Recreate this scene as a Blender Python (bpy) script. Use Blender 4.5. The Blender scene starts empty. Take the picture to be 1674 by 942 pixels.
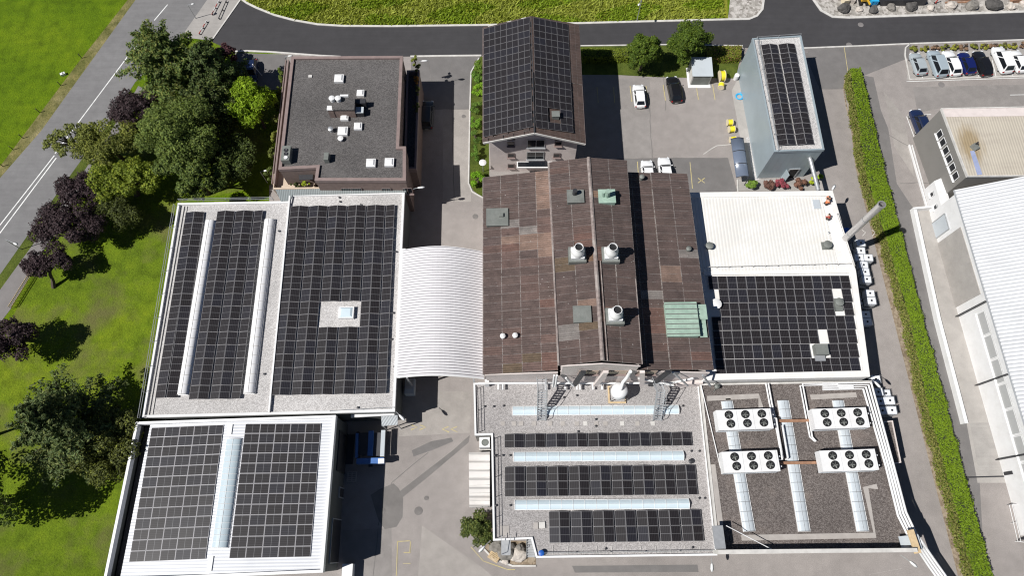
import bpy, bmesh, math, random
import numpy as np
from mathutils import Vector, Matrix
random.seed(11)
rng = np.random.default_rng(5)
R = math.radians
sc = bpy.context.scene
col = sc.collection

# ------------------------------------------------------------------ camera model
CAM_H, TH, FOC = 86.0, R(69.0), 1116.0
ST, CT = math.sin(TH), math.cos(TH)
def ray(px, py):
    u = (px - 837.0) / FOC; v = (471.0 - py) / FOC
    return Vector((u, CT + v * ST, -ST + v * CT))
def P(px, py, z=0.0):
    d = ray(px, py); t = (z - CAM_H) / d.z
    return Vector((d.x * t, d.y * t, z))
def PL(px, py, pt, n):
    d = ray(px, py); o = Vector((0, 0, CAM_H))
    t = (Vector(pt) - o).dot(n) / d.dot(n)
    return o + d * t
YAW = 0.015
def plane3(a, b, c):
    n = (b - a).cross(c - a).normalized()
    if n.z < 0: n = -n
    return a, n

# ------------------------------------------------------------------ materials
def newmat(name):
    m = bpy.data.materials.new(name); m.use_nodes = True
    nt = m.node_tree; b = nt.nodes['Principled BSDF']
    return m, nt, b
def nd(nt, t, **kw):
    n = nt.nodes.new(t)
    for k, v in kw.items():
        if k in n.inputs: n.inputs[k].default_value = v
        else: setattr(n, k, v)
    return n
def c4(c): return (c[0], c[1], c[2], 1.0)
def ramp(nt, src, stops):
    r = nt.nodes.new('ShaderNodeValToRGB'); e = r.color_ramp.elements
    while len(e) < len(stops): e.new(0.5)
    for i, (p, c) in enumerate(stops):
        e[i].position = p; e[i].color = c4(c) if not isinstance(c, float) else (c, c, c, 1)
    nt.links.new(src, r.inputs[0]); return r.outputs[0]
def mixc(nt, a, b, fac, mode='MIX'):
    m = nt.nodes.new('ShaderNodeMix'); m.data_type = 'RGBA'; m.blend_type = mode
    for i, s in ((6, a), (7, b)):
        if hasattr(s, 'is_linked') or hasattr(s, 'links'): nt.links.new(s, m.inputs[i])
        else: m.inputs[i].default_value = c4(s)
    if isinstance(fac, (int, float)): m.inputs[0].default_value = fac
    else: nt.links.new(fac, m.inputs[0])
    return m.outputs[2]
def coords(nt, kind='Object', scale=(1, 1, 1), rot=0.0):
    tc = nt.nodes.new('ShaderNodeTexCoord'); mp = nt.nodes.new('ShaderNodeMapping')
    mp.inputs['Scale'].default_value = scale; mp.inputs['Rotation'].default_value = (0, 0, rot)
    nt.links.new(tc.outputs[kind], mp.inputs[0]); return mp.outputs[0]
def noise(nt, vec, scale, detail=4.0, rough=0.6):
    n = nd(nt, 'ShaderNodeTexNoise'); n.inputs['Scale'].default_value = scale
    n.inputs['Detail'].default_value = detail; n.inputs['Roughness'].default_value = rough
    nt.links.new(vec, n.inputs['Vector']); return n.outputs['Fac']
def bump(nt, b, src, strength=0.4, dist=0.05):
    bp = nd(nt, 'ShaderNodeBump'); bp.inputs['Strength'].default_value = strength
    bp.inputs['Distance'].default_value = dist
    nt.links.new(src, bp.inputs['Height']); nt.links.new(bp.outputs[0], b.inputs['Normal'])
def mul(c, k): return tuple(min(1.0, x * k) for x in c)

def plain(name, c, rough=0.6, metal=0.0, var=0.12, scale=1.5, grime=None, coat=0.0):
    m, nt, b = newmat(name); v = coords(nt)
    f = noise(nt, v, scale, 5.0)
    o = ramp(nt, f, [(0.3, mul(c, 1 - var)), (0.7, mul(c, 1 + var))])
    if grime:
        g = noise(nt, v, 0.5, 8.0, 0.7)
        g2 = ramp(nt, g, [(0.48, 0.0), (0.68, 1.0)])
        mm = nd(nt, 'ShaderNodeMath', operation='MULTIPLY'); mm.inputs[1].default_value = grime[1]
        nt.links.new(g2, mm.inputs[0])
        o = mixc(nt, o, grime[0], mm.outputs[0])
    nt.links.new(o, b.inputs['Base Color'])
    b.inputs['Roughness'].default_value = rough; b.inputs['Metallic'].default_value = metal
    b.inputs['Coat Weight'].default_value = coat
    return m
def asphalt(name, c, var=0.16, big=0.06, grain=0.25, streak=None, spots=0.0):
    m, nt, b = newmat(name); v = coords(nt)
    f1 = noise(nt, v, big, 7.0, 0.62); f2 = noise(nt, v, 14.0, 3.0, 0.7); f3 = noise(nt, v, 0.7, 5.0, 0.65)
    o = ramp(nt, f1, [(0.3, mul(c, 1 - var)), (0.55, c), (0.75, mul(c, 1 + var * .8))])
    o3 = ramp(nt, f3, [(0.3, (0.86,) * 3), (0.7, (1.1,) * 3)])
    o = mixc(nt, o, o3, 0.8, 'MULTIPLY')
    o2 = ramp(nt, f2, [(0.25, (1 - grain,) * 3), (0.75, (1 + grain,) * 3)])
    o = mixc(nt, o, o2, 1.0, 'MULTIPLY')
    if streak is not None:
        sv = coords(nt, 'Object', (0.06, 1.6, 1), streak)
        fs = noise(nt, sv, 1.0, 5.0, 0.7)
        os_ = ramp(nt, fs, [(0.3, (0.86,) * 3), (0.7, (1.14,) * 3)])
        o = mixc(nt, o, os_, 0.6, 'MULTIPLY')
    if spots > 0:
        vo = nd(nt, 'ShaderNodeTexVoronoi'); vo.inputs['Scale'].default_value = 0.16
        nt.links.new(v, vo.inputs['Vector'])
        sp = ramp(nt, vo.outputs['Distance'], [(0.04, 1.0), (0.16, 0.0)])
        mm = nd(nt, 'ShaderNodeMath', operation='MULTIPLY'); mm.inputs[1].default_value = spots
        nt.links.new(sp, mm.inputs[0]); mm2 = nd(nt, 'ShaderNodeMath', operation='MULTIPLY')
        nt.links.new(mm.outputs[0], mm2.inputs[0]); nt.links.new(f3, mm2.inputs[1])
        o = mixc(nt, o, mul(c, 0.55), mm2.outputs[0])
    nt.links.new(o, b.inputs['Base Color']); b.inputs['Roughness'].default_value = 0.9
    bump(nt, b, f2, 0.25, 0.02)
    return m
def gravel(name, c1, c2, c3, scale=5.0, stain=None):
    m, nt, b = newmat(name); v = coords(nt)
    vo = nd(nt, 'ShaderNodeTexVoronoi'); vo.inputs['Scale'].default_value = scale
    nt.links.new(v, vo.inputs['Vector'])
    sep = nd(nt, 'ShaderNodeSeparateColor'); nt.links.new(vo.outputs['Color'], sep.inputs[0])
    o = ramp(nt, sep.outputs[0], [(0.0, c1), (0.45, c2), (0.92, c3)])
    f = noise(nt, v, 0.13, 5.0, 0.42)
    o2 = ramp(nt, f, [(0.3, (0.84,) * 3), (0.68, (1.14,) * 3)])
    o = mixc(nt, o, o2, 0.9, 'MULTIPLY')
    if stain:
        g = noise(nt, v, 0.22, 5.0, 0.5)
        g2 = ramp(nt, g, [(0.54, 0.0), (0.78, 0.6)])
        o = mixc(nt, o, stain, g2)
    nt.links.new(o, b.inputs['Base Color']); b.inputs['Roughness'].default_value = 0.95
    bump(nt, b, vo.outputs['Distance'], 0.6, 0.06)
    return m
def grassmat(name, c1, c2, c3, bare=None, scale=0.09, streak=0.4):
    m, nt, b = newmat(name); v = coords(nt)
    f1 = noise(nt, v, scale, 7.0, 0.65); f2 = noise(nt, v, 4.2, 5.0, 0.8); f3 = noise(nt, v, 0.6, 4.0, 0.6)
    o = ramp(nt, f1, [(0.3, c1), (0.5, c2), (0.72, c3)])
    o3 = ramp(nt, f3, [(0.3, (0.66,) * 3), (0.5, (1.0,) * 3), (0.72, (1.32, 1.22, 1.15))])
    o = mixc(nt, o, o3, 0.9, 'MULTIPLY')
    o2 = ramp(nt, f2, [(0.28, (0.55,) * 3), (0.5, (1.0,) * 3), (0.75, (1.4, 1.35, 1.2))])
    o = mixc(nt, o, o2, streak + 0.3, 'MULTIPLY')
    if bare:
        g = noise(nt, v, 0.13, 6.0, 0.62)
        g2 = ramp(nt, g, [(0.48, 0.0), (0.68, 0.8)])
        o = mixc(nt, o, bare, g2)
    nt.links.new(o, b.inputs['Base Color']); b.inputs['Roughness'].default_value = 0.95
    b.inputs['Specular IOR Level'].default_value = 0.15
    bump(nt, b, f2, 0.9, 0.25)
    return m
def ribbed(name, c, period, ang, rough=0.45, metal=0.0, depth=0.03, dirt=None, line=0.75):
    """profiled metal sheet: ribs run along direction ang"""
    m, nt, b = newmat(name)
    v = coords(nt, 'Object', (1, 1, 1), -ang)
    w = nd(nt, 'ShaderNodeTexWave', wave_type='BANDS', bands_direction='Y', wave_profile='SIN')
    w.inputs['Scale'].default_value = 2 * math.pi / period / 20.0
    w.inputs['Distortion'].default_value = 0.0
    nt.links.new(v, w.inputs['Vector'])
    f = noise(nt, v, 0.25, 7.0, 0.65)
    o = ramp(nt, f, [(0.3, mul(c, 0.9)), (0.7, mul(c, 1.06))])
    seam = ramp(nt, w.outputs['Fac'], [(0.0, (line,) * 3), (0.25, (1.0,) * 3)])
    o = mixc(nt, o, seam, 1.0, 'MULTIPLY')
    if dirt:
        g = noise(nt, coords(nt, 'Object', (0.25, 1.5, 1), -ang), 0.5, 7.0, 0.7)
        o = mixc(nt, o, dirt, ramp(nt, g, [(0.5, 0.0), (0.75, 0.6)]))
    nt.links.new(o, b.inputs['Base Color'])
    b.inputs['Roughness'].default_value = rough; b.inputs['Metallic'].default_value = metal
    bump(nt, b, w.outputs['Fac'], 0.7, depth)
    return m
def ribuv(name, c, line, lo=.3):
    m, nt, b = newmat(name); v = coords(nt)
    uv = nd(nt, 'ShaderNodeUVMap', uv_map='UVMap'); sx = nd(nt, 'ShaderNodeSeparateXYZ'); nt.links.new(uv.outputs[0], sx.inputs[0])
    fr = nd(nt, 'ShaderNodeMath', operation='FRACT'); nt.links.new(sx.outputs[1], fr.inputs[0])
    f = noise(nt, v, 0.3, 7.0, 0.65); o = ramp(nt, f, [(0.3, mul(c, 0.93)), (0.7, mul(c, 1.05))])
    g = ramp(nt, fr.outputs[0], [(0.0, (1.0,) * 3), (lo, (1.0,) * 3), (lo + .12, line), (lo + .36, line), (lo + .5, (1.0,) * 3)])  # groove shade painted into the colour, one dark line per rib
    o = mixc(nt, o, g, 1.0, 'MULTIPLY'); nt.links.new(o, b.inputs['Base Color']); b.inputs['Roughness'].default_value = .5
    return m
def leafmat(name, rough=0.6):
    m, nt, b = newmat(name)
    at = nd(nt, 'ShaderNodeAttribute', attribute_name='tint')
    nt.links.new(at.outputs['Color'], b.inputs['Base Color'])
    b.inputs['Roughness'].default_value = rough; b.inputs['Specular IOR Level'].default_value = 0.25
    tr = nd(nt, 'ShaderNodeBsdfTranslucent'); nt.links.new(at.outputs['Color'], tr.inputs[0])
    mx = nd(nt, 'ShaderNodeMixShader'); mx.inputs[0].default_value = 0.25
    nt.links.new(b.outputs[0], mx.inputs[1]); nt.links.new(tr.outputs[0], mx.inputs[2])
    nt.links.new(mx.outputs[0], nt.nodes['Material Output'].inputs[0])
    return m
def sheetmat(name):
    """fibre cement sheets: colour per sheet from attribute, corrugation and lichen from the UV (one unit per sheet)"""
    m, nt, b = newmat(name)
    at = nd(nt, 'ShaderNodeAttribute', attribute_name='tint')
    uv = nd(nt, 'ShaderNodeUVMap', uv_map='UVMap')
    v = coords(nt)
    sx = nd(nt, 'ShaderNodeSeparateXYZ'); nt.links.new(uv.outputs[0], sx.inputs[0])
    def edge(out, lo):
        fr = nd(nt, 'ShaderNodeMath', operation='FRACT'); nt.links.new(out, fr.inputs[0])
        s = nd(nt, 'ShaderNodeMath', operation='SUBTRACT'); nt.links.new(fr.outputs[0], s.inputs[0]); s.inputs[1].default_value = 0.5
        a = nd(nt, 'ShaderNodeMath', operation='ABSOLUTE'); nt.links.new(s.outputs[0], a.inputs[0])
        return ramp(nt, a.outputs[0], [(lo, 0.0), (0.5, 1.0)])
    eu = edge(sx.outputs[0], 0.474); ev = edge(sx.outputs[1], 0.455)
    f = noise(nt, v, 0.9, 7.0, 0.7); ff = noise(nt, v, 6.0, 4.0, 0.7)
    o = mixc(nt, at.outputs['Color'], ramp(nt, f, [(0.3, (0.72,) * 3), (0.7, (1.25,) * 3)]), 0.9, 'MULTIPLY')
    o = mixc(nt, o, ramp(nt, ff, [(0.3, (0.75,) * 3), (0.7, (1.3,) * 3)]), 0.7, 'MULTIPLY')
    # corrugation: waves across v, nine to a sheet
    w = nd(nt, 'ShaderNodeMath', operation='MULTIPLY'); nt.links.new(sx.outputs[1], w.inputs[0]); w.inputs[1].default_value = 4.0 * 2 * math.pi
    si = nd(nt, 'ShaderNodeMath', operation='SINE'); nt.links.new(w.outputs[0], si.inputs[0])
    o = mixc(nt, o, ramp(nt, si.outputs[0], [(0.0, (0.78,) * 3), (0.6, (1.08,) * 3)]), 0.85, 'MULTIPLY')
    stv = noise(nt, coords(nt, 'Object', (0.22, 1.4, 1), YAW), 1.0, 6.0, .75)
    o = mixc(nt, o, ramp(nt, stv, [(0.3, (0.74,) * 3), (0.5, (1.0,) * 3), (0.72, (1.3, 1.27, 1.25))]), 0.85, 'MULTIPLY')
    lich = (0.34, 0.31, 0.29)
    for e, k, sc_ in ((eu, 1.0, 3.5), (ev, 0.8, 1.3)):
        n2 = noise(nt, v, sc_, 5.0, 0.75)
        q = ramp(nt, n2, [(0.40, 0.0), (0.56, k)])
        mm = nd(nt, 'ShaderNodeMath', operation='MULTIPLY'); nt.links.new(e, mm.inputs[0]); nt.links.new(q, mm.inputs[1])
        o = mixc(nt, o, lich, mm.outputs[0])
    vo = nd(nt, 'ShaderNodeTexVoronoi'); vo.inputs['Scale'].default_value = 1.6; nt.links.new(v, vo.inputs['Vector'])
    sp = ramp(nt, vo.outputs['Distance'], [(0.05, 1.0), (0.12, 0.0)])
    pn = ramp(nt, noise(nt, v, 0.22, 4.0), [(0.5, 0.0), (0.64, 0.8)])
    mm = nd(nt, 'ShaderNodeMath', operation='MULTIPLY'); nt.links.new(sp, mm.inputs[0]); nt.links.new(pn, mm.inputs[1])
    o = mixc(nt, o, (0.6, 0.58, 0.55), mm.outputs[0])
    nt.links.new(o, b.inputs['Base Color']); b.inputs['Roughness'].default_value = 0.9
    bump(nt, b, si.outputs[0], 0.8, 0.05)
    return m
def pvmat(name, gap):
    """module: cells, thin half-cut middle line and light frame from the Generated coordinates of the panel box"""
    m, nt, b = newmat(name)
    tc = nd(nt, 'ShaderNodeTexCoord'); s = nd(nt, 'ShaderNodeSeparateXYZ'); nt.links.new(tc.outputs['Generated'], s.inputs[0])
    def absd(out, c):
        a = nd(nt, 'ShaderNodeMath', operation='SUBTRACT'); nt.links.new(out, a.inputs[0]); a.inputs[1].default_value = c
        q = nd(nt, 'ShaderNodeMath', operation='ABSOLUTE'); nt.links.new(a.outputs[0], q.inputs[0]); return q.outputs[0]
    def gt(out, t):
        a = nd(nt, 'ShaderNodeMath', operation='GREATER_THAN'); nt.links.new(out, a.inputs[0]); a.inputs[1].default_value = t; return a.outputs[0]
    def mx(a, b_):
        q = nd(nt, 'ShaderNodeMath', operation='MAXIMUM'); nt.links.new(a, q.inputs[0]); nt.links.new(b_, q.inputs[1]); return q.outputs[0]
    ed = mx(gt(absd(s.outputs[0], .5), .480), gt(absd(s.outputs[1], .5), .470))
    lt = nd(nt, 'ShaderNodeMath', operation='LESS_THAN'); nt.links.new(absd(s.outputs[0], .5), lt.inputs[0]); lt.inputs[1].default_value = 0.011
    # busbar striping across the short side
    w = nd(nt, 'ShaderNodeMath', operation='MULTIPLY'); nt.links.new(s.outputs[1], w.inputs[0]); w.inputs[1].default_value = 6 * 2 * math.pi
    si = nd(nt, 'ShaderNodeMath', operation='SINE'); nt.links.new(w.outputs[0], si.inputs[0])
    oi = nd(nt, 'ShaderNodeObjectInfo')
    base = ramp(nt, oi.outputs['Random'], [(0.0, (0.022, 0.0195, 0.021)), (0.6, (0.025, 0.0225, 0.025)), (1.0, (0.024, 0.0235, 0.030))])
    o = mixc(nt, base, ramp(nt, si.outputs[0], [(0.0, (0.75,) * 3), (0.75, (1.0,) * 3), (1.0, (2.0,) * 3)]), 0.8, 'MULTIPLY')
    o = mixc(nt, o, (0.15, 0.15, 0.155), lt.outputs[0])
    o = mixc(nt, o, gap, ed)
    nt.links.new(o, b.inputs['Base Color']); b.inputs['Roughness'].default_value = 0.4
    b.inputs['Specular IOR Level'].default_value = 0.22
    return m
def glassmat(name, c, rough=0.15, spec=0.6):
    m = plain(name, c, rough, 0.0, 0.1, 0.4); m.node_tree.nodes['Principled BSDF'].inputs['Specular IOR Level'].default_value = spec
    return m
def skylightmat(name, c):
    m = plain(name, c, 0.3, 0.0, 0.06, 0.5, ((c[0] * .8, c[1] * .82, c[2] * .85), 0.4)); return m

MT = {}
MT['yard'] = asphalt('weathered_yard_asphalt', (0.290, 0.262, 0.246), 0.17, 0.06, 0.34, None, 0.5)
MT['yard_b'] = asphalt('greyer_yard_asphalt', (0.255, 0.235, 0.222), 0.15, 0.09, 0.3, None, 0.5)
MT['yard_c'] = asphalt('paler_yard_asphalt', (0.325, 0.298, 0.275), 0.15, 0.09, 0.3, None, 0.4)
MT['yard_dark'] = asphalt('darker_yard_asphalt', (0.17, 0.16, 0.155), 0.15, 0.08, 0.22, None, 0.4)
MT['road_old'] = asphalt('old_road_asphalt', (0.185, 0.180, 0.180), 0.14, 0.08, 0.16, R(-57))
MT['road_new'] = asphalt('new_road_asphalt', (0.046, 0.044, 0.047), 0.16, 0.06, 0.2, R(0.5))
MT['patch'] = asphalt('asphalt_patch', (0.175, 0.163, 0.155), 0.15, 0.3, 0.25)
MT['path'] = asphalt('footpath_asphalt', (0.20, 0.185, 0.18), 0.12, 0.2, 0.18)
MT['conc'] = asphalt('concrete_slab', (0.38, 0.355, 0.33), 0.14, 0.12, 0.15, None, 0.3)
MT['conc_dark'] = asphalt('ramp_concrete', (0.34, 0.32, 0.30), 0.14, 0.15, 0.15, R(-70))
MT['kerb'] = plain('kerb_concrete', (0.55, 0.53, 0.50), 0.85, 0, 0.15, 1.2)
MT['lawn'] = grassmat('mown_lawn', (0.090, 0.142, 0.010), (0.142, 0.212, 0.011), (0.192, 0.250, 0.013), (0.150, 0.135, 0.055), 0.05, .6)
MT['field'] = grassmat('bright_field_grass', (0.085, 0.150, 0.004), (0.115, 0.190, 0.005), (0.150, 0.220, 0.007), None, 0.07)
MT['meadow'] = grassmat('unmown_meadow_grass', (0.15, 0.21, 0.016), (0.23, 0.26, 0.026), (0.30, 0.29, 0.05), None, 0.09, 0.7)
MT['verge'] = grassmat('dry_verge_grass', (0.13, 0.14, 0.035), (0.20, 0.185, 0.07), (0.28, 0.25, 0.13), None, 0.3)
MT['bed'] = grassmat('planting_bed', (0.05, 0.075, 0.014), (0.09, 0.12, 0.02), (0.12, 0.15, 0.03), None, 0.4)
MT['soil'] = gravel('bare_soil', (0.16, 0.12, 0.08), (0.24, 0.185, 0.13), (0.32, 0.26, 0.19), 3.0)
MT['gravel_dirt'] = gravel('pale_gravel_ground', (0.20, 0.18, 0.16), (0.33, 0.31, 0.28), (0.46, 0.43, 0.40), 2.5)
MT['gravel_light'] = gravel('light_roof_gravel', (0.34, 0.325, 0.315), (0.46, 0.44, 0.43), (0.60, 0.58, 0.565), 12.0)
MT['gravel_mid'] = gravel('mid_roof_gravel', (0.235, 0.22, 0.214), (0.33, 0.31, 0.302), (0.44, 0.415, 0.405), 12.0)
MT['gravel_dark'] = gravel('dark_roof_gravel', (0.060, 0.056, 0.054), (0.094, 0.087, 0.085), (0.145, 0.135, 0.13), 11.0, (0.17, 0.16, 0.155))
MT['gravel_brown'] = gravel('brown_roof_gravel', (0.075, 0.062, 0.057), (0.118, 0.099, 0.091), (0.20, 0.175, 0.162), 11.0, (0.27, 0.22, 0.19))
MT['white'] = plain('white_coated_metal', (0.74, 0.735, 0.73), 0.5, 0, 0.04, 0.8, ((0.55, 0.53, 0.5), 0.35))
MT['white_paint'] = plain('white_road_paint', (0.72, 0.72, 0.70), 0.8, 0, 0.12, 3.0, ((0.4, 0.4, 0.4), 0.6))
MT['yellow_paint'] = plain('yellow_road_paint', (0.50, 0.42, 0.20), 0.8, 0, 0.15, 3.0, ((0.33, 0.30, 0.26), 0.8))
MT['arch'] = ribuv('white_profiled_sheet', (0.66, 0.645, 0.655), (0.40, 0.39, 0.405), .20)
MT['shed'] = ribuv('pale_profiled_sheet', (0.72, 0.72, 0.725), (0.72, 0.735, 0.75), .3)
MT['e_roof'] = ribbed('white_ribbed_sheet', (0.69, 0.70, 0.73), 0.34, YAW, 0.4, 0, 0.05, None, 0.7)
MT['f_roof'] = ribbed('cream_ribbed_sheet', (0.77, 0.75, 0.71), 0.42, R(90) + YAW, 0.5, 0, 0.025, (0.70, 0.66, 0.60), 0.88)
MT['f_white'] = plain('white_membrane', (0.76, 0.745, 0.72), 0.6, 0, 0.03, 0.5, ((0.6, 0.56, 0.5), 0.4))
MT['rust_roof'] = ribbed('cream_roof_with_rust', (0.50, 0.45, 0.37), 0.36, R(90) + YAW, 0.6, 0, 0.03, (0.37, 0.32, 0.27), 0.94)
def rust_roof(m, centre):
    nt = m.node_tree; b = nt.nodes['Principled BSDF']; base = b.inputs['Base Color'].links[0].from_socket
    tc = nd(nt, 'ShaderNodeTexCoord'); mp = nd(nt, 'ShaderNodeMapping'); mp.vector_type = 'TEXTURE'
    mp.inputs['Location'].default_value = centre; mp.inputs['Scale'].default_value = (2.2, 3.8, 50)
    nt.links.new(tc.outputs['Object'], mp.inputs[0])
    ln = nd(nt, 'ShaderNodeVectorMath', operation='LENGTH'); nt.links.new(mp.outputs[0], ln.inputs[0])
    st = noise(nt, coords(nt, 'Object', (2.2, .35, 1)), 1.0, 5.0, .7)
    ad = nd(nt, 'ShaderNodeMath', operation='MULTIPLY_ADD'); nt.links.new(st, ad.inputs[0]); ad.inputs[1].default_value = -.9; nt.links.new(ln.outputs[1], ad.inputs[2])
    f = ramp(nt, ad.outputs[0], [(0.0, .7), (0.2, .38), (.5, 0.0)])
    nt.links.new(mixc(nt, base, (0.27, 0.185, 0.075), f), b.inputs['Base Color'])
MT['grey_wall'] = plain('grey_plaster', (0.20, 0.19, 0.175), 0.85, 0, 0.08, 0.5, ((0.17, 0.16, 0.15), 0.4))
MT['dark_wall'] = plain('dark_clad_wall', (0.085, 0.092, 0.09), 0.7, 0, 0.1, 0.5)
MT['silver_wall'] = ribbed('silver_clad_wall', (0.34, 0.40, 0.43), 0.9, R(90), 0.4, 0.15, 0.004, None, 0.95)
MT['pink_wall'] = plain('pinkish_render', (0.66, 0.585, 0.555), 0.9, 0, 0.06, 0.6, ((0.40, 0.34, 0.32), 0.4))
MT['brown_wall'] = plain('brown_brick_wall', (0.20, 0.145, 0.125), 0.9, 0, 0.15, 2.0)
MT['copper_brown'] = plain('brown_parapet_sheet', (0.235, 0.175, 0.162), 0.6, 0, 0.15, 1.2)
MT['beige'] = plain('beige_terrace_tiles', (0.55, 0.44, 0.34), 0.8, 0, 0.1, 1.5)
MT['sheets'] = sheetmat('old_fibre_cement')
MT['ridge'] = plain('lichened_ridge_tiles', (0.24, 0.195, 0.18), 0.9, 0, 0.35, 2.5, ((0.42, 0.39, 0.36), 0.8))
MT['tile'] = sheetmat('brown_house_tiles')
MT['pv'] = pvmat('solar_module', (0.21, 0.205, 0.21))
MT['pv_dim'] = pvmat('solar_module_dim_frame', (0.145, 0.14, 0.145))
MT['pv_white'] = pvmat('solar_module_light_frame', (0.42, 0.41, 0.42))
MT['glass_dark'] = glassmat('dark_glass', (0.012, 0.014, 0.018), 0.1)
MT['glass_teal'] = glassmat('teal_glass', (0.02, 0.12, 0.16), 0.1)
MT['sky_white'] = skylightmat('white_skylight_sheet', (0.80, 0.79, 0.79))
MT['sky_blue'] = skylightmat('bluish_skylight_sheet', (0.60, 0.70, 0.75))
MT['sky_grey'] = skylightmat('grey_skylight_sheet', (0.50, 0.54, 0.57))
MT['shed_glass'] = skylightmat('grey_window_sheet', (0.42, 0.42, 0.41))
MT['sky_glass'] = skylightmat('barrel_skylight_sheet', (0.46, 0.54, 0.58))
MT['steel'] = plain('galvanised_steel', (0.48, 0.49, 0.50), 0.4, 0.5, 0.1, 2.0)
MT['steel_dark'] = plain('dark_steel', (0.05, 0.05, 0.055), 0.5, 0.3, 0.1, 2.0)
MT['stainless'] = plain('stainless_flue', (0.52, 0.50, 0.49), 0.35, 0.6, 0.1, 0.8)
MT['black'] = plain('black_plastic', (0.012, 0.012, 0.013), 0.6, 0, 0.1, 2.0)
MT['tyre'] = plain('tyre_rubber', (0.018, 0.018, 0.018), 0.85, 0, 0.1, 2.0)
MT['copper'] = plain('green_copper', (0.31, 0.42, 0.345), 0.7, 0.0, 0.16, 1.6, ((0.20, 0.31, 0.25), 0.6))
MT['zinc'] = plain('weathered_zinc', (0.17, 0.18, 0.165), 0.6, 0.1, 0.15, 1.5, ((0.3, 0.3, 0.28), 0.4))
MT['rust'] = plain('rusty_beam', (0.30, 0.165, 0.10), 0.85, 0, 0.25, 2.0)
MT['wood'] = plain('new_timber', (0.56, 0.42, 0.25), 0.8, 0, 0.15, 3.0)
MT['paver'] = plain('concrete_paver', (0.38, 0.35, 0.325), 0.9, 0, 0.12, 1.0)
MT['ibc'] = plain('milky_plastic', (0.74, 0.76, 0.80), 0.4, 0, 0.04, 2.0)
MT['yellow'] = plain('yellow_cable', (0.78, 0.66, 0.03), 0.5, 0, 0.1, 4.0)
MT['cream'] = plain('pale_drum_flange', (0.62, 0.54, 0.38), 0.7, 0, 0.1, 3.0)
MT['blue'] = plain('blue_plastic', (0.015, 0.10, 0.42), 0.45, 0, 0.1, 3.0)
MT['cyan'] = plain('cyan_hose', (0.03, 0.38, 0.68), 0.5, 0, 0.12, 3.0)
MT['truckblue'] = plain('blue_lacquer', (0.06, 0.16, 0.42), 0.4, 0, 0.1, 1.0)
MT['orange'] = plain('orange_fabric', (0.62, 0.17, 0.06), 0.85, 0, 0.12, 6.0)
MT['red'] = plain('red_fabric', (0.42, 0.06, 0.045), 0.85, 0, 0.12, 6.0)
MT['skin'] = plain('skin', (0.50, 0.30, 0.21), 0.6, 0, 0.06, 6.0)
MT['hair'] = plain('dark_hair', (0.035, 0.022, 0.016), 0.8, 0, 0.2, 12.0)
MT['trouser'] = plain('dark_trousers', (0.075, 0.06, 0.05), 0.9, 0, 0.15, 6.0)
MT['bark'] = plain('bark', (0.085, 0.065, 0.05), 0.95, 0, 0.3, 3.0)
MT['leaf'] = leafmat('foliage')
MT['grassblade'] = leafmat('grass_blades')
MT['rock_grey'] = plain('grey_boulder', (0.20, 0.185, 0.165), 0.95, 0, 0.3, 2.0)
MT['rock_dark'] = plain('dark_boulder', (0.085, 0.08, 0.075), 0.95, 0, 0.3, 2.0)
MT['rock_pale'] = plain('pale_boulder', (0.50, 0.45, 0.40), 0.95, 0, 0.2, 2.0)
MT['headlight'] = glassmat('headlight_glass', (0.7, 0.72, 0.75), 0.1)
MT['taillight'] = glassmat('tail_light_glass', (0.35, 0.01, 0.01), 0.15)
MT['redwhite'] = plain('red_plastic_barrier', (0.50, 0.06, 0.05), 0.5, 0, 0.1, 2.0)
MT['canopy'] = glassmat('blue_grey_canopy_sheet', (0.14, 0.17, 0.23), 0.25)
MT['bluestrip'] = plain('pale_blue_sheet', (0.30, 0.34, 0.50), 0.6, 0, 0.1, 2.0)
MT['digger'] = plain('yellow_machine_paint', (0.60, 0.36, 0.03), 0.45, 0, 0.12, 2.0)
def paint(name, c, rough=0.3):
    return plain(name, c, rough, 0.0, 0.04, 0.6, None, 0.6)
PAINT = {'white': paint('white_car_paint', (0.80, 0.80, 0.80)), 'black': paint('black_car_paint', (0.010, 0.010, 0.012)),
         'silver': paint('silver_car_paint', (0.36, 0.40, 0.42)), 'silverblue': paint('blue_silver_car_paint', (0.34, 0.40, 0.44)),
         'blue': paint('blue_car_paint', (0.008, 0.014, 0.095)), 'navy': paint('navy_car_paint', (0.012, 0.022, 0.065)),
         'darkgrey': paint('dark_grey_car_paint', (0.03, 0.035, 0.04))}

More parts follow.
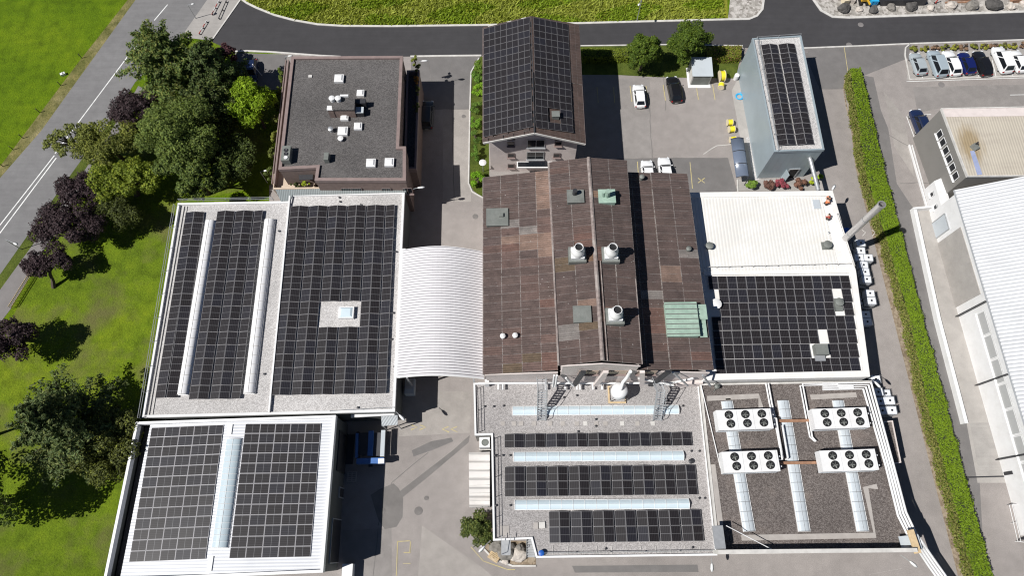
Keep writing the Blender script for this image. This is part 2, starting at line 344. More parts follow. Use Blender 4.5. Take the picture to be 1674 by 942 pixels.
# ------------------------------------------------------------------ mesh builder
class MB:
    def __init__(s): s.v = []; s.f = []; s.uv = None; s.tint = None
    def add(s, vs, fs):
        o = len(s.v); s.v += [tuple(v) for v in vs]; s.f += [tuple(i + o for i in f) for f in fs]; return s
    def poly(s, pts): return s.add(pts, [tuple(range(len(pts)))])
    def prism(s, poly, z0, z1, top=True, bot=True):
        n = len(poly); a = sum(poly[i][0] * poly[(i + 1) % n][1] - poly[(i + 1) % n][0] * poly[i][1] for i in range(n))
        if a < 0: poly = poly[::-1]
        vs = [(p[0], p[1], z0) for p in poly] + [(p[0], p[1], z1) for p in poly]
        fs = [(i, (i + 1) % n, n + (i + 1) % n, n + i) for i in range(n)]
        if top: fs.append(tuple(range(n, 2 * n)))
        if bot: fs.append(tuple(range(n - 1, -1, -1)))
        return s.add(vs, fs)
    def ring(s, po, pi, z0, z1):
        n = len(po); vs = []
        for p in (po, pi):
            for z in (z0, z1): vs += [(q[0], q[1], z) for q in p]
        fs = []
        for i in range(n):
            j = (i + 1) % n
            fs += [(i, j, n + j, n + i), (2 * n + j, 2 * n + i, 3 * n + i, 3 * n + j), (n + i, n + j, 3 * n + j, 3 * n + i), (j, i, 2 * n + i, 2 * n + j)]
        return s.add(vs, fs)
    def box(s, c, d, rz=0.0, M=None):
        x, y, z = d[0] / 2, d[1] / 2, d[2] / 2
        vs = [Vector((i * x, j * y, k * z)) for k in (-1, 1) for j in (-1, 1) for i in (-1, 1)]
        if M is None: M = Matrix.Rotation(rz, 3, 'Z')
        vs = [M @ v + Vector(c) for v in vs]
        return s.add(vs, [(0, 2, 3, 1), (4, 5, 7, 6), (0, 1, 5, 4), (2, 6, 7, 3), (0, 4, 6, 2), (1, 3, 7, 5)])
    def bar(s, a, b, w, h=None, up=(0, 0, 1)):
        a = Vector(a); b = Vector(b); d = b - a; L = d.length
        if L < 1e-6: return s
        x = d / L; u = Vector(up)
        if abs(x.dot(u)) > 0.98: u = Vector((0, 1, 0))
        y = u.cross(x).normalized(); z = x.cross(y)
        M = Matrix((x, y, z)).transposed()
        return s.box((a + b) / 2, (L, w, h or w), 0, M)
    def tube(s, pts, r, n=8, caps=True):
        pts = [Vector(p) for p in pts]; m = len(pts)
        rr = r if isinstance(r, (list, tuple)) else [r] * m
        vs = []; prev = None
        for i, p in enumerate(pts):
            d = (pts[min(i + 1, m - 1)] - pts[max(i - 1, 0)]).normalized()
            if prev is None:
                a = Vector((0, 0, 1)) if abs(d.z) < 0.9 else Vector((1, 0, 0))
                x = d.cross(a).normalized()
            else: x = (prev - d * prev.dot(d)).normalized()
            prev = x; y = d.cross(x)
            vs += [p + (x * math.cos(2 * math.pi * k / n) + y * math.sin(2 * math.pi * k / n)) * rr[i] for k in range(n)]
        fs = [(i * n + k, i * n + (k + 1) % n, (i + 1) * n + (k + 1) % n, (i + 1) * n + k) for i in range(m - 1) for k in range(n)]
        if caps: fs += [tuple(range(n - 1, -1, -1)), tuple(range((m - 1) * n, m * n))]
        return s.add(vs, fs)
    def lathe(s, c, prof, n=16, M=None, cap=True):
        c = Vector(c); vs = []
        for r, z in prof:
            for k in range(n):
                v = Vector((r * math.cos(2 * math.pi * k / n), r * math.sin(2 * math.pi * k / n), z))
                vs.append((M @ v if M else v) + c)
        m = len(prof)
        fs = [(i * n + k, i * n + (k + 1) % n, (i + 1) * n + (k + 1) % n, (i + 1) * n + k) for i in range(m - 1) for k in range(n)]
        if cap: fs += [tuple(range(n - 1, -1, -1)), tuple(range((m - 1) * n, m * n))]
        return s.add(vs, fs)
    def ribbon(s, pts, w, z0, z1, closed=False):
        """strip of width w along a plan line, as a prism"""
        pts = [Vector((p[0], p[1])) for p in pts]; n = len(pts); L = []; Rr = []
        for i in range(n):
            a = pts[max(i - 1, 0)]; b = pts[min(i + 1, n - 1)]; d = (b - a).normalized(); q = Vector((-d.y, d.x)) * (w / 2)
            L.append(pts[i] + q); Rr.append(pts[i] - q)
        for i in range(n - 1):
            s.prism([L[i], Rr[i], Rr[i + 1], L[i + 1]], z0, z1)
        return s
    def dome(s, c, r, n=12, m=6, zs=1.0):
        prof = [(max(1e-3, r * math.cos(a)), r * zs * math.sin(a)) for a in [math.pi / 2 * i / m for i in range(m + 1)]]
        return s.lathe(c, prof, n)

def inset(poly, d):
    n = len(poly); a = sum(poly[i][0] * poly[(i + 1) % n][1] - poly[(i + 1) % n][0] * poly[i][1] for i in range(n))
    sg = 1 if a > 0 else -1; out = []
    for i in range(n):
        p0 = Vector(poly[i - 1][:2]); p1 = Vector(poly[i][:2]); p2 = Vector(poly[(i + 1) % n][:2])
        e1 = (p1 - p0).normalized(); e2 = (p2 - p1).normalized()
        n1 = Vector((-e1.y, e1.x)) * sg; n2 = Vector((-e2.y, e2.x)) * sg
        k = 1 + n1.dot(n2); out.append(p1 + (n1 + n2) * (d / max(k, 0.2)))
    return out

def origin_of(o):
    v = Vector((0, 0, 0))
    while o: v += o.location; o = o.parent
    return v
def obj(name, mb, mat, parent=None, smooth=False, fixn=True):
    me = bpy.data.meshes.new(name)
    vs = mb.v
    if parent: off = origin_of(parent)
    else:
        xs = [v[0] for v in vs]; ys = [v[1] for v in vs]
        off = Vector(((min(xs) + max(xs)) / 2, (min(ys) + max(ys)) / 2, min(v[2] for v in vs)))
    me.from_pydata([(v[0] - off.x, v[1] - off.y, v[2] - off.z) for v in vs], [], mb.f)
    if mb.tint is not None:
        at = me.attributes.new('tint', 'FLOAT_COLOR', 'FACE'); at.data.foreach_set('color', np.asarray(mb.tint, dtype=np.float32).ravel())
    if mb.uv is not None:
        l = me.uv_layers.new(name='UVMap'); l.data.foreach_set('uv', np.asarray(mb.uv, dtype=np.float32).ravel())
    if fixn:
        bm = bmesh.new(); bm.from_mesh(me); bmesh.ops.recalc_face_normals(bm, faces=bm.faces); bm.to_mesh(me); bm.free()
    me.materials.append(mat)
    if smooth:
        me.polygons.foreach_set('use_smooth', [True] * len(me.polygons))
        if smooth != 'all' and hasattr(me, 'set_sharp_from_angle'): me.set_sharp_from_angle(angle=R(40))
    me.update()
    o = bpy.data.objects.new(name, me); col.objects.link(o)
    if parent: o.parent = parent
    else: o.location = off
    return o
def tag(o, label=None, cat=None, group=None, kind=None):
    if label: o['label'] = label
    if cat: o['category'] = cat
    if group: o['group'] = group
    if kind: o['kind'] = kind
    return o
def thing(name, label, cat, loc=(0, 0, 0), group=None):
    o = bpy.data.objects.new(name, None); col.objects.link(o); o.location = loc
    o.empty_display_size = 0.3
    return tag(o, label, cat, group)
def single(name, mb, mat, label, cat, group=None, smooth=False): return tag(obj(name, mb, mat, None, smooth), label, cat, group)
def struct(name, mb, mat): return tag(obj(name, mb, mat), kind='structure')
def copy_tree(o, parent=None):
    c = o.copy(); col.objects.link(c); c.parent = parent
    for ch in list(o.children): copy_tree(ch, c)
    return c
def place(proto, used, loc, rz, label, group=None):
    o = proto if not used else copy_tree(proto)
    o.location = loc; o.rotation_euler = (0, 0, rz); o['label'] = label
    if group: o['group'] = group
    return o
def PP(pts, z): return [P(x, y, z) for x, y in pts]

# ------------------------------------------------------------------ the ground
def flat(name, pts, z, mat):
    mb = MB(); mb.poly(PP(pts, z)); return struct(name, mb, mat)
mb = MB(); mb.poly([(-900, -900, 0), (900, -900, 0), (900, 1000, 0), (-900, 1000, 0)]); struct('ground', mb, MT['field'])
flat('yard', [(225, 1010), (225, 640), (350, 330), (440, 330), (440, 88), (520, 88), (800, 90), (940, 88), (1215, 74), (1500, 70), (1900, 62), (2100, 1010)], 0.008, MT['yard'])
flat('lawn', [(-420, 1100), (-420, 610), (-160, 640), (20, 520), (75, 412), (135, 322), (215, 215), (228, 155), (290, 70), (348, 68), (380, 86), (468, 90), (455, 300), (300, 330), (225, 1010), (225, 1100)], 0.016, MT['lawn'])
road_left = [(-420, 745), (0, 291), (67, 214), (115, 147), (221, 0), (330, -170)]
road_right = [(560, -170), (393, 0), (346, 66), (300, 60), (221, 134), (192, 180), (95, 314), (0, 449), (-420, 1020)]
flat('road', road_left + road_right, 0.024, MT['road_old'])
flat('grass_verge', [(-420, 700), (0, 272), (127, 103), (209, -1), (320, -172), (333, -170), (222, 0), (116, 147), (68, 214), (1, 291), (-420, 748)], 0.016, MT['verge'])
flat('verge', [(-420, 1015), (0, 447), (95, 312), (192, 178), (200, 186), (118, 322), (100, 336), (0, 474), (-420, 1060)], 0.020, MT['bed'])
flat('footpath', [(-420, 1060), (0, 474), (100, 336), (205, 178), (226, 140), (238, 146), (222, 176), (117, 334), (70, 412), (17, 506), (0, 528), (-420, 1130)], 0.026, MT['path'])
N_KERB = [(396, 0), (404, 6), (420, 14), (450, 26), (480, 34), (520, 41), (560, 43.5), (640, 44), (790, 42), (946, 39), (1100, 35), (1225, 32)]
flat('side_road', [(393, 0)] + N_KERB[1:] + [(1238, 27), (1247, 15), (1249, 0), (1250, -60), (1325, -60), (1329, 0), (1341, 17), (1361, 27), (1388, 29), (1674, 19), (1900, 11), (1900, 58), (1674, 66), (1490, 71), (1310, 78), (1215, 78), (1214, 74), (949, 74), (944, 90), (787, 91), (671, 92), (557, 92), (474, 87), (403, 83), (383, 84), (346, 68)], 0.030, MT['road_new'])
flat('meadow', [(399, -1)] + [(x, y - 1) for x, y in N_KERB[1:]] + [(1190, 31), (1188, -40), (1100, -260), (380, -260)], 0.020, MT['meadow'])
flat('bare_ground', [(1190, 31), (1225, 31), (1238, 26), (1246, 15), (1248, 0), (1248, -60), (1200, -60)], 0.022, MT['gravel_dirt'])
flat('gravel_yard', [(1330, -60), (1331, 0), (1342, 16), (1361, 26), (1388, 28), (1674, 18), (1900, 10), (1900, -60)], 0.024, MT['gravel_dirt'])
flat('old_pavement', [(440, -60), (393, 0), (346, 66), (296, 60), (338, 0), (378, -60)], 0.035, MT['conc_dark'])
flat('forecourt', [(1312, 80), (1490, 73), (1484, 95), (1413, 123), (1390, 145), (1340, 145)], 0.016, MT['yard_dark'])
flat('dark_lot', [(1008, 259), (1190, 258), (1205, 312), (1120, 330), (1008, 330)], 0.016, MT['yard_dark'])
flat('lot_strip', [(948, 74), (1214, 74), (1203, 128), (1080, 126), (1005, 122), (948, 122)], 0.020, MT['bed'])
flat('lane', [(1412, 123), (1428, 126), (1440, 180), (1452, 210), (1466, 300), (1496, 345), (1530, 520), (1584, 700), (1600, 760), (1610, 942), (1590, 942), (1480, 520), (1420, 250), (1404, 125)], 0.014, MT['yard_dark'])
flat('loading_ramp', [(1497, 341), (1552, 336), (1562, 420), (1600, 545), (1636, 650), (1655, 790), (1598, 790), (1580, 692), (1536, 520)], 0.020, MT['conc'])
flat('loading_apron', [(1585, 692), (1636, 690), (1650, 778), (1602, 780)], 0.026, MT['conc_dark'])
flat('pavement', [(1196, 148), (1208, 125), (1245, 300), (1222, 300), (1204, 190)], 0.018, MT['conc'])
flat('pebble_strip', [(1219, 224), (1226, 224), (1243, 292), (1233, 296)], 0.024, MT['gravel_light'])
flat('planting_bed', [(770, 120), (776, 100), (786, 92), (798, 92), (800, 330), (788, 322), (774, 312), (768, 300)], 0.024, MT['bed'])
flat('shrub_bed', [(1206, 293), (1345, 293), (1360, 312), (1206, 312)], 0.022, MT['conc_dark'])
flat('soil_strip', [(1383, 140), (1398, 112), (1420, 280), (1500, 560), (1592, 942), (1566, 942), (1474, 575), (1398, 272)], 0.020, MT['soil'])
flat('rock_garden_bed', [(775, 838), (806, 838), (806, 885), (876, 885), (876, 924), (835, 924), (806, 912), (785, 890), (770, 862)], 0.022, MT['soil'])
flat('patched_trench', [(768, 712), (761, 718), (740, 737), (652, 805), (658, 814), (700, 780), (766, 724)], 0.018, MT['patch'])
flat('patched_asphalt', [(621, 800), (643, 791), (652, 799), (659, 816), (658, 846), (648, 862), (629, 866), (618, 850), (606, 810)], 0.020, MT['patch'])
flat('worn_patch', [(673, 737), (705, 722), (738, 716), (741, 722), (708, 736), (676, 747)], 0.018, MT['yard_dark'])
flat('damp_patch', [(935, 926), (1140, 924), (1142, 936), (940, 937)], 0.018, MT['yard_dark'])
flat('forecourt_strip', [(672, 93), (786, 92), (772, 122), (770, 178), (672, 178)], 0.016, MT['yard_dark'])
flat('visitor_parking', [(384, 86), (470, 89), (458, 145), (420, 150), (392, 128)], 0.022, MT['yard_dark'])
flat('parking_strip', [(1488, 84), (1674, 80), (1760, 78), (1764, 124), (1674, 126), (1482, 130)], 0.016, MT['conc_dark'])

for pts, m in (([(1008, 128), (1062, 127), (1066, 258), (1016, 258)], 'yard_b'), ([(560, 868), (640, 864), (641, 990), (556, 990)], 'yard_b'), ([(655, 640), (772, 640), (768, 708), (652, 714)], 'yard_c'),
               ([(1492, 142), (1680, 138), (1700, 174), (1540, 176), (1500, 184)], 'yard_b'), ([(1430, 300), (1466, 420), (1496, 560), (1470, 560), (1444, 420), (1420, 330)], 'yard_c'), ([(690, 860), (790, 930), (860, 990), (680, 990)], 'yard_c'), ([(724, 124), (770, 180), (770, 330), (724, 330)], 'yard_c'), ([(1445, 150), (1478, 190), (1495, 290), (1462, 240)], 'yard_c')):
    flat('yard_patch', pts, 0.0125, MT[m])
# kerbs
def kerb(pts, w=0.22, h=0.13, mat='kerb'):
    mb = MB(); mb.ribbon(PP(pts, 0), w, 0.0, h); return struct('kerb', mb, MT[mat])
kerb([(x, y - 1) for x, y in N_KERB] + [(1237, 26), (1246, 15), (1248, 0), (1249, -40)], 0.35)
kerb([(1327, -40), (1330, 0), (1342, 17), (1361, 27.5), (1388, 29), (1674, 19), (1800, 14)], 0.4)
kerb([(383, 84.5), (403, 83.5), (440, 85), (474, 87.5), (520, 91), (557, 93)], 0.3)
kerb([(671, 92.5), (730, 91.5), (787, 91)], 0.3)
kerb([(949, 75), (1030, 74), (1096, 73), (1214, 75)], 0.2)
kerb([(1312, 79), (1400, 75.5), (1490, 71.5), (1600, 68), (1760, 62)], 0.25)
kerb([(393, 0), (346, 67)], 0.2)
kerb([(1487, 72), (1480, 78), (1479, 90), (1487, 130), (1600, 127), (1760, 122)], 0.2)
kerb([(783, 95), (770, 118), (768, 180), (766, 300), (772, 314), (790, 324)], 0.18)
kerb([(770, 862), (785, 892), (806, 914), (838, 926), (876, 926)], 0.2)
kerb([(1381, 130), (1379, 145), (1383, 172), (1400, 240), (1424, 330), (1480, 560), (1540, 800), (1572, 942)], 0.15, 0.08, 'soil')
kerb([(1205, 294), (1206, 314)], 0.15)
kerb([(1420, 940), (1475, 930)], 0.01, 0.02)

def marks(name, lines, mat, w=0.12, z=0.036):
    mb = MB()
    for i, l in enumerate(lines): mb.ribbon(PP(l, z), w, z, z + 0.003)
    return struct(name, mb, mat)
marks('road_marking', [[(274, 7), (252, 33)], [(214, 85), (90, 251)], [(89, 254), (0, 368), (-200, 632)], [(92, 258), (0, 381), (-200, 645)], [(210, 92), (240, 52)]], MT['white_paint'], 0.17)
marks('bay_marking', [[(1030, 140), (1033, 166)], [(1056, 140), (1060, 168)], [(1084, 138), (1088, 164)], [(1114, 140), (1116, 160)], [(1138, 140), (1142, 163)], [(1165, 138), (1169, 163)], [(1042, 264), (1044, 290)], [(1128, 265), (1132, 308)], [(976, 142), (978, 168)], [(1003, 142), (1005, 168)]], MT['yellow_paint'], 0.11)
marks('cross_marking', [[(1141, 291), (1152, 299)], [(1141, 299), (1152, 291)]], MT['yellow_paint'], 0.12)
marks('chevron_marking', [[(672, 695), (682, 699), (672, 703)], [(686, 695), (696, 699), (686, 703)], [(733, 698), (723, 702), (734, 707)], [(747, 698), (737, 702), (748, 707)]], MT['yellow_paint'], 0.14)
marks('faded_bay_marking', [[(650, 885), (648, 942)], [(650, 886), (670, 885)], [(671, 886), (670, 904)], [(660, 904), (671, 904)], [(659, 922), (671, 922)]], MT['yellow_paint'], 0.09)
marks('lane_marking', [[(1482, 190), (1494, 223), (1504, 252)], [(1484, 188), (1522, 187)], [(1482, 133), (1764, 124)], [(1651, 155), (1700, 154)], [(1508, 127), (1500, 93)], [(1540, 127), (1536, 95)], [(1571, 126), (1567, 98)], [(1600, 125), (1594, 98)], [(1628, 124), (1622, 98)], [(1655, 123), (1650, 98)]], MT['white_paint'], 0.1)
marks('yard_marking', [[(1380, 76), (1386, 116)], [(770, 895), (790, 918), (830, 932), (842, 932)]], MT['yellow_paint'], 0.09)
marks('pale_line', [[(1425, 376), (1431, 380), (1426, 386)], [(1409, 376), (1415, 380), (1410, 386)], [(1150, 252), (1163, 243), (1172, 238), (1195, 236)]], MT['kerb'], 0.1)
# tar seams, tyre tracks and stains of the yards
def stains(name, lines, mat, w, z=0.022):
    for l in lines:
        mb = MB(); p = PP(l, z); q = []
        for a, b in zip(p[:-1], p[1:]):
            n = max(2, int((b - a).length / 1.2)); q += [a.lerp(b, k / n) + Vector((random.gauss(0, .05), random.gauss(0, .05), 0)) for k in range(n)]
        q.append(p[-1]); mb.ribbon(q, w, z, z + .002); struct(name, mb, MT[mat])
stains('tar_seam', [[(1062, 176), (1066, 258)], [(1010, 259), (1188, 258)], [(1085, 124), (1088, 180)], [(1339, 145), (1412, 145)], [(617, 870), (610, 942)], [(700, 740), (640, 790), (618, 860)], [(1440, 330), (1452, 420), (1500, 620), (1545, 800)], [(1488, 240), (1416, 200)], [(1470, 300), (1545, 300)], [(672, 178), (770, 178)], [(700, 100), (704, 135)], [(738, 100), (742, 330)]], 'patch', .09)
# seams and manholes
for (x, y, r) in [(684, 836, .5), (697, 815, .28), (777, 354, .4), (1407, 40, .45), (1388, 73, .45), (1318, 84, .35), (1539, 138, .5), (758, 190, .3), (625, 836, .35)]:
    mb = MB(); mb.lathe(P(x, y, 0.03), [(r, 0), (r, .012), (r * .82, .012), (r * .8, .006), (.01, .006)], 16)
    tag(obj('manhole_cover', mb, MT['path'] if y < 150 else MT['patch']), kind='structure')

# ------------------------------------------------------------------ buildings
def wallpart(root, poly, z0, z1, mat, name='wall'):
    mb = MB(); mb.prism(poly, z0, z1, False, False); return obj(name, mb, mat, root)
def windows(root, a, b, specs, pane, frame, name='window', proud=0.03, bars=1):
    """a->b wall foot line with outside on the right-hand side; specs (u centre metres, z0, w, h)"""
    a = Vector((a[0], a[1])); b = Vector((b[0], b[1])); d = (b - a).normalized(); n = Vector((d.y, -d.x)); rz = math.atan2(d.y, d.x)
    for (u, z0, w, h) in specs:
        c = a + d * u + n * proud
        mb = MB(); mb.box((c.x, c.y, z0 + h / 2), (w, 0.05, h), rz); o = obj(name, mb, pane, root)
        fb = MB(); t = 0.09; c2 = c + n * 0.03
        for s in (-1, 1): fb.box((c2.x + d.x * s * (w / 2 - t / 2), c2.y + d.y * s * (w / 2 - t / 2), z0 + h / 2), (t, 0.05, h), rz)
        for zz in (z0 + t / 2, z0 + h - t / 2): fb.box((c2.x, c2.y, zz), (w - 2 * t - .004, 0.048, t), rz)
        for k in range(bars):
            uu = -w / 2 + w * (k + 1) / (bars + 1)
            fb.box((c2.x + d.x * uu, c2.y + d.y * uu, z0 + h / 2), (t * .7, 0.04, h - 2 * t - .004), rz)
        obj('frame', fb, frame, o)
        sb = MB(); c3 = c + n * 0.1; sb.box((c3.x, c3.y, z0 - 0.05), (w + .2, 0.26, 0.06), rz); obj('sill', sb, frame, o)
def flat_building(name, label, cat, pts, zr, wall, roofm, par_h, par_w, parm):
    poly = [(p.x, p.y) for p in PP(pts, zr)]
    cx = sum(p[0] for p in poly) / len(poly); cy = sum(p[1] for p in poly) / len(poly)
    root = thing(name, label, cat, (cx, cy, 0))
    wallpart(root, inset(poly, 0.06), 0, zr - 0.25, wall)
    mb = MB(); mb.prism(inset(poly, 0.10), zr - 0.25, zr); roof = obj('roof', mb, roofm, root)
    mb = MB(); mb.ring(poly, inset(poly, par_w), zr - 0.24, zr + par_h); obj('parapet', mb, parm, root)
    return root, poly, roof
def dome_light(roof, px, py, z, w=1.2, d=1.2, h=0.35, mat='white', rz=YAW):
    c = P(px, py, z); mb = MB(); mb.box((c.x, c.y, z + h / 2), (w, d, h), rz)
    o = obj('skylight', mb, MT['white'], roof)
    mb = MB(); M = Matrix.Rotation(rz, 3, 'Z')
    w2, d2 = w * .42, d * .42; top = [(-w2 * .7, -d2 * .7), (w2 * .7, -d2 * .7), (w2 * .7, d2 * .7), (-w2 * .7, d2 * .7)]
    vs = [M @ Vector((x, y, 0)) + Vector((c.x, c.y, z + h + .003)) for x, y in [(-w2, -d2), (w2, -d2), (w2, d2), (-w2, d2)]]
    vs += [M @ Vector((x, y, .14)) + Vector((c.x, c.y, z + h)) for x, y in top]
    mb.add(vs, [(0, 1, 5, 4), (1, 2, 6, 5), (2, 3, 7, 6), (3, 0, 4, 7), (4, 5, 6, 7)])
    if roof.parent is None: obj('dome', mb, MT[mat], o)
    else:
        o2 = obj('skylight_dome', mb, MT[mat], roof)
    return o
def vent_cap(root, px, py, z, r=0.22, h=0.6, mat='steel', name='vent'):
    c = P(px, py, z + h * .5); c.z = z
    mb = MB(); mb.lathe(c, [(r * .7, -.15), (r * .7, h * .7), (r * 1.15, h * .72), (r * 1.2, h * .85), (r * .5, h), (.01, h)], 12)
    return obj(name, mb, MT[mat], root, True)
def small_box(root, px, py, z, d, mat, name='roof_box', rz=YAW):
    c = P(px, py, z + d[2]); mb = MB(); mb.box((c.x, c.y, z + d[2] / 2), d, rz); return obj(name, mb, MT[mat], root)

# --- A: flat brown building at the upper left
ZA = 8.4
A, pA, roofA = flat_building('flat_roof_building', 'brown flat-roofed building with dark gravel roof beside the tall trees', 'building',
    [(477, 94), (659, 93), (653, 241), (664, 241), (664, 297), (515, 297), (518, 276), (456, 279)], ZA, MT['brown_wall'], MT['gravel_dark'], 0.28, 0.42, MT['copper_brown'])
for x, y, w in [(555, 130, 1.25), (590, 154, 1.0), (564, 193, 1.05), (586, 208, 1.05), (561, 216, 1.3), (607, 268, 1.2), (637, 267, 1.2)]:
    dome_light(roofA, x, y, ZA + .01, w, w)
dome_light(roofA, 574, 188, ZA + .01, .6, .5); small_box(roofA, 507, 124, ZA, (.5, .4, .12), 'kerb', 'drain_box')
# chimney block with its pots
c = [P(542, 161, ZA + 1.9), P(579, 159, ZA + 1.9), P(578, 178, ZA + 1.9), P(544, 178, ZA + 1.9)]
mb = MB(); mb.prism(c, ZA, ZA + 1.75); blk = obj('chimney_block', mb, MT['brown_wall'], A)
mb = MB(); mb.prism(inset(c, -.1), ZA + 1.75, ZA + 1.9); obj('cap_slab', mb, MT['gravel_dark'], blk)
for x, y in [(543, 162), (553, 162)]:
    p = P(x, y, ZA + 2.2); mb = MB(); mb.lathe((p.x, p.y, ZA + 1.9), [(.32, 0), (.32, .5), (.4, .5), (.4, .6), (.2, .7), (.01, .7)], 12); obj('chimney_pot', mb, MT['white'], blk, True)
mb = MB(); p = P(563, 157, ZA + 2.0); mb.box((p.x, p.y, ZA + 2.05), (1.1, .28, .28), YAW); obj('duct', mb, MT['white'], blk)
mb = MB(); p = P(540, 177, ZA + 1.7); mb.box((p.x, p.y, ZA + .85), (.7, .6, 1.7), YAW); f = obj('flue', mb, MT['brown_wall'], A)
mb = MB(); mb.box((p.x, p.y, ZA + 1.77), (.85, .7, .12), YAW); obj('flue_cap', mb, MT['white'], f)
mb = MB(); p = P(588, 180, ZA + .9); mb.box((p.x, p.y, ZA + .45), (1.0, .9, .9), YAW); f = obj('roof_hood', mb, MT['steel_dark'], A)
mb = MB(); mb.box((p.x, p.y, ZA + .94), (1.05, .95, .07), YAW); obj('hood_lid', mb, MT['sky_grey'], f)
small_box(A, 587, 165, ZA, (1.7, .7, 1.2), 'steel_dark', 'roof_hood')
vent_cap(A, 541, 212, ZA, .3, .8); vent_cap(A, 557, 227, ZA, .32, .55, 'white')
small_box(A, 533, 255, ZA, (.6, 1.1, .9), 'zinc', 'roof_hood')
o = small_box(A, 467, 250, ZA, (1.1, 2.2, 1.0), 'zinc', 'air_handler')
for k in range(3):
    p = P(467, 245 + k * 6, ZA + 1.1); mb = MB(); mb.lathe((p.x, p.y, ZA + 1.0), [(.26, 0), (.26, .12), (.2, .12), (.05, .08), (.01, .08)], 10); obj('fan', mb, MT['white'] if k == 2 else MT['steel_dark'], o)
# east balcony wing with planters
x0 = pA[1][0]
bal = [P(674, 96, 3.9), P(686, 97, 3.9), P(675, 300, 3.9), P(664, 300, 3.9)]
bal = [(-15.1, 64.4), (-13.35, 64.45), (-13.0, 48.2), (-14.6, 48.2)]
wallpart(A, bal, 0, 4.6, MT['brown_wall'], 'balcony')
mb = MB(); mb.prism(inset(bal, .05), 4.4, 4.6); obj('balcony_floor', mb, MT['gravel_dark'], A)
mb = MB(); mb.ring(inset(bal, -.05), inset(bal, .22), 4.62, 5.6); obj('balcony_rail', mb, MT['copper_brown'], A)
# south windows of A
sw, se = pA[5], pA[4]
windows(A, (sw[0] + .06, sw[1] + .06), (se[0], se[1] + .06), [(4.2, 5.2, 2.8, 1.5), (8.8, 5.2, 1.3, 1.5), (11.6, 5.2, 1.3, 1.5), (4.2, 1.6, 2.8, 1.5), (8.8, 1.6, 1.3, 1.5)], MT['glass_dark'], MT['copper_brown'])
for k in range(5):
    pass
windows(A, (pA[1][0] - .06, pA[1][1] - 14), (pA[1][0] - .06, pA[1][1]), [(2.2, 5.3, 1.6, 2.0), (5.4, 5.3, 1.6, 2.0), (8.6, 5.3, 1.6, 2.0), (11.6, 5.3, 1.6, 2.0)], MT['glass_dark'], MT['copper_brown'])
# west terrace and southwest terrace
mb = MB(); mb.prism([P(449, 282, 4.6), P(516, 279, 4.6), P(514, 306, 4.6), P(447, 309, 4.6)], 0, 4.6); ter = obj('terrace', mb, MT['beige'], A)
mb = MB(); tp = [P(454, 290, 5.0), P(452, 306, 5.0), P(500, 307, 5.0)]
mb.ribbon([P(449, 284, 5.5), P(447, 308, 5.5), P(540, 307, 5.5)], .25, 4.6, 5.5); obj('terrace_wall', mb, MT['beige'], ter)
mb = MB(); mb.prism([P(488, 284, 7), P(512, 283, 7), P(511, 293, 7), P(489, 294, 7)], 6.9, 7.0); obj('awning', mb, MT['steel_dark'], ter)
mb = MB(); mb.ribbon([P(471, 97, 5.6), P(448, 300, 5.6)], .22, 0, 5.6); mb.ribbon([P(467, 97, 5.0), P(444, 300, 5.0)], .12, 4.6, 5.0)
obj('terrace_wall', mb, MT['copper_brown'], A)

# --- metal lean-to strip between A and B
lt = [P(450, 310, 6.0), P(664, 306, 6.0), P(664, 314, 6.0), P(478, 319, 6.0), P(474, 328, 6.0), P(459, 329, 6.0)]
mb = MB(); mb.prism(lt, 5.2, 6.0)
single('link_roof', mb, ribbed('grey_ribbed_sheet', (0.30, 0.33, 0.33), 0.3, R(90), 0.4, 0.2, 0.03, None, .7), 'narrow grey ribbed metal roof between the brown building and solar hall', 'roof')

# --- B: gravel hall with many panel rows
ZB = 5.65
B, pB, roofB = flat_building('gravel_roof_hall', 'long flat hall with pale gravel roof and rows of tilted solar panels', 'building',
    [(292, 333), (474, 330), (476, 319), (662, 315), (646, 674), (233, 684)], ZB, MT['dark_wall'], MT['gravel_light'], 0.25, 0.3, MT['white'])
mb = MB(); mb.ribbon([P(475, 322, ZB), P(441, 676, ZB)], .2, ZB, ZB + .4); obj('upstand', mb, MT['white'], B)
mb = MB(); mb.ribbon([P(301, 338, ZB), P(243, 680, ZB)], .12, ZB, ZB + .14); mb.ribbon([P(306, 338, ZB), P(249, 680, ZB)], .1, ZB, ZB + .1); obj('roof_strip', mb, MT['kerb'], B)
dome_light(roofB, 567, 513, ZB + .01, 1.9, 1.5, .5, 'sky_blue')
for x, y in [(555, 323), (556, 330), (456, 378), (462, 450), (432, 612), (648, 412), (643, 512), (640, 555), (645, 600), (590, 335), (585, 667)]:
    vent_cap(B, x, y, ZB, .12, .2, 'steel_dark', 'roof_drain')
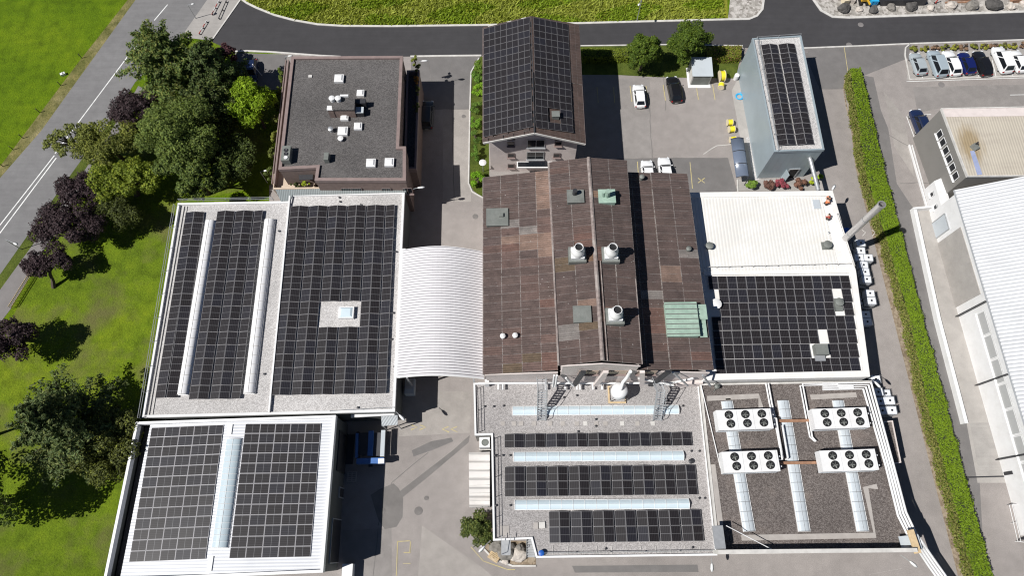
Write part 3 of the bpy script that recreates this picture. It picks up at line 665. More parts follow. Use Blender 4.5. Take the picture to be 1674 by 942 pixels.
def barrel(root, a, b, w, h, z, nseg, mat, name='skylight_strip', rib='steel', kerbh=0.25, n=10, prof=None):
    """barrel-vaulted strip from a to b (plan), width w, rise h"""
    a = Vector((a[0], a[1], 0)); b = Vector((b[0], b[1], 0)); d = (b - a).normalized(); q = Vector((-d.y, d.x, 0)); L = (b - a).length
    pr = prof or [(-math.cos(math.pi * k / n) * w / 2, math.sin(math.pi * k / n) * h) for k in range(n + 1)]
    mb = MB(); vs = []
    for e in (a, b):
        vs += [e + q * x + Vector((0, 0, z + kerbh + y)) for x, y in pr]
    m = len(pr)
    mb.add(vs, [(k, k + 1, m + k + 1, m + k) for k in range(m - 1)] + [tuple(range(m)), tuple(range(2 * m - 1, m - 1, -1))])
    o = obj(name, mb, mat, root, True)
    kb = MB(); c = (a + b) / 2; rz = math.atan2(d.y, d.x)
    kb.box((c.x, c.y, z + kerbh / 2), (L + .1, w + .12, kerbh), rz); obj('kerb_frame', kb, MT['white'], o)
    rb = MB()
    for i in range(nseg + 1):
        e = a + d * (L * i / nseg)
        if i == 0: rb.bar(a + Vector((0, 0, z + kerbh + h * 1.02 + .01)), b + Vector((0, 0, z + kerbh + h * 1.02 + .01)), .03, .03)
        rb.tube([e + q * x * 1.01 + Vector((0, 0, z + kerbh + y * 1.02 + .01)) for x, y in pr], 0.03, 4, False)
    obj('rib', rb, MT[rib], o)
    return o
pt = lambda x, y, z: P(x, y, z)
barrel(B, P(343, 360, ZB + .5), P(297, 645, ZB + .5), 1.25, .45, ZB, 20, MT['sky_white'], rib='kerb')
barrel(B, P(440, 358, ZB + .5), P(406, 643, ZB + .5), 1.25, .45, ZB, 20, MT['sky_white'], rib='kerb')

# --- E: white ribbed hall lower left
ZE = 6.3
def E3(px, py, z): return P(px, py, z)
e_nw, e_ne, e_se, e_sw = P(222, 690, ZE + .3), P(549, 679, ZE + .3), P(528, 937, ZE + .3), P(168, 952, ZE + .3)
polyE = [(p.x, p.y) for p in (e_nw, e_ne, e_se, e_sw)]
E = thing('ribbed_roof_hall', 'white ribbed-roof hall with two flat solar fields at lower left', 'building', (sum(p[0] for p in polyE) / 4, sum(p[1] for p in polyE) / 4, 0))
wallpart(E, inset(polyE, .06), 0, ZE - .5, MT['dark_wall'])
mb = MB(); mb.ring(polyE, inset(polyE, .3), ZE - .5, ZE + .3); obj('parapet', mb, MT['white'], E)
inE = inset(polyE, .31)
def lerp(a, b, t): return Vector(a) + (Vector(b) - Vector(a)) * t
nwE, neE, seE, swE = [Vector(p) for p in inE]
zl, zr_, zri = ZE - 1.15, ZE - .05, ZE + .12
fr = 0.475
# the gutter on the west side lies deep below the parapet, then two very low slopes meet under the skylight
g0 = .035
def rowpts(n_, s_): return n_, s_
mb = MB()
A0, A1 = lerp(nwE, neE, 0), lerp(swE, seE, 0); G0, G1 = lerp(nwE, neE, .05), lerp(swE, seE, .05)
R0, R1 = lerp(nwE, neE, fr), lerp(swE, seE, fr); Z0, Z1 = lerp(nwE, neE, 1), lerp(swE, seE, 1)
def v3(p, z): return (p.x, p.y, z)
mb.poly([v3(A0, ZE - 1.45), v3(G0, ZE - 1.45), v3(G1, ZE - 1.45), v3(A1, ZE - 1.45)]); obj('gutter', mb, MT['steel_dark'], E)
mb = MB(); mb.poly([v3(G0, ZE - 1.45), v3(G1, ZE - 1.45), v3(G1, ZE - .3), v3(G0, ZE - .3)])
mb.poly([v3(G0, ZE - .3), v3(R0, zri), v3(R1, zri), v3(G1, ZE - .3)]); mb.poly([v3(R0, zri), v3(Z0, zr_), v3(Z1, zr_), v3(R1, zri)])
obj('roof', mb, MT['e_roof'], E, False, True)
mb = MB(); mb.prism(inset(polyE, .3), ZE - 1.8, ZE - 1.5); obj('deck', mb, MT['dark_wall'], E)
plEl = plane3(Vector(v3(G0, ZE - .3)), Vector(v3(R0, zri)), Vector(v3(G1, ZE - .3)))
plEr = plane3(Vector(v3(R0, zri)), Vector(v3(Z0, zr_)), Vector(v3(R1, zri)))
s0, s1 = P(382, 718, ZE + .4), P(358, 896, ZE + .4)
barrel(E, s0, s1, 1.75, .38, ZE + .05, 18, MT['sky_glass'], rib='white', kerbh=.12)
for q in ((0.02, 0.09), (0.89, .98)):
    a = lerp(R0, R1, q[0]); b = lerp(R0, R1, q[1]); mb = MB()
    mb.ribbon([a, b], .5, zri + .01, zri + .12); obj('ridge_cap', mb, MT['white'], E)
# east doors of E
a = Vector(polyE[2]) ; b = Vector(polyE[1]); dE = (b - a).normalized()
inw = inset(polyE, .06)
def door(root, a, b, u, w, h, mat, name='door', z0=0.0, hm='steel'):
    a = Vector((a[0], a[1])); b = Vector((b[0], b[1])); d = (b - a).normalized(); n = Vector((d.y, -d.x)); rz = math.atan2(d.y, d.x)
    c = a + d * u + n * .04; mb = MB(); mb.box((c.x, c.y, z0 + h / 2), (w, .07, h), rz); o = obj(name, mb, mat, root)
    fb = MB(); c2 = a + d * u + n * .07
    for s in (-1, 1): fb.box((c2.x + d.x * s * (w / 2 + .06), c2.y + d.y * s * (w / 2 + .06), z0 + h / 2), (.12, .14, h), rz)
    fb.box((c2.x, c2.y, z0 + h + .06), (w + .24, .14, .12), rz); obj('frame', fb, MT[hm], o)
    return o
door(E, inw[2], inw[1], 3.2, 4.6, 4.2, MT['steel_dark'], 'roller_door'); door(E, inw[2], inw[1], 13.2, 4.4, 4.2, MT['steel_dark'], 'roller_door', 0, 'steel_dark')
door(E, inw[2], inw[1], 8.6, 1.0, 2.1, MT['steel_dark'])

# --- C: arched canopy between B and D
a_nw, a_sw = P(658, 409, 5.95), P(648, 617, 5.95); a_ne, a_se = P(791, 412, 6.6), P(791, 619, 6.6)
Cn = thing('arched_canopy', 'white arched corrugated canopy roof over the passage between two halls', 'canopy', ((a_nw.x + a_ne.x) / 2, (a_nw.y + a_sw.y) / 2, 0))
mb = MB(); NP, NA = 48, 18
prof = []
for i in range(NP):  # trapezoid profile along the run
    for t, h in ((0.0, 0.0), (0.34, 0.0), (0.5, 0.075), (0.84, 0.075)): prof.append(((i + t) / NP, h))
prof.append((1.0, 0.0))
vs = []
for t, h in prof:
    w0 = a_nw.lerp(a_sw, t); e0 = a_ne.lerp(a_se, t)
    for k in range(NA + 1):
        s = k / NA; p = w0.lerp(e0, s); zz = p.z + 1.45 * math.sin(math.pi * s) + h
        vs.append((p.x, p.y, zz))
m = NA + 1
mb.add(vs, [(i * m + k, i * m + k + 1, (i + 1) * m + k + 1, (i + 1) * m + k) for i in range(len(prof) - 1) for k in range(NA)])
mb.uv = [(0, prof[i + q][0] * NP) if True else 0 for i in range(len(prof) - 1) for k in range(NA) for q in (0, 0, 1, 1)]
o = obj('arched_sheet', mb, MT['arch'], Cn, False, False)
sol = o.modifiers.new('thick', 'SOLIDIFY'); sol.thickness = 0.06; sol.offset = -1
mb = MB(); mb.ribbon([P(660, 407, 6.0), P(650, 618, 6.0)], .5, 5.7, 6.12); obj('gutter', mb, MT['white'], Cn)
for e in (0, 1):
    A_ = (a_nw, a_sw)[e]; B_ = (a_ne, a_se)[e]; mb = MB()
    mb.tube([Vector((A_.lerp(B_, k / 12).x, A_.lerp(B_, k / 12).y, A_.lerp(B_, k / 12).z + 1.45 * math.sin(math.pi * k / 12) - .1)) for k in range(13)], .1, 6); obj('arch_rib', mb, MT['white'], Cn)
for s in (0.12, 0.88):
    for q in (.0, .33, .66, 1.0):
        p = a_nw.lerp(a_sw, q).lerp(a_ne.lerp(a_se, q), s); mb = MB(); mb.box((p.x, p.y, 2.95), (.2, .2, 5.9), 0); obj('column', mb, MT['steel'], Cn)

# --- D: the big brown roof, nave and two aisles
DL0, DL1 = (P(790, 291, 9.0), P(790, 613, 9.0)), (P(898, 279.5, 10.2), P(912, 606, 10.2))
DN = [(P(898, 266, 13.0), P(915, 598, 13.0)), (P(962, 258.5, 14.1), P(985, 590, 14.1)), (P(1024, 263, 13.0), P(1050, 595.5, 13.0))]
DR1 = (P(1123, 285, 10.0), P(1166, 605.5, 10.0))
xr0, xr1 = DN[2][0].x - .5, DN[2][1].x - .5
DR0 = (Vector((xr0, DR1[0].y - .15, 10.9)), Vector((xr1, DR1[1].y - .15, 10.9)))
D = thing('brown_roof_factory', 'large factory hall with stepped brown corrugated roof and white exhaust cowls', 'building', (12, 32, 0))
BR = [(0.108, 0.076, 0.068), (0.111, 0.078, 0.069), (0.105, 0.075, 0.068), (0.114, 0.079, 0.070)]
RED_ = (0.125, 0.079, 0.067); PINK = (0.225, 0.150, 0.118); RED = (0.150, 0.086, 0.070); GREY = (0.22, 0.195, 0.18); OLIVE = (0.125, 0.088, 0.058)
def sheet_slope(n0, s0, n1, s1, cols, rows, patches, mat, root, name='roof', edges=None):
    """slope between edge (n0,s0) and edge (n1,s1); columns across, rows from north to south; each sheet a cell"""
    mb = MB(); mb.tint = []; mb.uv = []
    E_ = edges or [i / cols for i in range(cols + 1)]
    def pt_(u, v): return n0.lerp(n1, u).lerp(s0.lerp(s1, u), v)
    for i in range(cols):
        for j in range(rows):
            lift = Vector((0, 0, 0.0))
            q = [pt_(E_[i], j / rows), pt_(E_[i], (j + 1) / rows), pt_(E_[i + 1], (j + 1) / rows), pt_(E_[i + 1], j / rows)]
            mb.add(q, [(0, 1, 2, 3)])
            c = patches.get((i, j)) or (RED_ if (rows == 24 or rows == 28) and random.random() < .05 else random.choice(BR)); k = random.uniform(.95, 1.06)
            mb.tint.append((c[0] * k, c[1] * k, c[2] * k, 1))
            mb.uv += [(i, j), (i, j + 1), (i + 1, j + 1), (i + 1, j)]
    o = obj(name, mb, mat, root, False, True)
    so = o.modifiers.new('thick', 'SOLIDIFY'); so.thickness = .16; so.offset = -1
    return o
WARM = (0.135, 0.088, 0.076)
pa = {(i, j): WARM for i in (1, 2, 3) for j in range(5, 24) if random.random() < .3}
pa.update({(3, j): PINK for j in range(0, 5)})
pa.update({(1, 8): PINK, (2, 8): PINK, (3, 8): PINK, (3, 9): PINK, (2, 9): PINK, (1, 9): RED, (3, 10): PINK, (2, 7): GREY, (1, 6): GREY, (3, 22): RED, (2, 22): OLIVE, (3, 23): RED, (3, 16): RED, (1, 23): OLIVE})
dl = sheet_slope(DL0[0], DL0[1], DL1[0], DL1[1], 4, 24, pa, MT['sheets'], D, 'roof', [0, .265, .53, .79, 1])
pn = {(0, 14): OLIVE, (0, 15): OLIVE, (1, 14): (0.16, .095, .06), (0, 23): GREY, (1, 23): OLIVE, (1, 20): PINK, (0, 24): GREY, (1, 11): RED, (1, 12): RED}
sheet_slope(DN[0][0], DN[0][1], DN[1][0], DN[1][1], 2, 28, pn, MT['sheets'], D)
pn2 = {(0, 5): (0.25, .16, .11), (0, 14): RED, (0, 21): RED, (1, 21): RED, (0, 22): PINK, (0, 13): RED}
sheet_slope(DN[1][0], DN[1][1], DN[2][0], DN[2][1], 2, 28, pn2, MT['sheets'], D)
pr_ = {(1, 12): PINK, (1, 13): PINK, (0, 15): GREY, (2, 10): GREY, (0, 17): RED, (0, 18): RED, (0, 19): RED, (2, 22): RED}
sheet_slope(DR0[0], DR0[1], DR1[0], DR1[1], 4, 24, {(i + 1, j): c for (i, j), c in pr_.items()}, MT['sheets'], D, 'roof', [0, .16, .45, .73, 1])
mb = MB()
for off, zz in ((0, .09),):
    mb.tube([DN[1][0] + Vector((0, 0, zz)), DN[1][1] + Vector((0, 0, zz))], .24, 8)
mb.ribbon([DN[1][0] + Vector((.55, 0, 0)), DN[1][1] + Vector((.55, 0, 0))], .1, 14.0, 14.12)
obj('ridge', mb, MT['ridge'], D)
for a, b in ((DN[0][0], DN[0][1]), (DL1[0], DL1[1])):
    mb = MB(); mb.tube([a + Vector((-.1, 0, .02)), b + Vector((-.1, 0, .02))], .12, 6); obj('flashing', mb, MT['ridge'], D)
for a, b in ((DR1[0], DR1[1]), (DL0[0], DL0[1]), (DN[2][0], DN[2][1])):
    mb = MB(); mb.tube([a + Vector((.0, 0, -.05)), b + Vector((.0, 0, -.05))], .09, 6); obj('gutter', mb, MT['ridge'], D)
yN, yS = DL0[0].y - .5, DL0[1].y - .02
def wpoly(xa0, xb0, xa1, xb1): return [(xa0, yN), (xb0, yN), (xb1, yS), (xa1, yS)]
wallpart(D, wpoly(DL0[0].x + .3, DR1[0].x - .5, DL0[1].x + .3, DR1[1].x - .5), 0, 8.75, MT['pink_wall'])
wallpart(D, wpoly(DN[0][0].x + .35, DN[2][0].x - .35, DN[0][1].x + .35, DN[2][1].x - .35), 8.6, 12.85, MT['pink_wall'], 'nave_wall')
for y in (yN, yS):   # gable tops of nave and aisles
    t = 0 if y == yN else 1; o_ = .002 if t else 0
    for k, pts in enumerate(([(DN[0][t].x + .2, y - o_, 12.7), (DN[2][t].x - .2, y - o_, 12.7), (DN[2][t].x - .2, y - o_, 12.9), (DN[1][t].x, y - o_, 13.96), (DN[0][t].x + .2, y - o_, 12.9)],
                             [(DL0[t].x + .2, y - o_, 8.6), (DL1[t].x, y - o_, 8.6), (DL1[t].x, y - o_, 10.05), (DL0[t].x + .2, y - o_, 8.87)],
                             [(DR0[t].x, y - o_, 8.6), (DR1[t].x - .4, y - o_, 8.6), (DR1[t].x - .4, y - o_, 9.88), (DR0[t].x, y - o_, 10.76)])):
        mb = MB(); q = [Vector(p) for p in pts]; n_ = len(q); b_ = [p + Vector((0, -.12 if y == yN else .12, 0)) for p in q]
        mb.add(q + b_, [tuple(range(n_)), tuple(range(2 * n_ - 1, n_ - 1, -1))] + [(a, (a + 1) % n_, n_ + (a + 1) % n_, n_ + a) for a in range(n_)]); obj('gable', mb, MT['pink_wall'], D)
xw0, xw1 = DL0[1].x + .3, DR1[1].x - .5
windows(D, (xw0, yS), (xw1, yS), [(u, 9.6, 2.2, 1.5) for u in (11.7, 15.0, 18.3)], MT['beige'], MT['copper_brown'], 'window', .04, 1)
# slanted buttress fins on the south wall
for u, dx, mt in [(10.9, -.6, 'steel_dark'), (13.4, -.6, 'pink_wall'), (17.4, .9, 'pink_wall'), (20.3, -1.0, 'steel_dark')]:
    mb = MB(); mb.bar((xw0 + u, yS - .45, 12.3), (xw0 + u + dx, yS - .75, 6.9), .55, .3, (0, 1, 0)); obj('buttress', mb, MT[mt], D)
mb = MB(); mb.tube([(xw0 - 1, yS - .35, 6.3), (xw0 + 8, yS - .35, 6.4), (xw0 + 16, yS - .35, 6.3), (xw0 + 22, yS - .35, 6.6), (xw0 + 24, yS - .3, 8.6)], .13, 8); obj('wall_pipe', mb, MT['white'], D)
for (ua, za, ub, zb) in [(21.0, 11.5, 23.5, 7.6), (24.6, 10.3, 26.2, 7.4), (17.6, 8.8, 21.8, 7.8), (9.2, 9.0, 10.2, 7.4), (7.8, 10.2, 7.8, 7.0), (8.1, 10.2, 8.1, 7.0)]:
    mb = MB(); mb.tube([(xw0 + ua, yS - .35, za), (xw0 + ub, yS - .95, zb)], .13, 6); obj('wall_pipe', mb, MT['white'] if ub < 22 else MT['steel'], D)
small_box(D, 1128, 622, 4.7, (3.0, .9, 1.6), 'pink_wall', 'wall_box')
small_box(D, 796, 622, 4.7, (.5, .9, 1.5), 'white', 'wall_box')
for (x, y) in [(815, 630), (822, 630), (892, 625), (924, 631), (943, 631), (948, 631), (969, 631), (984, 630)]:
    c = P(x, y, 5.0); mb = MB(); mb.tube([(c.x, yS + .1, 5.2), (c.x, yS - .9, 5.2)], .13, 8); obj('overflow_pipe', mb, MT['white'], D)
# exhaust cowls and hatches on the slopes
plNl = plane3(DN[0][0], DN[1][0], DN[0][1]); plNr = plane3(DN[1][0], DN[2][0], DN[1][1])
plL = plane3(DL0[0], DL1[0], DL0[1]); plR = plane3(DR0[0], DR1[0], DR0[1])
def cowl(px, py, pl):
    g = PL(px, py, *pl); z = g.z
    mb = MB(); mb.box((g.x, g.y, z + .25), (2.0, 1.9, .9), YAW); o = obj('exhaust_cowl', mb, MT['zinc'], D)
    mb = MB(); mb.box((g.x, g.y, z + .95), (1.5, 1.4, .5), YAW)
    mb.lathe((g.x, g.y, z + 1.2), [(.75, 0), (.74, .5), (.68, .8), (.52, 1.05), (.47, 1.5)], 18, None, False)
    mb.lathe((g.x, g.y, z + 2.7), [(.46, 0), (.5, 0.0), (.5, .08), (.44, .08), (.44, -.3)], 18, None, False); obj('hood', mb, MT['white'], o, True)
    mb = MB(); mb.lathe((g.x, g.y, z + 2.55), [(.45, 0), (.45, .02)], 18); obj('opening', mb, MT['black'], o)
cowl(943, 420, plNl); cowl(997, 420, plNr); cowl(1004, 520, plNr)
def hood(px, py, pl, d, mat, name='roof_hood', lid=None):
    g = PL(px, py, *pl); mb = MB(); mb.box((g.x, g.y, g.z + d[2] / 2 - .35), (d[0], d[1], d[2] + .7), YAW); o = obj(name, mb, MT[mat], D)
    if lid:
        mb = MB(); mb.box((g.x, g.y, g.z + d[2] + .04), (d[0] + .14, d[1] + .14, .08), YAW); obj('lid', mb, MT[lid], o)
    return o, g
o, g = hood(940, 325, plNl, (1.9, 1.6, .6), 'zinc', lid='zinc')
mb = MB(); mb.tube([(g.x - .1, g.y + .3, g.z + .6), (g.x - .1, g.y + .3, g.z + 1.5)], .28, 10); obj('stub_pipe', mb, MT['steel_dark'], o)
o, g = hood(991, 325, plNr, (1.9, 1.7, .6), 'copper', lid='copper')
mb = MB(); mb.tube([(g.x, g.y, g.z + .5), (g.x, g.y, g.z + 1.9)], .3, 10); mb.tube([(g.x - .4, g.y, g.z + .5), (g.x - .5, g.y + .1, g.z + 1.5)], .22, 10); obj('stub_pipe', mb, MT['copper'], o)
hood(951, 516, plNl, (1.9, 1.8, .45), 'zinc', 'roof_hatch', 'zinc')
o, g = hood(813, 358, plL, (2.6, 2.3, .5), 'zinc', 'roof_hatch', 'zinc')
mb = MB(); mb.box((g.x + .5, g.y + .2, g.z + .7), (.5, .5, .3), YAW); obj('lid_box', mb, MT['zinc'], o)
o, g = hood(1112, 526, plR, (3.6, 4.0, .9), 'copper', 'copper_hood', 'copper')
for k in range(7):
    mb = MB(); mb.box((g.x, g.y - 1.8 + k * .6, g.z + 1.03), (3.74, .09, .12), YAW); obj('standing_seam', mb, MT['zinc'], o)
hood(1145, 514, plR, (.9, 1.7, .8), 'copper', 'copper_hood', 'copper'); hood(1147, 536, plR, (.7, 2.5, .4), 'copper', 'copper_hood', 'copper')
for x, y, pl in [(822, 552, plL), (842, 551, plL), (1124, 410, plR), (1048, 293, plR)]:
    g = PL(x, y, *pl); mb = MB(); mb.lathe((g.x, g.y, g.z - .1), [(.25, 0), (.25, .6), (.32, .62), (.32, .8), (.1, .95), (.01, .95)], 12); obj('roof_vent', mb, MT['white'] if x < 900 else MT['zinc'], D, True)

# --- house with the gable and solar roof
ZH = 9.0
h_nw, h_ne, h_se, h_sw = P(790, 45, ZH), P(946, 41, ZH), P(957, 235, ZH), P(790, 233, ZH)
h_rn, h_rs = P(868, 27, 11.15), P(874, 217, 11.15)
Ho = thing('gabled_house', 'pinkish gabled house with brown tiled roof covered in solar panels', 'house', ((h_sw.x + h_se.x) / 2, (h_sw.y + h_nw.y) / 2, 0))
sheet_slope(h_nw, h_sw, h_rn, h_rs, 10, 40, {}, MT['tile'], Ho)
TB = BR; BR = [(0.130, 0.086, 0.072), (0.136, 0.089, 0.074)]
sheet_slope(h_rn, h_rs, h_ne, h_se, 10, 40, {}, MT['tile'], Ho); BR = TB
hy0, hy1 = h_sw.y + 1.0, h_nw.y - .9
hx0, hx1 = h_sw.x + .75, h_se.x - .85
hp = [(hx0, hy0), (hx1, hy0), (hx1 - .1, hy1), (hx0 - .1, hy1)]
wallpart(Ho, hp, 0, ZH + .02, MT['pink_wall'])
mb = MB(); xm = (h_rs.x)
for y in (hy0, hy1): mb.poly([(hx0, y, ZH), (hx1, y, ZH), (xm, y, 10.95)])
obj('gable', mb, MT['pink_wall'], Ho, False, False)
mb = MB()
for a, b, c_, d_ in ((h_sw, h_rs, h_nw, h_rn), (h_rs, h_se, h_rn, h_ne)):
    for e, f, k in ((a, b, -.05), (c_, d_, .05)):
        mb = MB(); mb.bar(e + Vector((0, k, -.12)), f + Vector((0, k, -.12)), .1, .3); obj('bargeboard', mb, MT['kerb'], Ho)
mb = MB(); mb.tube([h_rn + Vector((0, 0, .02)), h_rs + Vector((0, 0, .02))], .13, 8); obj('ridge', mb, MT['steel_dark'], Ho)
for a, b in ((h_nw, h_sw), (h_ne, h_se)):
    mb = MB(); mb.tube([a + Vector((0, 0, -.1)), b + Vector((0, 0, -.1))], .09, 6); obj('gutter', mb, MT['copper_brown'], Ho)
wh = hx1 - hx0
windows(Ho, (hx0, hy0), (hx1, hy0), [(2.9, z, .95, 1.05) for z in (1.0, 3.8, 6.7)] + [(2.9, 8.45, .9, .55), (wh - 2.6, 8.45, .9, .55)] + [(wh - 2.6, z, .95, 1.05) for z in (3.8, 6.7)], MT['glass_dark'], MT['copper_brown'], bars=0)
for z in (3.3, 6.3):
    windows(Ho, (hx0, hy0), (hx1, hy0), [(wh / 2 + .35, z, 2.4, 1.9)], MT['glass_dark'], MT['steel'], 'balcony_door', .02, 1)
mb = MB(); mb.box((hx0 + wh / 2 + .3, hy0 - .5, 2.6), (5.0, 1.0, .14)); o = obj('porch_roof', mb, MT['white'], Ho)
mb = MB(); mb.box((hx0 + wh / 2 + .3, hy0 - .48, 2.69), (4.7, .72, .06)); obj('porch_glazing', mb, MT['glass_dark'], o)
plHl = plane3(h_nw, h_rn, h_sw); plHr = plane3(h_rn, h_ne, h_rs)
g = PL(908, 191, *plHr); mb = MB(); mb.box((g.x, g.y, g.z + .1), (.9, .8, 1.0), YAW); o = obj('chimney', mb, MT['zinc'], Ho)
mb = MB(); mb.box((g.x, g.y, g.z + .65), (1.05, .9, .08), YAW); obj('chimney_cap', mb, MT['zinc'], o)

# --- K: silver block with gravel roof and panels
ZK = 7.0
K, pK, roofK = flat_building('silver_clad_block', 'silver-clad block with pale gravel roof edge and four columns of panels', 'building',
    [(1229, 63.5), (1309, 58.5), (1347, 246), (1265, 249)], ZK, MT['silver_wall'], MT['gravel_light'], 0.2, 0.22, MT['silver_wall'])
mb = MB(); mb.ribbon([P(1239, 66, ZK + .1), P(1273, 244, ZK + .1)], .12, ZK, ZK + .12); mb.ribbon([P(1244, 66, ZK + .1), P(1278, 243, ZK + .1)], .06, ZK, ZK + .1); obj('roof_rail', mb, MT['steel'], K)
kk = inset(pK, .06)
door(K, kk[3], kk[2], 4.6, 1.3, 2.3, MT['black'], 'door')
c = Vector(kk[3]) + (Vector(kk[2]) - Vector(kk[3])).normalized() * 3.6
mb = MB(); mb.box((c.x, c.y - .5, 1.15), (.1, 1.0, 2.2), .25); obj('door_leaf', mb, MT['silver_wall'], K)
a = P(1325, 262, 5.6); b = P(1338, 312, 5.4)
mb = MB(); mb.tube([a + Vector((-.2, .4, .2)), a, b], .28, 10); single('duct_pipe', mb, MT['steel'], 'thick pale pipe running from the silver block to the white roof', 'pipe', smooth=True)

# --- F: white roof hall
ZF = 7.0
F, pF, roofF = flat_building('white_roof_hall', 'hall with cream ribbed roof and a large flat field of panels', 'building',
    [(1118, 316), (1360, 313), (1398, 444), (1421, 617), (1150, 623)], ZF, MT['white'], MT['f_white'], 0.22, 0.75, MT['f_white'])
fr_ = PP([(1128, 321), (1341, 319), (1372, 441), (1146, 446)], ZF + .06)
mb = MB(); mb.prism(fr_, ZF + .01, ZF + .08); obj('ribbed_sheet', mb, MT['f_roof'], F)
mb = MB(); mb.ribbon([P(1150, 448, ZF), P(1397, 444, ZF)], .5, ZF, ZF + .2); obj('upstand', mb, MT['f_white'], F)
mb = MB(); mb.box(P(1335, 334, ZF + .15), (.9, 1.3, .06), YAW); obj('roof_hatch', mb, MT['sky_grey'], F)
for x, y, s in [(1159, 403, .42), (1352, 401, .45), (1371, 495, .45), (1170, 498, .55)]:
    vent_cap(F, x, y, ZF, s, .9, 'zinc' if x != 1170 else 'white')
small_box(F, 1352, 402, ZF, (1.4, 1.1, .1), 'zinc', 'vent_base'); small_box(F, 1371, 498, ZF, (.9, 1.6, .3), 'zinc', 'vent_base')
small_box(F, 1344, 571, ZF, (1.5, 1.3, .9), 'zinc', 'roof_hood'); small_box(F, 1341, 585, ZF, (1.2, .8, .35), 'steel', 'roof_hood'); vent_cap(F, 1354, 381, ZF, .12, .4)

# --- G: gravel roof with three panel strips
ZG = 4.6
G, pG, roofG = flat_building('gravel_roof_annex', 'flat grey gravel-roofed annex with three long skylights and three panel strips', 'building',
    [(774, 627), (1142, 622), (1172, 909), (876, 913), (868, 882), (806, 885), (803, 712), (776, 713)], ZG, MT['grey_wall'], MT['gravel_mid'], 0.22, 0.22, MT['white'])
for (x0, y0, x1, y1, nseg) in [(838, 671.5, 1110, 669.5, 15), (840, 747, 1118, 745, 15), (842, 826, 1127, 824, 15)]:
    a, b = P(x0, y0, ZG + .4), P(x1, y1, ZG + .4)
    barrel(G, a, b, 1.0, .3, ZG, nseg, MT['sky_blue'], rib='white', kerbh=.2, prof=[(-.5, 0), (-.42, .12), (0, .32), (.42, .12), (.5, 0)])
for k, (x, mt) in enumerate([(822, 0), (840, 0), (852, 0), (873, 0), (899, 0), (920, 0), (943, 0), (957, 1), (975, 0), (990, 0), (1017, 1), (1042, 0), (1067, 1)]):
    mb = MB(); c = P(x, 693, ZG); mb.box((c.x, c.y, ZG + .035), (.5, .5, .05), YAW); obj('paver', mb, MT['kerb'] if mt else MT['paver'], roofG)
for x, y in [(792, 665), (807, 665), (823, 664), (974, 686), (974, 697), (945, 706), (1116, 664), (810, 745), (822, 745), (834, 745), (1130, 738), (1143, 738), (811, 827), (834, 827), (1143, 815), (1152, 815), (990, 898), (1132, 896), (922, 650), (943, 647), (1092, 655)]:
    vent_cap(G, x, y, ZG, .11, .22, 'steel_dark', 'roof_drain')
vent_cap(G, 1129, 755, ZG, .25, .5, 'steel_dark')
small_box(G, 876, 860, ZG, (.5, .7, .15), 'paver', 'roof_hatch'); small_box(G, 886, 859, ZG, (.7, .7, .2), 'kerb', 'roof_hatch'); small_box(G, 825, 868, ZG, (1.0, 1.0, .06), 'paver', 'roof_hatch')
mb = MB()
for k in range(12): mb.box((P(880 + 24 * k, 900, ZG).x, P(880 + 24 * k, 900, ZG).y, ZG + .05), (.05, .9, .04), YAW)
obj('roof_strip', mb, MT['kerb'], G)

# --- H: brown gravel roof with coolers
ZP = 5.8
Hh, pHh, roofH = flat_building('brown_gravel_annex', 'brown gravel-roofed annex carrying four white cooler units and white pipes', 'building',
    [(1144, 628), (1424, 623), (1478, 840), (1496, 878), (1496, 903), (1174, 907)], ZP, MT['grey_wall'], MT['gravel_brown'], 0.12, 0.2, MT['kerb'])
mb = MB(); mb.ribbon([P(1174, 903, 7.9), P(1500, 900, 7.9)], .42, ZP + .12, 7.9); obj('south_parapet', mb, MT['kerb'], Hh)
mb = MB(); mb.ribbon([P(1173, 860, 7.9), P(1178, 898, 7.9)], 1.15, 7.75, 7.9); mb.ribbon([P(1180, 860, 7.7), P(1185, 898, 7.7)], .12, ZP + .12, 7.74); obj('corner_screen', mb, MT['steel'], Hh)
for pts in ([(1156, 652), (1240, 648), (1244, 668)], [(1325, 650), (1400, 646)], [(1190, 652), (1192, 664)], [(1212, 880), (1430, 876), (1415, 798), (1434, 796)], [(1165, 760), (1178, 860)]):
    mb = MB(); mb.ribbon(PP(pts, ZP), .6, ZP + .002, ZP + .05); obj('paver_strip', mb, MT['paver'], roofH)
for pts, n in (([(1189, 656), (1226, 869)], 14), ([(1281, 655), (1316, 869)], 14), ([(1371, 655), (1412, 869)], 14)):
    a, b = P(*pts[0], ZP + .3), P(*pts[1], ZP + .3)
    barrel(Hh, a, b, 1.25, .22, ZP, n, MT['sky_grey'], rib='steel', kerbh=.15, n=6)
mb = MB(); mb.box(P(1488, 888, ZP + 1.0), (2.2, 1.5, .08), .1); obj('pipe_hatch', mb, MT['sky_grey'], Hh)
mb = MB(); mb.box(P(1494, 886, ZP + 1.6), (.7, 2.4, .25), .15); obj('timber_edge', mb, MT['wood'], Hh)

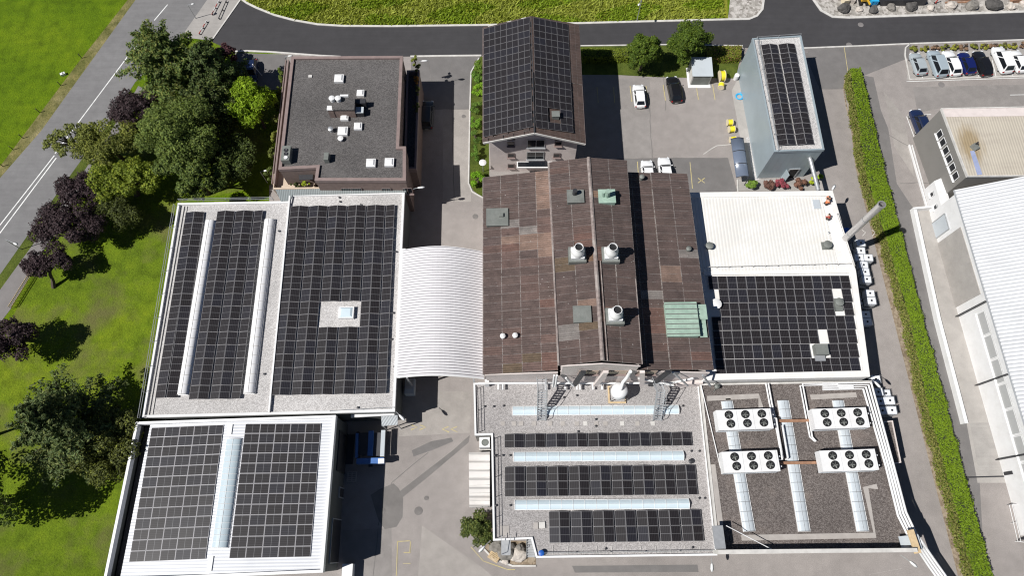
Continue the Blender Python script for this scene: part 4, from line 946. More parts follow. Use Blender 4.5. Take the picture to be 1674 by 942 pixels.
# --- I and J at the right
ZI = 7.2
I_, pI, roofI = flat_building('grey_office_block', 'grey rendered block with rust-stained cream roof at the right edge', 'building',
    [(1538, 177), (1790, 172), (1825, 287), (1581, 289)], ZI, MT['grey_wall'], MT['rust_roof'], 0.1, 0.15, MT['kerb'])
mb = MB(); mb.prism(PP([(1541, 178), (1788, 174), (1792, 188), (1546, 191)], ZI + .05), ZI + .01, ZI + .06); obj('roof_apron', mb, MT['pink_wall'], I_)
ii = inset(pI, .06)
nI = (Vector(ii[3]) - Vector(ii[0])).length
windows(I_, ii[0], ii[3], [(nI * .27 + 1.33 * k, 4.7, 1.05, 1.25) for k in range(6)], MT['glass_dark'], MT['white'], bars=0, proud=.04)
mb = MB(); g = P(1594, 240, ZI + .3); mb.box((g.x, g.y, ZI + .25), (.7, .9, .5), .5); o = obj('roof_hood', mb, MT['zinc'], I_); rust_roof(MT['rust_roof'], (g.x - I_.location.x - .3, g.y - I_.location.y + .6, 0))
mb = MB(); mb.lathe((g.x + .1, g.y + .3, ZI + .4), [(.13, 0), (.13, .5), (.01, .5)], 8); obj('pipe', mb, MT['steel_dark'], o)
mb = MB(); mb.prism(PP([(1586, 247), (1593, 246), (1606, 285), (1598, 286)], ZI + .07), ZI + .03, ZI + .07); obj('cover_strip', mb, MT['bluestrip'], I_)
# white annex at its foot
mb = MB(); an = PP([(1527, 296), (1541, 290), (1556, 338), (1541, 345)], 2.6); mb.prism(an, 0, 2.6); o = obj('annex', mb, MT['white'], I_)
windows(I_, an[0], an[3], [(1.5, 1.1, .7, .8), (3.5, 1.1, .7, .8)], MT['glass_dark'], MT['white'], bars=0)

ZJ = 6.4
j_nw, j_ne, j_se, j_sw = P(1560, 311, ZJ), P(1830, 267, ZJ), P(1990, 880, ZJ), P(1731, 880, ZJ)
J = thing('corrugated_roof_shed', 'long shed with pale corrugated metal roof along the right edge', 'building', ((j_nw.x + j_se.x) / 2, (j_nw.y + j_se.y) / 2, 0))
mb = MB(); NJ = 92; vs = []
pj = []
for i in range(NJ):
    for t, h in ((0.0, 0.0), (0.45, 0.0), (0.58, 0.09), (0.87, 0.09)): pj.append(((i + t) / NJ, h))
pj.append((1, 0))
for t, h in pj:
    a = j_nw.lerp(j_sw, t); b = j_ne.lerp(j_se, t); mid = a.lerp(b, .5)
    vs += [(a.x, a.y, ZJ + h), (mid.x, mid.y, ZJ + 1.0 + h), (b.x, b.y, ZJ + h)]
mb.add(vs, [(i * 3 + k, i * 3 + k + 1, (i + 1) * 3 + k + 1, (i + 1) * 3 + k) for i in range(len(pj) - 1) for k in range(2)])
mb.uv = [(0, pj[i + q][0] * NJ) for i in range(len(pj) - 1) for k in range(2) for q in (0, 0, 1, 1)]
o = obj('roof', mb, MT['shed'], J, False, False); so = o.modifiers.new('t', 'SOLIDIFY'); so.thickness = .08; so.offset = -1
jp = [(p.x, p.y) for p in (j_nw, j_ne, j_se, j_sw)]; jw = inset(jp, .35)
wallpart(J, jw, 0, ZJ - .1, MT['white'])
Lj = (Vector(jw[3]) - Vector(jw[0])).length
windows(J, jw[0], jw[3], [(u, 3.5, 2.9, 1.5) for u in np.arange(17.5, Lj - 2, 3.1)], MT['shed_glass'], MT['white'], bars=0, proud=.05)
door(J, jw[0], jw[3], 2.6, 2.2, 3.0, MT['sky_grey'], 'roller_door')
mb = MB(); c = Vector(jw[0]) + (Vector(jw[3]) - Vector(jw[0])).normalized() * 9.2; jd = (Vector(jw[3]) - Vector(jw[0])).normalized(); mb.box((c.x + jd.y * .05, c.y - jd.x * .05, 2.6), (9.4, .1, 5.2), math.atan2(jd.y, jd.x)); obj('concrete_wall', mb, MT['conc'], J)
dj = (Vector(jw[3]) - Vector(jw[0])).normalized(); nj = Vector((dj.y, -dj.x)); rj = math.atan2(dj.y, dj.x)
for u in (15.2, 24.5, 33.8, 43.0):
    c = Vector(jw[0]) + dj * u + nj * .25; mb = MB(); mb.box((c.x, c.y, 3.1), (.1, .5, 6.1), rj); obj('downpipe', mb, MT['steel_dark'], J)
for u in (35.5, 45.0):
    c = Vector(jw[0]) + dj * u + nj * .06; mb = MB(); mb.box((c.x, c.y, 1.0), (.4, .06, 1.5), rj); obj('vent_grille', mb, MT['steel_dark'], J)
mb = MB(); mb.tube([(j_nw.x, j_nw.y, ZJ - .05), (j_sw.x, j_sw.y, ZJ - .05)], .12, 6); obj('gutter', mb, MT['steel'], J)
# low walls of the loading ramp
mb = MB(); mb.ribbon(PP([(1497, 342), (1536, 520), (1581, 692)], 1.0), .45, 0, .9); mb.ribbon(PP([(1492, 344), (1531, 520), (1577, 690)], .2), .5, 0, .25)
single('ramp_wall', mb, MT['white'], 'low white concrete wall along the loading ramp by the long shed', 'wall')
mb = MB(); mb.ribbon(PP([(1494, 340), (1551, 334)], 1.0), .3, 0, .9)
single('ramp_end_wall', mb, MT['white'], 'short white wall closing the top end of the loading ramp', 'wall')
mb = MB(); mb.ribbon(PP([(1487, 236), (1497, 272), (1517, 342)], .3), .16, 0, .3); mb.ribbon(PP([(1492, 236), (1502, 272), (1521, 340)], .3), .1, 0, .2)
single('garden_edging', mb, MT['white'], 'narrow white concrete edging at the foot of the grey office block', 'edging')
mb = MB(); mb.ribbon(PP([(1578, 781), (1652, 779)], .06), .16, 0.03, .07); single('drain_channel', mb, MT['steel_dark'], 'dark slotted drain channel crossing the loading ramp', 'drain')
# ramp railing at lower right
def railing(name, label, pts, z, h=1.0, step=2.0, mat='steel', rails=(1.0, .5), r=0.035, group=None):
    P3 = [p if isinstance(p, Vector) else Vector((P(p[0], p[1], z + h * .5).x, P(p[0], p[1], z + h * .5).y, z)) for p in pts]
    root = thing(name, label, 'railing', P3[0], group)
    for k in rails:
        mb = MB(); mb.tube([p + Vector((0, 0, h * k)) for p in P3], r, 5); obj('rail', mb, MT[mat], root)
    for a, b in zip(P3[:-1], P3[1:]):
        n = max(1, int((b - a).length / step))
        for i in range(n + (1 if b is P3[-1] else 0)):
            q = a.lerp(b, i / n); mb = MB(); mb.tube([q, q + Vector((0, 0, h))], r, 5); obj('post', mb, MT[mat], root)
    return root
railing('ramp_railing', 'white tube railing at the bottom right beside the long shed', [(1650, 826), (1690, 822)], 0, 1.0, 1.2, 'white')
railing('stair_railing', 'white tube railing running down the lower right edge', [(1650, 826), (1664, 886), (1700, 892)], 0, 1.0, 1.5, 'white')
railing('roof_railing', 'thin steel guard rail along the west edge of the gravel hall', [(286, 336), (228, 684)], ZB, .9, 3.0, 'steel', group='guard rails on the roofs')
railing('roof_railing', 'thin steel guard rail along the north edge of the gravel hall', [(293, 328), (446, 325)], ZB, .9, 3.0, 'steel', group='guard rails on the roofs')
railing('roof_railing', 'dark guard rail along the west edge of the three-skylight roof', [(781, 634), (783, 706)], ZG, .9, 2.2, 'steel_dark', group='guard rails on the roofs')
railing('roof_railing', 'dark guard rail beside the small white container on the skylight roof', [(809, 716), (812, 880)], ZG, .9, 2.2, 'steel_dark', group='guard rails on the roofs')
railing('roof_railing', 'steel guard rail along the bottom edge of the skylight roof', [(884, 905), (1168, 901)], ZG, .5, 3.3, 'steel', (1.0,), group='guard rails on the roofs')
railing('roof_railing', 'thin steel rail on the north and west edge of the silver block', [(1309, 57), (1237, 62), (1272, 246)], ZK, .6, 2.5, 'steel', (1.0,), group='guard rails on the roofs')
railing('roof_railing', 'low rail crossing the cream ribbed roof above the panels', [(1152, 438), (1390, 432)], ZF, .6, 1.5, 'kerb', (1.0,), group='guard rails on the roofs')
railing('roof_railing', 'rail on the outer edge of the cream roof by the steel flue', [(1368, 350), (1396, 436)], ZF, .6, 1.6, 'kerb', (1.0, .5), group='guard rails on the roofs')
railing('roof_railing', 'rail on the lower edge of the gravel hall above the truck', [(540, 673), (644, 667)], ZB, .5, 2.5, 'steel', (1.0,), group='guard rails on the roofs')

# ------------------------------------------------------------------ solar modules
def pv_array(label, corners, cols, rows, along, tilt=0.0, holes=(), lift=.12, group=None, name='solar_panel_row', cat='solar panels', mat='pv', first=0):
    """corners NW,NE,SE,SW; cols = list of (u0,u1); module long side along 'v' (north-south) or 'u'"""
    nw, ne, se, sw = corners
    def pt_(u, v): return nw.lerp(ne, u).lerp(sw.lerp(se, u), v)
    c0 = pt_(.5, .5); root = thing(name, label, cat, c0, group)
    um = (pt_(cols[0][1], .5) - pt_(cols[0][0], .5)).length; vm = (pt_(.5, 1) - pt_(.5, 0)).length / rows
    du, dv = um * (1 / math.cos(tilt)) - .025, vm - .025
    L, S = (dv, du) if along == 'v' else (du, dv)
    mb = MB(); mb.box((0, 0, 0), (L, S, .04)); me = bpy.data.meshes.new('solar_panel'); me.from_pydata(mb.v, [], mb.f); me.materials.append(MT[mat])
    for i, (u0, u1) in enumerate(cols):
        for j in range(rows):
            if (i, j) in holes: continue
            a, b = j / rows, (j + 1) / rows; uc = (u0 + u1) / 2; vc = (a + b) / 2
            c = pt_(uc, vc); U = (pt_(u1, vc) - pt_(u0, vc)).normalized(); V = (pt_(uc, b) - pt_(uc, a)).normalized()
            N = V.cross(U).normalized()
            if N.z < 0: N = -N
            V = -N.cross(U) if (N.cross(U)).dot(V) < 0 else N.cross(U)
            t = 0.0
            if tilt: t = -tilt if (i + first) % 2 else tilt      # odd: rises towards the east
            M = Matrix.Rotation(t, 3, V)
            U2, N2 = M @ U, M @ N
            if (tilt): pass
            X, Y = (V, U2) if along == 'v' else (U2, V)
            if X.cross(Y).dot(N2) < 0: Y = -Y
            rot = Matrix((X, Y, N2)).transposed()
            # small mounting tolerance
            rot = rot @ Matrix.Rotation(random.gauss(0, .004), 3, 'X') @ Matrix.Rotation(random.gauss(0, .003), 3, 'Y')
            o = bpy.data.objects.new('solar_panel', me); col.objects.link(o); o.parent = root
            h = lift + (du / 2 * math.sin(tilt) if tilt else 0)
            o.matrix_basis = Matrix.Translation(c + N * h - c0) @ rot.to_4x4()
    return root
def pairs(n, gap):
    """n columns in tents of two with a walking gap after every second one; returns u intervals"""
    ng = (n - 1) // 2; w = (1 - ng * gap) / n; out = []; x = 0.0
    for i in range(n):
        out.append((x, x + w)); x += w
        if i % 2 == 1: x += gap
    return out
ORD = ['first', 'second', 'third', 'fourth', 'fifth', 'sixth', 'seventh', 'eighth', 'ninth', 'tenth']
TILT = R(11)
zb = ZB + .12
def sub(corners, cols, k0, k1):
    nw, ne, se, sw = corners; u0, u1 = cols[k0][0], cols[k1][1]
    c = [nw.lerp(ne, u0), nw.lerp(ne, u1), sw.lerp(se, u1), sw.lerp(se, u0)]
    return c, [((a - u0) / (u1 - u0), (b - u0) / (u1 - u0)) for a, b in cols[k0:k1 + 1]]
gB = 'rows of tilted panels on the pale gravel hall'
c_, k_ = sub([P(x, y, zb) for x, y in ((305, 348), (334, 347), (293, 651), (253, 652))], [(0, .5), (.5, 1)], 0, 1)
pv_array('westernmost double row of panels between the roof edge and the white skylight strip', c_, k_, 15, 'v', TILT, (), .1, gB)
cB = [P(x, y, zb) for x, y in ((356, 346), (431, 345), (394, 653), (309, 654))]; kB = pairs(5, .03)
for n, (a, b, t) in enumerate([(0, 1, 'double row of panels just right of the left white skylight strip'), (2, 3, 'middle double row of panels between the two white skylight strips'), (4, 4, 'single row of panels just left of the right white skylight strip')]):
    c_, k_ = sub(cB, kB, a, b); pv_array(t, c_, k_, 15, 'v', TILT, (), .1, gB)
cB = [P(x, y, zb) for x, y in ((476, 338), (646, 336), (632, 644.5), (442, 647.5))]; kB = pairs(11, .013)
labs = ['left double row of the big field, beside the white upstand', 'second double row of the big field, left of the square roof window',
        'interrupted double row of the big field ending at the roof window gap, left half', 'interrupted double row of the big field with the square roof window in its gap',
        'fifth double row of the big field, right of the roof window gap', 'single row of panels at the right edge of the big field by the arched canopy']
for n in range(6):
    a, b = 2 * n, min(2 * n + 1, 10); c_, k_ = sub(cB, kB, a, b)
    hs = {(i, j) for i in (0, 1) for j in (8, 9)} if n in (2, 3) else ()
    pv_array(labs[n], c_, k_, 15, 'v', TILT, hs, .1, gB)
gE = 'flat panel fields on the white ribbed hall'
even = lambda n: [(i / n, (i + 1) / n) for i in range(n)]
pv_array('flat panel field left of the barrel skylight on the white ribbed hall', [PL(x, y, *plEl) for x, y in ((248.5, 700), (366.5, 695), (336.5, 915), (211.4, 920))], even(5), 13, 'u', 0, (), .1, gE, 'solar_panel_field', 'solar panels', 'pv_white')
pv_array('flat panel field right of the barrel skylight on the white ribbed hall', [PL(x, y, *plEr) for x, y in ((402, 693.5), (525.5, 692.8), (507.6, 911.3), (375, 914))], even(5), 13, 'u', 0, (), .1, gE, 'solar_panel_field', 'solar panels', 'pv_white')
pv_array('large flat panel field on the white hall with three white cut-outs', [P(x, y, ZF + .1) for x, y in ((1157, 452), (1388, 451), (1406.5, 608.5), (1171, 612))], even(15), 7, 'v', 0,
         {(0, 1), (0, 2), (13, 1), (13, 2), (11, 4), (11, 5), (10, 5)}, .08, None, 'solar_panel_field')
gG = 'tilted panel strips on the three-skylight roof'
pv_array('narrow top strip of panels between the upper two long skylights', [P(x, y, ZG + .15) for x, y in ((824.3, 710.5), (1129.6, 707), (1131.3, 729.6), (825, 733))], pairs(18, .006), 1, 'v', TILT, (), .1, gG, 'solar_panel_strip')
pv_array('middle two-module-deep strip of panels between the lower two long skylights', [P(x, y, ZG + .15) for x, y in ((825, 764), (1136.3, 760.7), (1140.3, 809.5), (825, 813))], pairs(18, .006), 2, 'v', TILT, (), .1, gG, 'solar_panel_strip')
pv_array('bottom strip of panels below the lowest long skylight, shorter than the others', [P(x, y, ZG + .15) for x, y in ((897, 837), (1144.7, 833.8), (1150.7, 885.5), (898, 888.5))], pairs(14, .008), 2, 'v', TILT, (), .1, gG, 'solar_panel_strip')
pv_array('four columns of panels on the roof of the silver block', [P(x, y, ZK + .15) for x, y in ((1243.5, 74), (1298.7, 72), (1330.4, 236.8), (1272.6, 238.8))], pairs(4, .03), 10, 'v', TILT, (), .1, None, 'solar_panel_field')
gH = 'panel fields on the gabled house'
pv_array('panel field covering the left slope of the gabled house', [PL(x, y, *plHl) for x, y in ((791.8, 49), (866.5, 30), (871.5, 209), (791.5, 226))], even(4), 16, 'u', 0, (), .3, gH, 'solar_panel_field', 'solar panels', 'pv_dim')
pv_array('panel field on the right slope of the gabled house around the small chimney', [PL(x, y, *plHr) for x, y in ((870.8, 30), (927.5, 41), (936, 218.5), (874.8, 210))], even(3), 16, 'u', 0, {(1, 13), (1, 14)}, .26, gH, 'solar_panel_field', 'solar panels', 'pv_dim')

# ------------------------------------------------------------------ cooler units on the brown gravel roof
def cooler():
    r = thing('cooler_unit', 'x', 'cooler')
    w, d, h, z0 = 6.25, 2.3, 1.25, .95
    mb = MB(); mb.box((0, 0, z0 + h / 2), (w, d, h)); cab = obj('casing', mb, MT['white'], r)
    mb = MB()
    for k in range(3): mb.box((-w / 2 + w * (.27 + .3 * k), 0, z0 + h + .02), (w * .19, d * .97, .04))
    obj('fan_deck', mb, MT['white'], r)
    mb = MB()
    for k in range(4):
        x = -w / 2 + w * (.13 + .28 * k); mb.box((x, -d / 2 - .012, z0 + h / 2), (.03, .02, h * .9))
    mb.box((0, -d / 2 - .02, z0 + .12), (w * .98, .03, .12)); obj('panel_joint', mb, MT['sky_grey'], r)
    for k in range(3):
        for s in (.24, -.20):
            x, y = -w / 2 + w * (.215 + .302 * k) + (.08 if s < 0 else 0), d * s; z = z0 + h + .045
            mb = MB(); mb.lathe((x, y, z), [(.47, 0), (.47, .10), (.43, .10), (.42, .02), (.01, .02)], 20, None, False); f = obj('fan', mb, MT['black'], r, True)
            mb = MB()
            for b in range(5):
                a = b * 2 * math.pi / 5 + k; M = Matrix.Rotation(a, 3, 'Z') @ Matrix.Rotation(.5, 3, 'X')
                mb.box((x + .2 * math.cos(a), y + .2 * math.sin(a), z + .065), (.3, .14, .01), 0, M)
            mb.lathe((x, y, z + .03), [(.08, 0), (.08, .07), (.01, .08)], 10); obj('fan_blades', mb, MT['zinc'], f)
            mb = MB()
            for q in (.2, .31):
                mb.tube([(x + q * math.cos(t * math.pi / 8), y + q * math.sin(t * math.pi / 8), z + .105) for t in range(17)], .008, 4, False)
            for t in range(4):
                a = t * math.pi / 4; mb.bar((x - .4 * math.cos(a), y - .4 * math.sin(a), z + .105), (x + .4 * math.cos(a), y + .4 * math.sin(a), z + .105), .012)
            obj('fan_guard', mb, MT['steel_dark'], f)
    for sx in (-1, 1):
        for sy in (-1, 1):
            mb = MB(); mb.box((sx * (w / 2 - .35), sy * (d / 2 - .2), z0 / 2), (.14, .14, z0)); obj('leg', mb, MT['steel_dark'], r)
    for sx in (-.05, .05):
        pass
    mb = MB(); mb.tube([(w / 2, .5, z0 + .8), (w / 2 + .35, .5, z0 + .8), (w / 2 + .35, .5, .3)], .09, 6); mb.tube([(w / 2, -.6, z0 + .8), (w / 2 + .35, -.6, z0 + .8), (w / 2 + .35, -.6, .3)], .09, 6)
    obj('pipe_connection', mb, MT['white'], r)
    return r
cp = cooler(); used = False
for x, y, lb in [(1217.5, 686, 'white six-fan cooler unit at upper left of the brown gravel roof'), (1227.5, 755, 'white six-fan cooler unit at lower left of the brown gravel roof'),
             (1374.5, 684, 'white six-fan cooler unit at upper right of the brown gravel roof'), (1388, 753, 'white six-fan cooler unit at lower right of the brown gravel roof')]:
    p = P(x, y, ZP + 2.2); place(cp, used, (p.x, p.y, ZP), YAW + .02, lb, 'cooler units on the brown gravel roof'); used = True
for y, x0, x1, lb in [(688, 1270, 1327, 'upper rusty beam crossing the middle skylight strip between coolers'), (757, 1272, 1342, 'lower rusty beam crossing the middle skylight strip between coolers')]:
    a, b = P(x0, y + .5, ZP + .8), P(x1, y - .5, ZP + .8); mb = MB(); mb.bar(a, b, .3, .05); mb.bar(a - Vector((0, 0, .28)), b - Vector((0, 0, .28)), .3, .05); mb.bar(a - Vector((0, 0, .14)), b - Vector((0, 0, .14)), .05, .24)
    mb.box(a - Vector((0, 0, .5)), (.15, .15, .6)); mb.box(b - Vector((0, 0, .5)), (.15, .15, .6)); single('rusty_beam', mb, MT['rust'], lb, 'beam', 'rusty beams on the brown gravel roof')
def piperun(label, paths, r=.1, mat='white', name='pipe_run', group='white pipe runs on the brown gravel roof', n=8):
    root = thing(name, label, 'pipes', (paths[0][0].x, paths[0][0].y, 0), group)
    for p in paths:
        mb = MB(); mb.tube(p, r, n); obj('pipe', mb, MT[mat], root, True)
    return root
def off(pts, dx, dy=0): return [(x + dx, y + dy) for x, y in pts]
zp = ZP + .55
piperun('bundle of white pipes along the right edge of the brown roof down to the yard', [[P(x, y, zp) for x, y in [(1345, 627 + 3.4 * k), (1424 - 4.3 * k, 626 + 3.4 * k), (1461 - 4.4 * k, 762), (1481 - 4.3 * k, 838 + 2 * k), (1497 - 3.5 * k, 872 + 3 * k), (1508 - 3 * k, 888 + 3 * k)]] + [P(1530 - 4 * k, 920 + 2 * k, 3.6), P(1560 - 4 * k, 962 + 2 * k, 3.2)] for k in range(4)], .13)
piperun('white pipes dropping from the white hall to the upper left cooler', [[P(x, y, zp) for x, y in [(1252 + 4 * k, 627), (1258 + 4 * k, 660), (1270 + 2 * k, 705), (1278 + 2 * k, 750)]] for k in range(2)], .1)
piperun('white pipes between the middle skylight strip and the upper right cooler', [[P(x, y, zp) for x, y in [(1395, 632 + 3 * k), (1372, 632 + 3 * k), (1368, 627 + 2 * k), (1312 - 4 * k, 628 + 3 * k), (1328 - 4 * k, 715), (1334 - 2 * k, 722)]] for k in range(2)], .1)
piperun('white pipe loops beside the left coolers', [[P(x, y, ZP + 1.4) for x, y in [(1264, 684), (1269, 684), (1279, 752), (1272, 752)]], [P(x, y, ZP + 1.0) for x, y in [(1279, 696), (1288, 750), (1284, 752)]]], .1)
mb = MB(); mb.tube([P(1187, 860, 7.5), P(1264, 900, 7.2)], .05, 6); single('bracing_rod', mb, MT['white'], 'thin diagonal rod bracing the corner screen of the brown roof', 'rod')
mb = MB(); mb.tube([P(1146, 630, ZP + .2), P(1178, 766, ZP + .2)], .06, 6); single('conduit', mb, MT['white'], 'thin white conduit along the left edge of the brown roof', 'conduit')
mb = MB(); mb.tube([P(1141, 625, ZG + .3), P(1171, 905, ZG + .3)], .09, 6); single('edge_pipe', mb, MT['white'], 'white pipe on the seam between the two annex roofs', 'pipe')
p = P(1171, 633, ZP + .4); mb = MB(); mb.lathe((p.x, p.y, ZP), [(.12, 0), (.12, .5), (.3, .5), (.3, .8), (.02, .95)], 10)
for a in range(3): mb.bar((p.x, p.y, ZP + .5), (p.x + .6 * math.cos(a * 2.1), p.y + .6 * math.sin(a * 2.1), ZP + .02), .05)
single('roof_spotlight', mb, MT['zinc'], 'small grey tripod lamp at the top left of the brown gravel roof', 'lamp')

# ------------------------------------------------------------------ cyclone, roof ladders, container on the skylight roof
p = P(1008, 646, ZG); cyc = thing('dust_cyclone', 'white dust cyclone on a timber frame between the two roof ladders', 'cyclone', (p.x, p.y, ZG))
mb = MB(); q = 1.05; sq = [(p.x - q, p.y - q), (p.x + q, p.y - q), (p.x + q, p.y + q), (p.x - q, p.y + q)]; mb.ring(sq, inset(sq, .18), ZG + .005, ZG + .2); obj('base_frame', mb, MT['wood'], cyc)
mb = MB(); mb.lathe((p.x, p.y, ZG + .3), [(.35, 0), (.95, 1.2), (.95, 2.3), (.8, 2.55), (.32, 2.75)], 24); obj('drum', mb, MT['white'], cyc, True)
mb = MB(); mb.tube([(p.x, p.y, ZG + 2.9), (p.x, p.y, ZG + 3.3), (p.x + .25, p.y + .7, ZG + 3.8), (p.x + .6, yS - .35, ZG + 4.6), (p.x + .6, yS - .25, 11.6)], .2, 12); obj('duct', mb, MT['white'], cyc, True)
for a in range(4):
    mb = MB(); t = math.pi / 4 + a * math.pi / 2; mb.bar((p.x + .95 * math.cos(t), p.y + .95 * math.sin(t), ZG + 1.9), (p.x + 1.2 * math.cos(t), p.y + 1.2 * math.sin(t), ZG + .2), .08); obj('leg', mb, MT['steel'], cyc)
def roof_ladder(px, lb):
    top = P(px, 632, 8.8); bot = P(px, 688, ZG); top.y = yS - .3; top.z = 8.2
    r = thing('roof_ladder', lb, 'ladder', (bot.x, bot.y, ZG), 'galvanised roof ladders')
    mid = Vector((bot.x, (top.y - 1.4), 8.0))
    for s in (-1, 1):
        mb = MB(); o_ = Vector((s * .48, 0, 0)); mb.bar(top + o_, mid + o_, .09, .2); mb.bar(mid + o_, bot + o_, .09, .2); obj('stringer', mb, MT['steel'], r)
        mb = MB(); hh = Vector((s * .55, 0, 1.0)); mb.tube([top + hh, mid + hh, bot + hh, bot + Vector((s * .55, 0, 0))], .035, 6)
        for t in (0, .33, .66): q = mid.lerp(bot, t); mb.tube([q + o_, q + hh], .03, 5)
        obj('handrail', mb, MT['steel'], r)
    for k in range(12):
        q = mid.lerp(bot, (k + .5) / 12); mb = MB(); mb.box(q, (.92, .2, .04)); obj('tread', mb, MT['steel'], r)
    mb = MB(); 
    for k in range(6): q = top.lerp(mid, (k + .5) / 6); mb.box(q, (.92, .12, .05))
    obj('platform', mb, MT['steel'], r)
roof_ladder(885, 'galvanised ladder with handrails at left of the white dust cyclone'); roof_ladder(1074, 'galvanised ladder with handrails at right of the white dust cyclone')
def gnd(px, py, z): return P(px, py, z)
cc = PP([(767, 741), (800, 740), (800, 828), (768, 829)], 2.6); ctn = thing('storage_container', 'narrow white container with stained ribbed roof beside the skylight roof', 'container', ((cc[0].x + cc[2].x) / 2, (cc[0].y + cc[2].y) / 2, 0))
mb = MB(); mb.prism(cc, 0.1, 2.5); obj('box', mb, MT['white'], ctn)
mb = MB(); mb.prism(inset(cc, -.05), 2.5, 2.6); obj('roof', mb, ribbed('stained_white_sheet', (0.70, 0.67, 0.64), 1.0, 0, .6, 0, .05, (.36, .31, .27), .5), ctn)
mb = MB()
for k in range(7):
    q = Vector(cc[0]).lerp(Vector(cc[3]), (k + .3) / 7); w = Vector(cc[1]).lerp(Vector(cc[2]), (k + .3) / 7); mb.bar((q.x, q.y, 2.62), (w.x, w.y, 2.62), .07, .05)
obj('roof_rib', mb, MT['kerb'], ctn)
p = P(792, 723, 3.0); ac = thing('heat_pump', 'white heat pump box with a fan on top next to the white container', 'heat pump', (p.x, p.y, 0))
mb = MB(); mb.box((p.x, p.y, 1.9), (1.25, 1.25, 1.9), YAW); obj('casing', mb, MT['white'], ac)
mb = MB(); mb.box((p.x, p.y, .47), (1.4, 1.4, .94), YAW); obj('plinth', mb, MT['kerb'], ac)
mb = MB(); mb.lathe((p.x + .05, p.y - .05, 2.86), [(.42, 0), (.42, .06), (.36, .06), (.34, .02), (.01, .02)], 18); obj('fan', mb, MT['zinc'], ac)
mb = MB(); p = P(568, 936, 1.2); mb.box((p.x, p.y, .65), (1.15, 1.7, 1.3), YAW); bx_ = thing('white_bin', 'white box container at the bottom beside the dark hall wall', 'bin', (p.x, p.y, 0)); obj('body', mb, MT['white'], bx_)
mb = MB(); mb.box((p.x, p.y, 1.34), (1.2, 1.75, .07), YAW); obj('lid', mb, MT['white'], bx_)

# ------------------------------------------------------------------ flue, people
fl = thing('steel_flue', 'tall stainless steel flue standing beside the white hall and hedge', 'chimney', (41.6, 37.0, 0))
top = P(1436, 334, 16.4); bx0 = Vector((top.x + .4, top.y, 0)); fl.location = bx0
mb = MB(); mb.lathe(bx0, [(.43, 0), (.43, 16.2), (.48, 16.2), (.48, 16.4), (.34, 16.4), (.34, 14)], 24, None, False); obj('shaft', mb, MT['stainless'], fl, True)
mb = MB(); mb.lathe(bx0 + Vector((0, 0, 15.9)), [(.36, 0), (.36, .01)], 20); obj('opening', mb, MT['black'], fl)
for z in (4.5, 8.5, 12.5):
    mb = MB(); mb.lathe(bx0 + Vector((0, 0, z)), [(.46, 0), (.46, .12)], 24, None, False); obj('joint_band', mb, MT['steel'], fl)
mb = MB(); mb.lathe(bx0, [(1.0, 0), (1.0, .3)], 20); obj('foot', mb, MT['kerb'], fl)
def person(label, px, py, z, rz, jacket, crouch=True, arm_to=(.45, .25)):
    g = P(px, py, z + .5); base = Vector((g.x, g.y, z))
    r = thing('person', label, 'person', base, 'workers crouching on the white roof')
    # body: skin-modified skeleton, x forward
    J = [(0, 0, .42), (.10, 0, .62), (.22, 0, .82), (.30, 0, .95), (.36, 0, 1.08),     # pelvis spine chest neck head
         (.22, .2, .82), (.38, .30, .58), (.52, .2, .40), (.22, -.2, .82), (.40, -.28, .58), (.55, -.16, .42),
         (.02, .11, .42), (.36, .17, .48), (.10, .17, .10), (.24, .17, .05), (.02, -.11, .42), (.34, -.18, .46), (.08, -.18, .10), (.22, -.18, .05)]
    Ed = [(0, 1), (1, 2), (2, 3), (3, 4), (2, 5), (5, 6), (6, 7), (2, 8), (8, 9), (9, 10), (0, 11), (11, 12), (12, 13), (13, 14), (0, 15), (15, 16), (16, 17), (17, 18)]
    rad = [.15, .15, .16, .06, .10, .07, .055, .045, .07, .055, .045, .10, .08, .055, .05, .10, .08, .055, .05]
    def grow(name, idx, mat, extra=0.0, parent=None):
        ids = sorted(set(i for e in idx for i in e)); mp = {v: k for k, v in enumerate(ids)}
        me = bpy.data.meshes.new(name); M = Matrix.Rotation(rz, 3, 'Z')
        me.from_pydata([M @ Vector(J[i]) for i in ids], [(mp[a], mp[b]) for a, b in idx], [])
        o = bpy.data.objects.new(name, me); col.objects.link(o); o.parent = parent or r
        sk = o.modifiers.new('s', 'SKIN'); sk.use_smooth_shade = True
        for k, i in enumerate(ids): me.skin_vertices[0].data[k].radius = (rad[i] + extra, rad[i] + extra)
        me.skin_vertices[0].data[0].use_root = True
        o.modifiers.new('d', 'SUBSURF').render_levels = 1; me.materials.append(mat); return o
    b = grow('body', Ed, MT['skin'])
    grow('jacket', [(0, 1), (1, 2), (2, 5), (5, 6), (2, 8), (8, 9)], MT[jacket], .018, b)
    grow('trousers', [(0, 11), (11, 12), (12, 13), (0, 15), (15, 16), (16, 17)], MT['trouser'], .016, b)
    M = Matrix.Rotation(rz, 3, 'Z'); mb = MB(); hc = base + M @ Vector((.345, 0, 1.10)); mb.dome(hc, .125, 12, 5, .95); obj('hair', mb, MT['hair'], r, True)
    return r
person('worker in an orange top crouching nearest the roof corner, dark hair', 1357, 324, ZF + .08, R(200), 'orange')
person('worker in a light orange vest crouching between the two other workers', 1350, 332, ZF + .08, R(30), 'orange')
person('worker in a red top crouching alone further down the roof edge', 1355.5, 357, ZF + .08, R(120), 'red')

